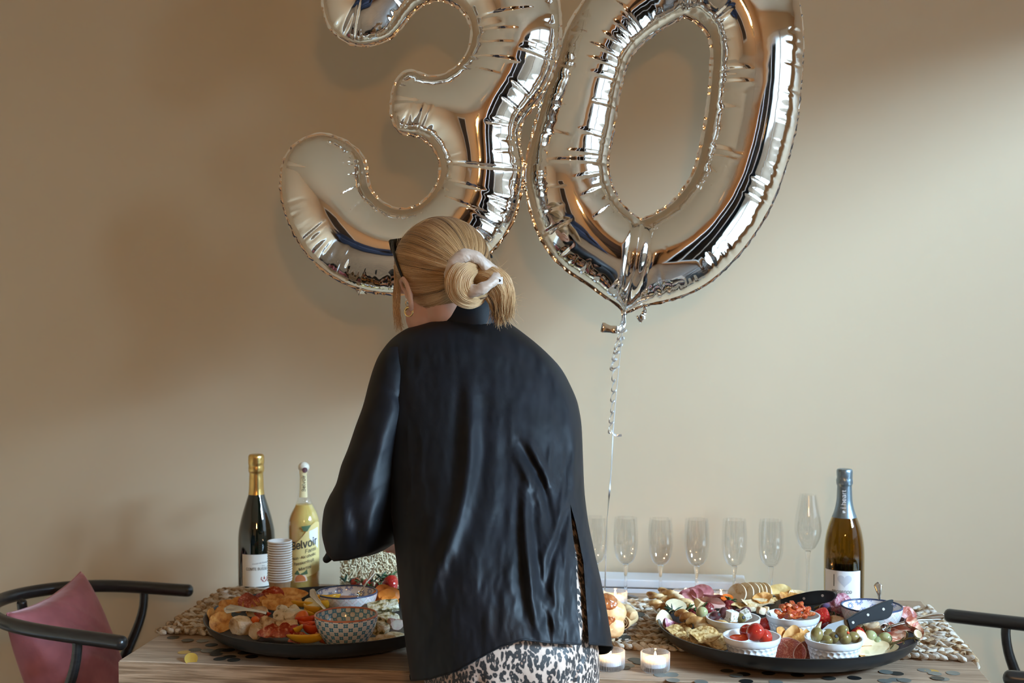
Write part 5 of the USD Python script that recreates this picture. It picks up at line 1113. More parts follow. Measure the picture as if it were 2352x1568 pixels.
def pattern_mat(name, bg, ring, core, scale, rot, th, petals=8., depth=.45):
    """Rows of petalled flowers on a slanted lattice, printed in the glaze."""
    nodes = {'u': ('uvmap', {'attribute': 'st'}), 'm': ('mapping', {'rotation': (0, 0, rot), 'scale': (scale, scale, 1)}), 'v': ('voronoi_texture', {'scale': 1.0, 'randomness': 0.0, 'dimensions': '2D'}),
             'd': ('vector_math', {'math_type': 'subtract'}), 'x': ('separate_xyz', {}), 'a': ('math', {'math_type': 'arctan2'}), 'k': ('math', {'math_type': 'multiply', 'value2': petals}), 'c': ('math', {'math_type': 'cosine'}), 'q': ('math', {'math_type': 'multiply_add', 'value2': -depth * .5, 'value3': 1.0}), 'l': ('math', {'math_type': 'multiply'}),
             'r': ('rgb_ramp', {'ramp': [(0, core), (th[0], core), (th[0] + .015, ring), (th[1], ring), (th[1] + .015, bg), (th[2], bg), (th[2] + .015, ring), (th[3], ring), (th[3] + .015, bg), (1, bg)]}), 'p': ('principled_bsdf', {'roughness': .15, 'coat_weight': .4})}
    return usdkit.material(stage, f'/World/Looks/{name}', nodes, [('u.UV', 'm.vector'), ('m.vector', 'v.vector'), ('m.vector', 'd.vector1'), ('v.position', 'd.vector2'), ('d.vector', 'x.vector'), ('x.y', 'a.value1'), ('x.x', 'a.value2'), ('a.value', 'k.value1'), ('k.value', 'c.value1'), ('c.value', 'q.value1'), ('v.distance', 'l.value1'), ('q.value', 'l.value2'), ('l.value', 'r.fac'), ('r.color', 'p.base_color')], surface='p.BSDF')
def pbowl(label, x, y, R, Hh, outside, inside, rim_m, z=FZ - TZ, rings=30):
    c = at_z(x, y, TZ + z + Hh); c[2] = TZ + z
    b = thing('patterned_bowl', label, 'bowl', c)
    def shell(f, z0, nm, m_):
        t = np.linspace(0, 1, 40); r = f(t); zz = z0 + (Hh - z0) * t; n = 97; a = np.linspace(0, 2 * PI, n)
        P = np.stack([r[None] * np.cos(a)[:, None], r[None] * np.sin(a)[:, None], np.broadcast_to(zz, (n, 40))], -1)
        L_ = np.concatenate([[0], np.cumsum(np.hypot(np.diff(r), np.diff(zz)))])
        uv = np.stack([np.broadcast_to(a[:, None] * R * .9, (n, 40)), np.broadcast_to(L_, (n, 40))], -1).reshape(-1, 2)
        g = grid(P); k = numbered(str(b.GetPath()), nm); pr = usdkit.mesh(stage, k, g, m_, True, uv=uv); return pr.GetPrim()
    prof_o = lambda t: (R * .52) + (R * .48) * np.sin(t * PI / 2) ** .8
    shell(prof_o, .004, 'body', outside)
    shell(lambda t: (prof_o(t) - .0028) * np.clip(t * 9, .0, 1) ** .5, .008, 'lining', inside)
    t = np.linspace(0, 2 * PI, 73); obj('rim', tube(np.stack([(R - .0014) * np.cos(t), (R - .0014) * np.sin(t), t * 0 + Hh], 1), .0019, 10, cap=False), rim_m, b, True)
    obj('foot', lathe([(0, .001), (R * .46, .0), (R * .52, .0), (R * .53, .005), (0, .006)], 48), stone, b, 40)
    return b, c, Hh, R
blue_f = pattern_mat('teal_flower_glaze', (.74, .73, .72), (.075, .23, .36), (.34, .55, .66), 84., PI / 4, (.11, .315, .90, .91), 4.)
blue_in = pattern_mat('teal_lining_glaze', (.74, .74, .74), (.13, .33, .50), (.40, .60, .70), 84., PI / 4, (.10, .38, .90, .91), 4.)
navy_in = pattern_mat('navy_motif_glaze', (.78, .78, .80), (.05, .10, .36), (.76, .76, .80), 46., 0.35, (.15, .23, .28, .33), 8., .25)
pink_out = pattern_mat('rose_lattice_glaze', (.76, .72, .72), (.60, .30, .26), (.64, .67, .66), 66., PI / 4, (.33, .37, .90, .91), 4., -.5)
coral_rim = mat('coral_rim', (.62, .20, .11), .25); navy_rim = mat('navy_rim', (.035, .055, .13), .25)
dip_w = mat('white_dip', (.78, .68, .56), .35, var=(.72, .58, .44), scale=40.); dip_o = mat('orange_dip', (.68, .34, .20), .4, var=(.60, .26, .13), scale=50.)
def dip(label, c, r, z, m_, seed):
    g = lathe([(0, z + .004), (r * .3, z + .005), (r * .6, z + .001), (r * .85, z + .003), (r, z), (r * .8, z - .012), (0, z - .014)], 40); g.vertices = fuzz(np.array(g.vertices), .0018, 55., seed)
    item('dip', g, m_, label, 'dip', c, smooth=True)
bB, cB, hB, rB = pbowl('small bowl with a teal flower pattern and coral rim, holding white dip', 795, 1411, .0585, .062, blue_f, blue_in, coral_rim)
dip('creamy white dip inside the teal flower bowl', cB, .047, .038, dip_w, 2)
bK, cK, hK, rK = pbowl('bowl with navy motifs inside and pink lattice outside, at the back of the left platter', 797, 1359, .0625, .050, pink_out, navy_in, navy_rim)
dip('orange-pink dip inside the navy-rimmed bowl on the left platter', cK, .051, .030, dip_o, 5)
bP, cP, hP, rP = pbowl('bowl with navy motifs inside, on the right platter beside the olive bottle', 2002, 1391, .0585, .055, pink_out, navy_in, navy_rim)
dip('pale dip low inside the navy-rimmed bowl on the right platter', cP, .042, .026, dip_w, 8)
rT = ramekin('white dimpled ramekin of red cherry peppers at the front of the right platter', 1727, 1458)
rS = ramekin('white dimpled ramekin piled with sun-dried tomatoes', 1821, 1410)
rO = ramekin('white dimpled ramekin of green olives at the front of the right platter', 1915, 1463)
rF = ramekin('white ramekin of dark olives and feta cubes', 1684, 1416)

def olive(label, x, y, z, m_, rot, hole=True, s=1.0, group=None):
    o = thing('olive', label, 'olive', put(x, y, z), rot, group)
    obj('flesh', blob((.0098 * s, .0098 * s, .0122 * s), 3, .03, 10, int(x)), m_, o, True)
    if hole: obj('hole', moved(lathe([(0, .0), (.0034 * s, .0), (.0034 * s, .0008), (.0024 * s, .0012), (0, .0012)], 16), (0, 0, .0113 * s)), hole_m, o, False)
    return o
RZ = FZ - TZ + .048                                                    # height of a ramekin's rim over the table
for x, y, z, r_, h_, lab in [(1876, 1457, RZ + .004, V_(20, -15, 20), False, 'green olive with a pointed tail at the left edge of the olive ramekin'), (1898, 1470, RZ - .006, V_(0, 80, 40), False, 'herb-flecked green olive at the front left of the olive ramekin'), (1902, 1456, RZ - .008, V_(0, 20, 80), False, 'green olive half hidden at the back of the olive ramekin'),
                             (1915, 1464, RZ - .002, V_(0, 62, 10), True, 'green olive showing its round dark hole'), (1934, 1451, RZ + .009, V_(10, 30, 30), False, 'topmost green olive with a red pimento spot'), (1941, 1466, RZ - .003, V_(0, 60, -30), False, 'green olive below the topmost one in the olive ramekin'), (1961, 1463, RZ - .003, V_(0, 30, -60), True, 'green olive at the right edge of the olive ramekin')]:
    o = olive(lab, x, y, z, olive_g, r_, h_, 1.12 if 'topmost' in lab or 'tail' in lab else 1.0)
    if 'tail' in lab: obj('tail', tube([(0, 0, .011), (.002, 0, .018), (.0045, 0, .024)], [.005, .0035, .0012], 10), mat('olive_tail', (.42, .33, .18), .4), o, True)
    if 'pimento' in lab: obj('pimento', moved(blob((.0036, .0036, .002), 2), (.003, -.0075, .0085)), pep_r, o, True)
for x, y, z, r_, h_, lab in [(1642, 1415, RZ - .001, V_(0, 55, 35), True, 'dark olive with a pale-edged hole, left in the feta ramekin'), (1662, 1408, RZ + .004, V_(0, 10, 10), False, 'tallest dark olive left of the first feta cube'), (1711, 1405, RZ + .001, V_(0, 20, 50), False, 'dark olive behind the right feta cube'), (1696, 1411, RZ - .003, V_(0, 40, 0), False, 'dark olive between the two feta cubes'), (1701, 1419, RZ - .004, V_(0, 70, 20), True, 'olive with a black hole in front of the right feta cube')]:
    olive(lab, x, y, z, olive_p if 'black hole' not in lab else olive_g, r_, h_)
food('feta_cube', fuzz_box := rbox((.0200, .0200, .0195), .0018), feta, 'herb-flecked feta cube between the dark olives, left one', 'cheese', 1680, 1414, RZ + .001, V_(32, 6, 4))
food('feta_cube', rbox((.0165, .0165, .0165), .0018), feta, 'feta cube tipped on its corner, right one in the ramekin', 'cheese', 1713, 1411, RZ + .002, V_(20, 25, -30))
def round_veg(name, label, cat, x, y, z, rad, m_, rot=None, dent=True, sq=.92, group=None):
    g = blob((rad, rad, rad * sq), 3, .05, 12, int(x) % 50)
    if dent: v = np.array(g.vertices); rr_ = np.hypot(v[:, 0], v[:, 1]) / rad; v[:, 2] -= np.where(v[:, 2] > 0, .28 * rad * np.exp(-(rr_ / .35) ** 2), 0); v[:, 0] += .10 * rad * np.sign(v[:, 0]) * np.exp(-(v[:, 0] / (.3 * rad)) ** 2) * (v[:, 2] < 0); g.vertices = v
    return food(name, g, m_, label, cat, x, y, z, V_() if rot is None else rot, group, True)
round_veg('cherry_pepper', 'largest glossy red cherry pepper standing proud of its ramekin', 'pepper', 1735, 1451, RZ + .008, .0155, tomato, V_(30, 40, 30), sq=1.1)
round_veg('cherry_pepper', 'dark red cherry pepper behind the largest one', 'pepper', 1715, 1449, RZ + .002, .0130, tomato, V_(0, 10, -20))
round_veg('cherry_pepper', 'orange-red cherry pepper at the right of its ramekin', 'pepper', 1757, 1462, RZ - .001, .0140, tomato, V_(0, 30, 40))
food('pepper_slice', crescent(.036, .006, .5), pep_r, 'red pepper sliver lying at the left of the cherry pepper ramekin', 'pepper', 1700, 1464, RZ - .006, V_(-8, -90, 0))
SDT = ['at the left rim of the ramekin', 'on the left slope of the heap', 'in the middle of the heap', 'just right of the middle of the heap', 'on the right slope of the heap', 'at the right rim of the ramekin', 'low at the front left', 'low at the front, left of centre', 'low at the front, right of centre', 'low at the front right', 'high on the left of the heap', 'high left of the topmost pieces', 'high right of the topmost pieces', 'high on the right of the heap', 'high at the far right of the heap', 'topmost of the heap, left one', 'topmost of the heap, right one']
for k, (x, y, z, s) in enumerate([(1788, 1407, 0, 15), (1803, 1399, .006, 17), (1818, 1404, .004, 18), (1834, 1400, .006, 17), (1850, 1404, .002, 16), (1862, 1410, -.003, 14), (1796, 1413, -.004, 16), (1812, 1415, -.003, 18), (1830, 1414, -.003, 17), (1846, 1415, -.004, 15), (1797, 1392, .012, 13), (1812, 1391, .013, 14), (1826, 1393, .012, 14), (1842, 1393, .011, 14), (1855, 1398, .006, 13), (1820, 1385, .010, 12), (1838, 1386, .010, 11)]):
    g = chunk((s * .0013, s * .00085, s * .00062), k + 3, .30, 3, .3, .07)
    food('sun_dried_tomato', g, sdt, 'torn piece of sun-dried tomato ' + SDT[k], 'tomato', x, y, RZ + z + .004, V_(k * 67, 25 * math.sin(k * 2.1), 30 * math.cos(k * 1.7)), 'sun-dried tomatoes in the ramekin')

# ------------------------------------------------------------------ berries, leaves, grapes
def calyx(n, L, w, m_, parent, z, seed=0, up=.35):
    r = np.random.default_rng(seed)
    for k in range(n):
        a = 2 * PI * k / n + r.uniform(-.25, .25); l = L * r.uniform(.75, 1.15); t = np.linspace(0, 1, 7)
        p = np.stack([l * t, 0 * t, up * l * np.sin(t * 2.2) * r.uniform(.3, 1.4)], 1); wd = w * np.sin(PI * np.clip(t * .92 + .08, 0, 1)) ** .7
        P = np.stack([p + np.outer(wd, [0, 1, 0]), p + [0, 0, -.0006], p - np.outer(wd, [0, 1, 0]), p + [0, 0, .0008]], 1)
        obj('leaf', moved(grid(P, close_v=True), (0, 0, z), rz(a)), m_, parent, True)
def strawberry(label, x, y, z, s, rot, m_=None, leaves=7, leaf_len=.011):
    b = thing('strawberry', label, 'strawberry', put(x, y, z), rot)
    g = lathe(fine([(0, -.021), (.0045, -.0185), (.0098, -.010), (.0128, -.001), (.0125, .0055), (.0080, .0095), (.002, .0092), (0, .0085)], 30), 36); v = np.array(g.vertices) * s; g.vertices = fuzz(v, .0008, 60., int(x) % 40)
    obj('berry', g, m_ or straw_m, b, True)
    if leaves: calyx(leaves, leaf_len * s, .0030 * s, leaf, b, .0088 * s, int(x)); obj('stalk', tube([(0, 0, .008 * s), (.001, 0, .013 * s), (.003, .001, .017 * s)], .0009 * s, 6), leaf, b, True)
strawberry('large bright strawberry on its side, right of the sun-dried tomatoes', 1889, 1416, .050, 1.35, V_(70, 75, 20), leaves=0)
strawberry('strawberry with broad upright leaves between the three ramekins', 1757, 1436, .040, 1.15, V_(-60, -60, 40), leaves=8, leaf_len=.020)
strawberry('dark strawberry behind the orange crisps, leaves to the right', 1817, 1446, .036, .95, V_(80, 100, 0), straw_d, 7, .010)
strawberry('strawberry beside the knife bolster with thin curling leaves', 1972, 1459, .044, 1.15, V_(-70, -70, 10), leaves=6, leaf_len=.016)
strawberry('dark strawberry under the big breadstick, left of the green grape', 1593, 1406, .040, 1.0, V_(50, -60, 20), straw_d, 7, .012)
strawberry('dark red strawberry between the green grape and the feta ramekin', 1627, 1399, .046, 1.0, V_(100, -50, 20), straw_d, 6, .012)
strawberry('dark strawberry under the pale ham with a tuft of leaves', 1674, 1393, .046, 1.1, V_(-20, -40, 0), straw_d, 8, .013)
strawberry('small dark strawberry behind the knife blade', 1897, 1434, .036, 1.0, V_(60, 80, 0), straw_d, 0)
strawberry('dark strawberry between the pink salami flower and the navy bowl', 1930, 1412, .036, .85, V_(120, -60, 0), straw_d, 6, .011)
def grape(label, x, y, z, m_, r=.0105, group=None): return food('grape', blob((r, r, r * 1.12), 3, .02, 10, int(x)), m_, label, 'grape', x, y, z, V_(0, 40, 20), group, True)
grape('pale green grape beside the big breadstick', 1612, 1407, .050, grape_g, .0118)
grape('green grape left of the herb stalk, behind the cream slices', 1998, 1463, .042, grape_g, .0125); grape('green grape at the front of the three by the cream slices', 2014, 1475, .034, grape_g, .0105); grape('round green grape next to the prosciutto', 2032, 1467, .040, grape_g, .0120)
grape('dusky purple grape under the twig', 1895, 1399, .052, grape_p, .0120); grape('small purple grape behind the sun-dried tomatoes', 1846, 1383, .055, grape_p, .0085)
def sprig(label, x, y, z, L, n, rot, m_=leaf_d, needle=.016, w=.0016, curve=.3, seed=0):
    s_ = thing('herb_sprig', label, 'herb', put(x, y, z), rot); r = np.random.default_rng(seed)
    t = np.linspace(0, 1, 12); p = np.stack([L * (t - .5), curve * L * (t - .5) ** 2, .004 * np.sin(5 * t)], 1); obj('stem', tube(p, .0011, 6), stem_m, s_, True)
    for k in range(n):
        q = p[int(r.integers(1, 12))]; a, e = r.uniform(0, 2 * PI), r.uniform(.1, 1.2); d = np.array([math.cos(a) * math.cos(e), math.sin(a) * math.cos(e), math.sin(e)]); l = needle * r.uniform(.6, 1.2)
        obj('needle', tube([q, q + d * l * .5 + [0, 0, .001], q + d * l], [w * .6, w, w * .25], 6, flat=.45), m_, s_, True)
sprig('dark green rosemary tip behind the purple salami', 1549, 1403, .056, .022, 11, V_(10, -60, 0), seed=1)
sprig('rosemary tips below the salami slices, beside the olive ramekin', 1868, 1495, .024, .016, 9, V_(0, -40, 0), seed=2, needle=.010)
sprig('rosemary between the pink salami flower and the large strawberry', 1913, 1413, .048, .030, 16, V_(0, -30, 0), seed=3, needle=.013)
sprig('curling green leaves beside the feta ramekin and the knife', 1590, 1400, .050, .020, 8, V_(0, -30, 0), leaf, needle=.012, w=.0028, seed=5)
st = thing('grape_stalk', 'dry grape stalk with fine tendrils along the right rim of the platter', 'stalk', (0, 0, 0))
zz_ = .042
mp = smooth_path([put(2032, 1474, .036), put(2058, 1475, .040), put(2078, 1468, .046), put(2098, 1465, .050), put(2113, 1470, .048)], 30); obj('stem', tube(mp, np.linspace(.0026, .0014, 30), 8), stem_m, st, True)
for k in range(12):
    q = mp[2 + 2 * k]; r_ = np.random.default_rng(k); e = q + RIGHT * r_.uniform(-.010, .014) + np.array([0, 0, r_.uniform(-.016, .016)]) - FLAT * r_.uniform(0, .010)
    obj('tendril', tube(smooth_path([q, (q + e) / 2 + RIGHT * .004 + [0, 0, .003], e], 8), .0009, 6), stem_m, st, True)
obj('bud', moved(lathe([(0, -.003), (.005, .001), (.0085, .007), (.0080, .008), (.004, .003), (0, .001)], 16), put(2103, 1459, .056), VIEW @ tilt(0, 50, 20)), mat('papery_bud', (.72, .58, .38), .7), st, True)
tw = thing('grape_stalk', 'thin twig arching over the purple grape behind the sun-dried tomatoes', 'stalk', (0, 0, 0))
obj('stem', tube(smooth_path([put(1872, 1396, .050), put(1884, 1391, .056), put(1905, 1384, .060), put(1931, 1381, .060)], 16), np.linspace(.0022, .0012, 16), 8), stem_m, tw, True)

# ------------------------------------------------------------------ right platter
def stick(label, pts, r, m_, turns, seed): item('breadstick', twist([put(*q) for q in pts], r * 1.12, turns, seed=seed), m_, label, 'breadstick', smooth=60)
stick('short twisted breadstick end pointing left at the back of the right platter', [(1489, 1366, .060), (1512, 1371, .062), (1540, 1380, .058)], .0082, bake, 2.5, 1)
stick('long twisted breadstick lying over the back left rim of the right platter', [(1516, 1356, .066), (1548, 1369, .068), (1575, 1382, .062), (1596, 1394, .052)], .0088, bake, 3.5, 2)
stick('breadstick with a knotted end resting on the left rim below the others', [(1496, 1387, .050), (1512, 1389, .052), (1530, 1398, .046), (1546, 1406, .040)], .0098, bake, 2., 3)
stick('thickest twisted breadstick lying beside the crisps on the right platter', [(1556, 1409, .054), (1584, 1421, .055), (1614, 1437, .050), (1640, 1452, .042), (1662, 1468, .032)], .0118, bake, 4., 4)
stick('thin twisted breadstick in front of the feta ramekin', [(1612, 1420, .056), (1648, 1430, .056), (1684, 1437, .056), (1722, 1441, .056)], .0066, bake, 4.5, 5)
stick('pale seeded breadstick chunk under the black handled knife', [(1952, 1433, .046), (1985, 1432, .050), (2015, 1431, .050), (2046, 1433, .046)], .0122, bread_pale, 3.5, 6)
food('bread_piece', chunk((.045, .024, .022), 3, .12), bread_pale, 'torn pale bread piece in front of the seeded breadstick', 'bread', 2013, 1452, .036, V_(20, 10, -15))
food('bread_piece', chunk((.030, .022, .018), 4, .12), bread_pale, 'small toasted bread piece behind the front knife blade', 'bread', 1922, 1424, .044, V_(0, 0, 10))
food('nut_piece', chunk((.020, .016, .018), 5, .15), bread_pale, 'pale nut-like chunk left of the sun-dried tomato ramekin', 'nut', 1748, 1402, .050, V_(20, 0, 20)); food('nut_piece', chunk((.014, .013, .014), 6, .15), bread_pale, 'second pale chunk touching the sun-dried tomato ramekin', 'nut', 1760, 1400, .050, V_(70, 0, 0))
food('bread_piece', chunk((.026, .014, .012), 8, .12), bread_pale, 'flat toasted bread piece behind the feta ramekin', 'bread', 1724, 1397, .046, V_(10, 10, 0))
food('cheese_slice', sheet(.042, .026, .0028, (.3, .5), .002, 2, lump=.05), cheese_w, 'white cheese slice between the breadsticks', 'cheese', 1553, 1389, .058, V_(-25, 45, 10))
food('cheese_slice', sheet(.046, .032, .0022, (1.6, .4), .002, 4, lump=.04), cheese_w, 'curled pale cheese slice standing against the platter\'s left rim', 'cheese', 1525, 1424, .044, VIEW @ rz(math.radians(20)) @ rx(math.radians(70)) @ rz(math.radians(-62)))
food('salami_slice', sheet(.052, .050, .0016, (.9, .5), .005, 6, fold=2.6, lump=.05), salami_p, 'folded purple salami slice by the left rim of the right platter', 'salami', 1553, 1429, .044, VIEW @ ry(math.radians(28)) @ rx(math.radians(100)))
for k, (x, y, z, w, yaw, pit, rol, mm, lab) in enumerate([(1581, 1367, .062, .040, 0, 68, -20, ham, 'pink ham slice at the left of the folded ham'), (1592, 1365, .064, .044, 5, 64, -12, ham, 'second pink ham slice from the left in the folded ham'), (1612, 1362, .066, .050, 0, 60, 0, ham, 'tallest pink ham slice in the middle of the folded ham'), (1637, 1369, .062, .050, 0, 58, 18, ham, 'rosy ham slice at the right of the folded ham'), (1636, 1385, .056, .052, -14, 34, 8, ham_pale, 'pale ham slice folded in front of the pink ones')]):
    food('ham_slice', sheet(w, w * .92, .0018, (.7, .8), .006, 20 + k, fold=1.9 if k > 2 else .6, lump=.06), mm, lab, 'ham', x, y, z, V_(yaw, pit, rol))
food('cheese_cube', rbox((.020, .018, .018), .002), mat('seared_cheese', (.76, .58, .34), .5, var=(.62, .40, .18), scale=60.), 'toasted cheese cube in front of the ham slices', 'cheese', 1606, 1388, .054, V_(30, 20, 25))
food('fruit_slice', sheet(.026, .018, .006, (.5, .4), .002, 9), pep_o, 'orange-pink fruit slice left of the round crackers', 'fruit', 1670, 1373, .060, V_(0, 50, 0))
for k, (x, y, z, rol, lab) in enumerate([(1692, 1364, .064, -66, 'round pale cracker at the left end of the leaning row'), (1709, 1362, .066, -62, 'round pale cracker second from the left in the leaning row'), (1723, 1361, .066, -58, 'round pale cracker third from the left in the leaning row'), (1732, 1361, .066, -56, 'round pale cracker fourth from the left in the leaning row'), (1741, 1361, .066, -54, 'round pale cracker fifth from the left in the leaning row'), (1752, 1362, .065, -48, 'round brownish cracker at the right end of the leaning row')]):
    food('round_cracker', sheet(.044, .044, .0036, (.12, .1), .0012, 30 + k, lump=.02), round_m, lab, 'cracker', x, y, z, VIEW @ rz(math.radians(-46 - k)) @ rx(math.radians(70)) @ rz(k * .7))
for k, (x, y, z, w, h, yaw, pit, rol, mm, lab) in enumerate([(1791, 1357, .070, .048, .030, 0, 58, 0, mat('yellow_crisp', (.76, .56, .24), .6, var=(.68, .44, .14), scale=50.), 'large pale yellow crisp standing behind the back knife'), (1752, 1374, .062, .042, .028, 10, 40, -10, crisp_o, 'orange crisp leaning below the round crackers'), (1738, 1386, .054, .070, .026, 3, 26, 4, cracker_m, 'long seeded cracker lying in front of the round crackers'), (1812, 1371, .062, .044, .026, -10, 30, 10, crisp_o, 'orange crisp under the back knife'), (1830, 1365, .064, .040, .024, 12, 40, 8, cracker_m, 'rough pale crisp behind the knife\'s rivets'), (1784, 1380, .056, .046, .024, 5, 22, 0, crisp_t, 'brown crisp left of the back knife blade'), (1700, 1392, .050, .036, .020, 0, 20, 0, crisp_t, 'brown crisp edge behind the dark olives')]):
    food('crisp', sheet(w, h, .0016, (.8, .7), .005, 40 + k, lump=.09), mm, lab, 'crisp', x, y, z, V_(yaw, pit, rol))
for k, (x, y, z, w, h, yaw, pit, rol, lab) in enumerate([(1618, 1457, .050, .058, .036, -8, 26, 4, 'broad speckled tortilla chip on top of the pile'), (1556, 1447, .040, .046, .034, 15, 14, 12, 'tortilla chip at the left end of the pile'), (1564, 1457, .036, .048, .032, 8, 12, -14, 'tortilla chip edge-on under the left end of the pile'), (1580, 1464, .034, .048, .034, -14, 24, 8, 'golden tortilla chip left of the broad top one'), (1604, 1476, .034, .050, .034, 10, 20, -10, 'tortilla chip under the front edge of the broad top one'), (1634, 1472, .040, .052, .034, 12, 24, 14, 'folded tortilla chip right of the broad top one'), (1652, 1480, .032, .052, .032, -20, 16, 16, 'pointed tortilla chip nearest the cherry pepper ramekin'), (1580, 1476, .028, .044, .028, 22, 8, 0, 'tortilla chip low against the front rim'), (1630, 1488, .026, .052, .030, -6, 8, 0, 'lowest tortilla chip lying on the tray at the front'), (1570, 1436, .042, .034, .024, 0, 20, -20, 'small tortilla chip behind the pile, under the salami'), (1650, 1466, .040, .034, .030, 40, 30, 0, 'tortilla chip touching the thick breadstick'), (1606, 1466, .040, .046, .034, 60, 14, 6, 'tortilla chip beneath the broad speckled one')]):
    food('tortilla_chip', sheet(w, h * 1.15, .0018, (.40 * (-1) ** k, .25), .005, 60 + k, lump=.10), crisp_t, lab, 'tortilla chip', x, y, z, V_(yaw, pit, rol))
for k, (x, y, z, w, h, rot, mm, lab) in enumerate([(1795, 1467, .038, .030, .046, VIEW @ rz(.7) @ rx(1.25), crisp_o, 'orange crisp standing on edge left of the pale one'), (1817, 1467, .038, .032, .052, VIEW @ rz(-.25) @ ry(.35) @ rx(1.15), mat('peach_crisp', (.76, .44, .16), .6, var=(.68, .34, .10), scale=50.), 'pale peach crisp standing between two orange ones'), (1835, 1478, .032, .036, .042, VIEW @ rz(-.6) @ ry(.5) @ rx(1.0), crisp_o, 'curled orange crisp right of the pale standing one'), (1846, 1462, .036, .030, .036, VIEW @ rz(.2) @ rx(.9), crisp_o, 'orange crisp behind, against the olive ramekin'), (1776, 1487, .028, .032, .024, VIEW @ rx(.6), cracker_m, 'cracker edge behind the red salami slices')]):
    food('crisp', sheet(w, h, .0016, (1.0, .6), .004, 80 + k, lump=.07), mm, lab, 'crisp', x, y, z, rot)
for k, (x, y, w, yaw, lab) in enumerate([(1776, 1498, .058, 12, 'left of the three folded salami slices at the front rim'), (1810, 1496, .066, 0, 'middle of the three folded salami slices at the front rim'), (1856, 1504, .058, -8, 'right of the three folded salami slices at the front rim')]):
    sl_ = thing('salami_slice', lab, 'salami', put(x, y + 4, .024 + .004 * (k == 1)), V_(180 + yaw, -52, yaw)); g = sheet(w, .056, .0026, (1.5, 1.0), .004, 90 + k, lump=.03); obj('slice', g, salami, sl_, 50)
    ring = np.array(g.vertices).reshape(44, 18, 3)[:, 8]; obj('casing', tube(np.vstack([ring, ring[:1]]), .0010, 6, cap=False), mat('salami_casing', (.62, .36, .27), .5), sl_, True)
for k, (x, y, z, w, h, yaw, pit, rol, lab) in enumerate([(1982, 1478, .036, .036, .052, 20, 62, 20, 'cream slice with orange rind standing by the olive ramekin'), (2006, 1480, .034, .058, .030, -14, 34, 10, 'long cream slice with orange rind at the back of the fan'), (1996, 1497, .026, .064, .032, 16, 20, -6, 'front cream slice with orange rind lying along the rim'), (2034, 1484, .030, .048, .032, -30, 30, 8, 'cream slice with orange rind at the right end of the fan'), (1978, 1500, .026, .034, .026, 40, 24, 0, 'small cream slice corner at the left of the fan')]):
    c_ = thing('cheese_slice', lab, 'cheese', put(x, y, z), V_(yaw, pit, rol)); g = sheet(w, h, .0016, (.6, .3), .003, 100 + k, lump=.04); obj('slice', g, apple_m, c_, 50)
    a = np.linspace(0, 2 * PI, 45)[:-1]; ring = np.array(g.vertices).reshape(44, 18, 3)[:, 8]; obj('rind', tube(ring[8:30] - [0, 0, .0007], .0011, 6), rind_m, c_, True)
food('prosciutto', sheet(.056, .046, .0016, (1.5, .8), .009, 110, fold=2.2, lump=.08), prosc, 'folded prosciutto slice beside the green grape', 'ham', 2048, 1458, .040, V_(10, 30, 5)); food('prosciutto', sheet(.050, .050, .0018, (2.6, 1.0), .012, 111, lump=.08), prosc, 'rolled prosciutto with white fat at the right rim', 'ham', 2093, 1445, .050, V_(70, 60, -20)); food('prosciutto', sheet(.052, .034, .0016, (.9, .8), .008, 112, fold=1.5), prosc, 'flat prosciutto slice under the spoon', 'ham', 2066, 1446, .040, V_(-10, 20, 10))
food('salami_slice', sheet(.040, .040, .0024, (.3, .4), .003, 113, lump=.03), salami, 'round salami slice leaning on the navy bowl\'s right side', 'salami', 2074, 1414, .048, V_(-14, 62, 30)); food('salami_slice', sheet(.040, .038, .0024, (.3, .4), .003, 114, lump=.03), salami, 'round salami slice behind, farthest right by the spoon', 'salami', 2084, 1415, .046, V_(-24, 66, 38))
food('salami_slice', sheet(.050, .050, .0016, (1.6, 1.2), .010, 115, lump=.06), salami_p, 'ruffled pink salami flower left of the navy bowl', 'salami', 1919, 1396, .052, V_(0, 70, 0)); food('salami_slice', sheet(.048, .040, .0016, (1.1, .8), .008, 116, lump=.06), salami_p, 'pink salami slice behind the flower, against the bottle', 'salami', 1936, 1383, .056, V_(10, 60, 20))
food('cheese_slice', sheet(.036, .020, .0030, (.4, .3), .002, 117), cheese_w, 'pale cheese slice under the twig beside the knife tip', 'cheese', 1908, 1381, .058, V_(20, 30, 0))

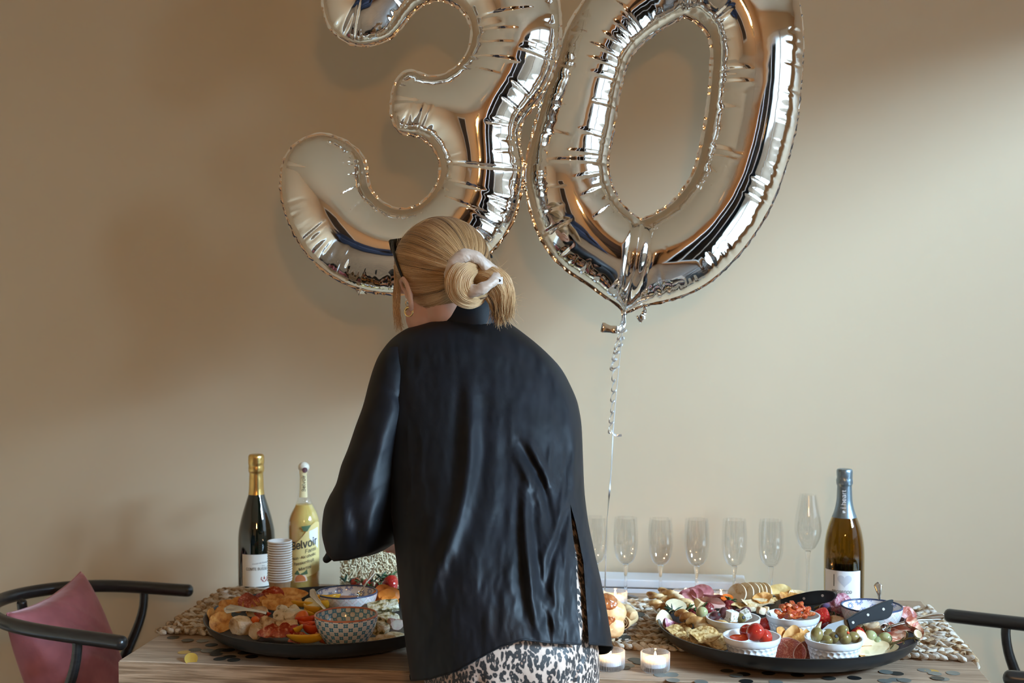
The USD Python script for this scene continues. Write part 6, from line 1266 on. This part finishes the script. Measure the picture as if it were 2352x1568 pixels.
# ------------------------------------------------------------------ knives and spoons
def frame(a, b, up=(0, 0, 1.0)):
    x = b - a; L = np.linalg.norm(x); x /= L; z = np.asarray(up, float); z -= x * (z @ x); z /= np.linalg.norm(z); return np.stack([x, np.cross(z, x), z], 1), L
def knife(label, a, b, tip, face_n):
    """Handle from bolster a to butt b with three rivets, blade on to tip; face_n is the way its flat side looks."""
    x = b - a; L = np.linalg.norm(x); x /= L; n = np.asarray(face_n, float); n -= x * (n @ x); n /= np.linalg.norm(n); up = np.cross(n, x); up *= np.sign(up[2]); n = np.cross(x, up); R = np.stack([x, up, n], 1)
    k = thing('knife', label, 'knife', a, R)
    top = [(0, .0085), (.02, .0110), (.045, .0135), (.075, .0140), (.1, .0110), (L, .0060)]; bot = [(L + .003, .0020), (L - .002, -.006), (.085, -.0125), (.06, -.0120), (.035, -.0095), (.014, -.0098), (.006, -.0160), (.0, -.0190), (-.003, -.0185)]
    sc = L / .115; prof_ = smooth_path([(p[0] * (1 if p[0] >= L - .01 else sc), p[1]) for p in top], 30).tolist() + smooth_path([(p[0] * (1 if p[0] >= L - .01 else sc), p[1]) for p in bot], 40).tolist()
    poly = Polygon(prof_).buffer(0)
    obj('handle', cat_([moved(extrude(poly.buffer(-.0016), .0160), (0, 0, -.0080)), moved(extrude(poly, .0120), (0, 0, -.0060))]), handle_m, k, 40)
    for f in (.10, .45, .80): obj('rivet', moved(tm(m3.Manifold.cylinder(.0172, .0026, .0026, 20)), (L * f, .0028 if f > .3 else -.001, -.0086)), mat('rivet_steel', (.75, .66, .56), .3, metallic=.8), k, 40)
    tl = R.T @ (tip - a); bl = Polygon([(0, .0085), (0, -.0140), (tl[0] * .5, -.012 + tl[1] * .5), (tl[0], tl[1]), (tl[0] * .6, .009 + tl[1] * .55)]); obj('blade', moved(extrude(bl, .0020), (0, 0, -.0010)), blade_m, k, False)
knife('black-handled knife with three rivets lying across the sun-dried tomatoes', put(1797, 1385, .056), put(1918, 1366, .086), put(1740, 1404, .046), -FLAT + np.array([0, 0, .25]))
knife('black-handled knife with three rivets leaning over the olive ramekin', put(1945, 1432, .062), put(2047, 1395, .088), put(1880, 1452, .048), -FLAT + np.array([0, 0, .25]))
def spoon(label, butt, neck, head, bowl=True, flip=0., w=1., m_=steel, up=(0, 0, 1.0)):
    R, L = frame(neck, butt, up); R = R @ rx(flip)
    s_ = thing('spoon', label, 'spoon', neck, R); t = np.linspace(0, 1, 40); hw = w * np.interp(t, [0, .12, .45, .75, .92, 1], [.0030, .0026, .0032, .0068, .0088, .0052]); bowz = .010 * w * np.sin(PI * t) * .6
    n = 14; ang = np.arange(n) * 2 * PI / n; cs, sn = np.cos(ang), np.sin(ang); th = np.interp(t, [0, .5, 1], [.0016, .0014, .0012])
    prof_ = th[:, None] * np.sign(sn)[None] * np.abs(sn)[None] ** .7 - (.0012 * np.interp(t, [0, .55, .8, 1], [0, 0, 1, .6]))[:, None] * (np.abs(cs)[None] ** 6 + .7 * (np.abs(cs)[None] < .3)) * (sn[None] > 0)
    P = np.stack([np.broadcast_to((L * t)[:, None], (40, n)), hw[:, None] * cs[None], bowz[:, None] + prof_], -1); P = np.concatenate([P[:1] * [1, 0, 1], P, P[-1:] * [1, 0, 1] + [[[.003 * w, 0, 0]]]]); obj('handle', grid(P, close_v=True), m_, s_, True)
    if head is not None:
        hd2 = R.T @ (head - neck); Lh = np.linalg.norm(hd2); u = np.linspace(0, PI, 17); vq = np.linspace(0, 2 * PI, 25)[:-1]; rr_ = np.linspace(.02, 1, 8)
        top = np.array([[(-Lh * .5 + Lh * .5 * r * math.cos(a), Lh * .33 * r * math.sin(a), .006 * (r ** 2 - 1)) for r in rr_] for a in vq]); G = np.concatenate([top, top[:, ::-1] - [0, 0, .0012]], 1); d = hd2 / Lh
        obj('bowl', grid(G, close_u=True, close_v=True), m_, s_, True)
spoon('steel spoon resting on the right rim, handle over the runner', put(2166, 1413, .055), put(2046, 1438, .052), put(2016, 1445, .046), up=-FLAT * .75 + np.array([0, 0, .66]))
spoon('spoon standing upright in the navy bowl on the right platter', at_d(2016, 1339, 2.50), at_d(2019, 1392, 2.50), at_d(2020, 1412, 2.50), w=.95, m_=mat('tarnished_steel', (.52, .46, .38), .22, metallic=1.), up=-FLAT)
spoon('steel serving fork handle lying over the chicken on the left platter', put(518, 1398, .062), put(612, 1408, .058), None, w=1.2, up=-FLAT * .75 + np.array([0, 0, .66]))
spoon('steel spoon leaning in the teal flower bowl', at_d(714, 1356, 2.47), at_d(762, 1414, 2.40), at_d(774, 1428, 2.39), w=.95, up=-FLAT)
spoon('bright spoon handle rising from the orange dip', at_d(858, 1311, 2.62), at_d(829, 1358, 2.57), at_d(820, 1372, 2.56), w=.62, up=-FLAT)

# ------------------------------------------------------------------ left platter
for k, (x, y, z, w, h, rot, lab) in enumerate([(487, 1422, .036, .024, .046, VIEW @ rz(1.0) @ rx(1.25), 'orange crisp on edge against the left rim of the left platter'), (509, 1430, .036, .050, .044, VIEW @ rz(.25) @ rx(.95), 'broad orange crisp at the left end, below the fork handle'), (524, 1391, .044, .044, .030, VIEW @ rz(.4) @ rx(.75), 'orange crisp behind the fork\'s broad end'), (546, 1389, .048, .030, .034, VIEW @ rz(-.1) @ rx(1.15), 'upright rounded orange crisp behind the fork handle'), (512, 1409, .040, .036, .034, VIEW @ rz(.5) @ rx(.6), 'orange crisp tucked under the fork\'s broad end'),
        (662, 1371, .058, .084, .046, VIEW @ rz(-.05) @ rx(.55), 'largest orange crisp at the back of the left platter'), (612, 1384, .052, .056, .036, VIEW @ rz(.25) @ rx(.55), 'orange crisp edge-on below the red chorizo'), (642, 1390, .050, .074, .036, VIEW @ rz(-.15) @ rx(.5), 'long orange crisp in front of the largest one'), (600, 1394, .044, .046, .030, VIEW @ rz(.5) @ rx(.4), 'orange crisp lying low behind the fork'), (668, 1383, .052, .048, .030, VIEW @ rz(.1) @ rx(.8), 'orange crisp between the long crisp and the yellow pepper')]):
    food('orange_crisp', sheet(w, h, .0018, (.9, .7), .005, 130 + k, lump=.07), crisp_o, lab, 'crisp', x, y, z, rot)
for k, (x, y, z, s, m_, rot, lab, sd) in enumerate([(553, 1436, .042, (.048, .036, .040), chicken, V_(10, 0, 0), 'rounded chicken piece below the fork handle', 1), (588, 1448, .036, (.026, .024, .036), chicken, V_(-10, 0, 10), 'small upright chicken piece between two larger ones', 2), (617, 1436, .042, (.038, .032, .042), chicken, V_(20, 5, 5), 'blocky chicken piece in front of the white sliced one', 3), (664, 1412, .054, (.070, .040, .026), chicken_w, V_(-8, 10, 0), 'white sliced chicken piece with frayed top', 4), (656, 1440, .040, (.062, .034, .036), chicken, V_(-8, 0, 0), 'browned chicken underside below the white sliced piece', 5), (590, 1404, .048, (.046, .026, .020), chicken, V_(5, 10, 0), 'seasoned chicken piece behind the fork tines', 6), (648, 1400, .062, (.026, .018, .020), chicken_w, V_(30, 20, 20), 'curl of white chicken on top of the sliced piece', 7), (676, 1399, .060, (.024, .018, .018), chicken_w, V_(-20, 20, 10), 'second white chicken scrap on top, nearest the tomato', 8),
        (880, 1393, .050, (.088, .040, .024), herb_meat, V_(8, 12, -8), 'long herbed chicken piece behind the teal flower bowl', 9), (888, 1421, .042, (.058, .036, .024), herb_meat, V_(14, 5, 0), 'herbed chicken piece right of the teal flower bowl', 10), (872, 1443, .036, (.042, .030, .030), herb_meat, V_(-14, 0, 0), 'pale herbed chicken chunk at the right foot of the teal bowl', 11), (905, 1432, .036, (.036, .030, .026), mat('ham_bread', (.42, .20, .17), .5, var=(.60, .46, .34), scale=50.), V_(0, 0, 0), 'pinkish meat piece beside the black shirt', 12)]):
    food('chicken_piece', chunk(s, sd, .16, 5, .32, .05, (.70, .82, .74)), m_, lab, 'chicken', x, y, z, rot)
for k, (x, y, z, w, rot, m_, lab) in enumerate([(572, 1380, .056, .046, V_(15, 66, -28), salami, 'folded salami triangle at the back left of the left platter'), (599, 1376, .056, .034, V_(-15, 70, 20), salami_p, 'small folded salami between the two larger red slices'), (628, 1367, .060, .050, V_(-8, 64, 24), chorizo, 'red chorizo slice standing highest at the back of the left platter'), (620, 1461, .028, .052, V_(190, -22, 0), chorizo, 'left of the crumpled chorizo slices along the front rim'), (654, 1464, .028, .058, V_(184, -24, 0), chorizo, 'middle crumpled chorizo slice along the front rim'), (688, 1473, .024, .044, V_(176, -18, 0), chorizo, 'right crumpled chorizo slice beneath the yellow pepper strip'), (600, 1418, .044, .026, V_(0, 20, 0), chorizo, 'scrap of red chorizo beside the tomato ball')]):
    food('chorizo_slice', sheet(w, w * .9, .0018, (.8, .7), .008, 150 + k, fold=2.3 if k in (3, 4, 5) else .5, lump=.07), m_, lab, 'salami', x, y, z, rot)
for k, (x, y, z, L, r, m_, rot, lab) in enumerate([(690, 1387, .056, .050, .0075, pep_y, V_(-20, -60, 0), 'yellow pepper strip at the back, beside the big crisp'), (712, 1399, .056, .056, .0085, pep_y, V_(-38, -60, 0), 'yellow pepper strip slanting down below the spoon'), (726, 1404, .050, .046, .0085, pep_y, V_(25, -70, 0), 'yellow pepper strip touching the teal bowl'), (706, 1408, .048, .044, .0080, pep_y, V_(-60, -60, 0), 'short yellow pepper strip above the red ones'), (752, 1376, .060, .056, .0125, pep_y, V_(10, -50, 0), 'thick yellow pepper strip overlapping the navy bowl'), (738, 1388, .054, .050, .0110, pep_y, V_(-15, -60, 0), 'yellow pepper strip behind the spoon'),
        (704, 1467, .036, .084, .0100, pep_y, V_(-14, -60, -8), 'long yellow pepper strip along the front of the left platter'), (688, 1443, .048, .030, .0075, pep_y, V_(70, -60, 0), 'short upright yellow pepper piece among the red ones'), (788, 1470, .032, .038, .0060, pep_y, V_(24, -60, 20), 'thin curved yellow strip in front of the teal bowl'), (766, 1476, .026, .034, .0075, pep_y, V_(-10, -50, 0), 'small yellow strip at the foot of the teal bowl'),
        (706, 1424, .050, .046, .0100, pep_r, V_(30, -60, 0), 'red pepper strip left of the teal bowl, uppermost'), (714, 1446, .042, .048, .0110, pep_r, V_(-20, -60, 0), 'dark red pepper strip below the uppermost one'), (722, 1434, .046, .040, .0090, pep_r, V_(5, -50, 0), 'red pepper strip pressed against the teal bowl'), (698, 1436, .044, .040, .0090, pep_r, V_(-40, -60, 0), 'red pepper strip beside the short yellow piece'), (742, 1467, .034, .054, .0120, pep_o, V_(-42, -50, -8), 'glossy orange-red pepper wedge in front of the teal bowl'), (602, 1412, .046, .034, .0065, pep_r, V_(0, -60, 0), 'red pepper sliver under the fork handle')]):
    food('pepper_strip', crescent(L, r, .55 + .2 * (k % 3), .5, k), m_, lab, 'pepper', x, y, z, rot, smooth=True)
food('cheese_slice', sheet(.036, .024, .004, (.3, .3), .002, 170), cheese_y, 'pale buttery slice among the yellow pepper strips', 'cheese', 718, 1383, .060, V_(-10, 40, 0))
round_veg('cherry_tomato', 'orange-red tomato ball between the chicken pieces', 'tomato', 586, 1424, .050, .0085, pep_o, dent=False); round_veg('tomato_wedge', 'soft orange tomato piece right of the white chicken', 'tomato', 694, 1418, .052, .0125, pep_o, V_(0, 20, 30), False, 1.2); round_veg('cherry_tomato', 'glossy red tomato below the white chicken', 'tomato', 676, 1446, .040, .0115, tomato, dent=False)
for k, (x, y, yaw, lab) in enumerate([(800, 1479, 3, 'flat beige cracker leftmost in the front row'), (829, 1475, 6, 'flat beige cracker second in the front row'), (858, 1471, 8, 'flat beige cracker third in the front row'), (886, 1465, 12, 'flat beige cracker fourth in the front row'), (908, 1459, 16, 'flat beige cracker nearest the black shirt in the front row')]):
    food('flat_cracker', sheet(.040, .022, .0042, (.2, .2), .002, 180 + k, lump=.06), cracker_m, lab, 'cracker', x, y, .026 + .002 * (k % 2), V_(yaw, 24, 4))
for k, (x, y, z, rot, lab) in enumerate([(868, 1371, .056, V_(0, 50, -20), 'carrot slice leaning on the navy bowl'), (880, 1358, .064, V_(0, 70, 10), 'upright carrot slice highest in the pile'), (888, 1366, .062, V_(0, 36, 0), 'pale-faced carrot slice on top of the pile'), (896, 1378, .054, V_(0, 30, 10), 'carrot slice at the right beside the black shirt'), (878, 1381, .050, V_(0, 24, -8), 'carrot slice lowest in the pile'), (900, 1364, .060, V_(0, 60, 20), 'carrot slice half hidden by the black shirt')]):
    food('carrot_slice', sheet(.036, .030, .0046, (.3, .2), .002, 190 + k, lump=.05), carrot, lab, 'carrot', x, y, z, rot)

# ------------------------------------------------------------------ cake at the back left, with berries round it
ck0, ck1 = at_z(786, 1371, TZ), at_z(950, 1376, TZ)
cake_c = (ck0 + ck1) / 2 + np.array([-.0, .055, 0]); cw = float(np.linalg.norm(ck1 - ck0))
board = item('cake_board', rbox((cw + .055, .165, .014), .004), white_trim, 'white cake board under the shaving-covered cake', 'board', cake_c + [0, 0, .007], smooth=40)
cake = thing('cake', 'square cake covered in white chocolate shavings behind the left platter', 'cake', cake_c + [0, 0, .014])
sponge = mat('cake_icing', (.76, .62, .40), .6, var=(.70, .55, .33), scale=30.); curl_m = mat('white_chocolate', (.74, .62, .42), .5, var=(.64, .50, .30), scale=18.)
obj('body', rbox((cw, .11, .088), .008, (0, 0, .044)), sponge, cake)
cr = np.random.default_rng(77); sh_ = []
for k in range(1500):
    s = cr.random()
    if s < .6: q = np.array([cr.uniform(-cw / 2, cw / 2), -.056, cr.uniform(.002, .09)]); n_ = np.array([0, -1.0, 0])
    elif s < .85: q = np.array([cr.uniform(-cw / 2, cw / 2), cr.uniform(-.055, .055), .089]); n_ = np.array([0, 0, 1.0])
    else: q = np.array([-cw / 2 - .001, cr.uniform(-.055, .055), cr.uniform(.002, .09)]); n_ = np.array([-1.0, 0, 0])
    d = cr.normal(size=3); d -= n_ * (d @ n_) * .7; d /= np.linalg.norm(d); l = cr.uniform(.007, .016); e = np.cross(n_, d) * cr.uniform(-.005, .005)
    sh_.append(tube([q - d * l * .5, q + n_ * cr.uniform(.001, .004) + e, q + d * l * .5], [.0010, .0017, .0010], 5, cap=False))
obj('shavings', cat_(sh_), curl_m, cake, True, kind='stuff', label='curled white chocolate shavings')
bz = .014
for x, y, z, s, rot, m_, lf, lab in [(898, 1338, .050, 1.25, V_(60, -50, 30), straw_m, 7, 'large strawberry with long leaves beside the cake, next to the black shirt'), (845, 1342, .040, 1.0, V_(20, 100, 0), straw_m, 6, 'dark strawberry behind the bright spoon handle'), (872, 1348, .044, .9, V_(200, -60, 0), straw_d, 6, 'dark strawberry between the spoon handle and the carrots')]:
    strawberry(lab, x, y, z, s, rot, m_, lf, .018 if s > 1.1 else .012)
round_veg('cherry_tomato', 'round red cherry tomato in front of the cake', 'tomato', 816, 1337, .040, .0115, tomato, dent=False)
for x, y, z, sd, lab in [(800, 1338, .040, 11, 'dark leafy sprig left of the cherry tomato by the cake'), (832, 1339, .042, 12, 'leafy sprig right of the cherry tomato by the cake'), (862, 1338, .046, 13, 'leafy sprig behind the bright spoon handle'), (882, 1330, .054, 14, 'long pointed leaves left of the large strawberry by the cake')]:
    sprig(lab, x, y, z, .026, 10, V_(0, -40, 0), leaf_d if sd != 12 else leaf, .016, .0030, .3, sd)
food('strawberry_tip', blob((.008, .007, .008), 2, .05), tomato, 'scrap of red fruit on the cake under the sleeve', 'fruit', 893, 1262, .110)

# ------------------------------------------------------------------ plate of pastries by the woman's right side
pc = at_z(1382, 1418, TZ + .030); pc[2] = TZ + .0125
plate = thing('plate', 'grey-pink plate of pastries partly hidden by the black shirt', 'plate', pc)
cer = mat('blush_stoneware', (.62, .47, .41), .35); obj('disc', lathe([(0, 0), (.045, 0), (.048, .003), (.062, .010), (.0715, .0165), (.0725, .0185), (.0705, .0190), (.060, .0130), (.047, .0062), (0, .0060)], 64), cer, plate, 50)
obj('underside', lathe([(.044, -.0005), (.049, .0015), (.063, .0086), (.0723, .0158), (.0722, .0166), (.062, .0096), (.048, .0026), (.044, 0)], 64), mat('dark_glaze', (.03, .03, .03), .3), plate, 50)
glaze = mat('sticky_glaze', (.26, .065, .018), .15, var=(.42, .14, .04), scale=70., bump=.5, bscale=120., bdist=.003, coat_weight=.5)
bun_m = mat('bun_crust', (.62, .33, .13), .4, var=[(.3, (.50, .22, .07)), (.5, (.64, .36, .15)), (.7, (.76, .52, .28))], scale=24., coat_weight=.15)
def bun(label, x, y, z, s, rot, glz=True):
    b = thing('pastry_bun', label, 'pastry', put(x, y, z), rot); obj('bun', chunk(s, int(x) % 20, .10, 4, .15, .012), bun_m, b, True)
    if glz: g = chunk((s[0] * .62, s[1] * .75, s[2] * .62), int(x) % 13 + 2, .20, 4, .1, .05); obj('glaze', moved(g, (-s[0] * .20, -s[1] * .10, s[2] * .30)), glaze, b, True)
bun('glazed bun on top of the pastry plate, dark sticky topping', 1402, 1402, .078, (.064, .052, .050), V_(0, 10, 24)); bun('lower glazed bun at the front of the pastry plate', 1406, 1438, .050, (.048, .040, .044), V_(10, 0, 10))
bun('plain bun hidden behind the shirt on the pastry plate', 1372, 1424, .052, (.052, .046, .044), V_(0, 0, 0), False)
w_ = thing('rolled_wrap', 'rolled wrap showing its meat filling at the right of the pastry plate', 'wrap', put(1440, 1424, .046), V_(-24, 0, 0))
wp = mat('wrap_dough', (.66, .47, .26), .5, var=(.58, .37, .17), scale=30., stretch=(1, 4, 1)); t = np.linspace(0, 5 * PI, 90); rr_ = .005 + .0105 * t / t[-1]
sp2 = np.stack([rr_ * np.cos(t), t * 0, rr_ * np.sin(t)], 1); th_ = .0018
P = np.stack([sp2 + [0, -.024, 0], sp2 + [0, .030, 0], sp2 * (1 - th_ / rr_[:, None]) + [0, .030, 0], sp2 * (1 - th_ / rr_[:, None]) + [0, -.024, 0]], 1); obj('wrap', grid(P, close_v=True), wp, w_, 50)
obj('filling', moved(chunk((.024, .050, .024), 5, .15), (0, .004, 0)), mat('meat_filling', (.19, .095, .035), .6, var=(.42, .28, .13), scale=110., bump=.6, bscale=200., bdist=.002), w_, True)
item('rolled_wrap', twist([put(1424, 1396, .062), put(1448, 1408, .062), put(1458, 1416, .058)], .0120, 1., .02, 3), wp, 'rolled wrap behind the filled one on the pastry plate', 'wrap', smooth=60)
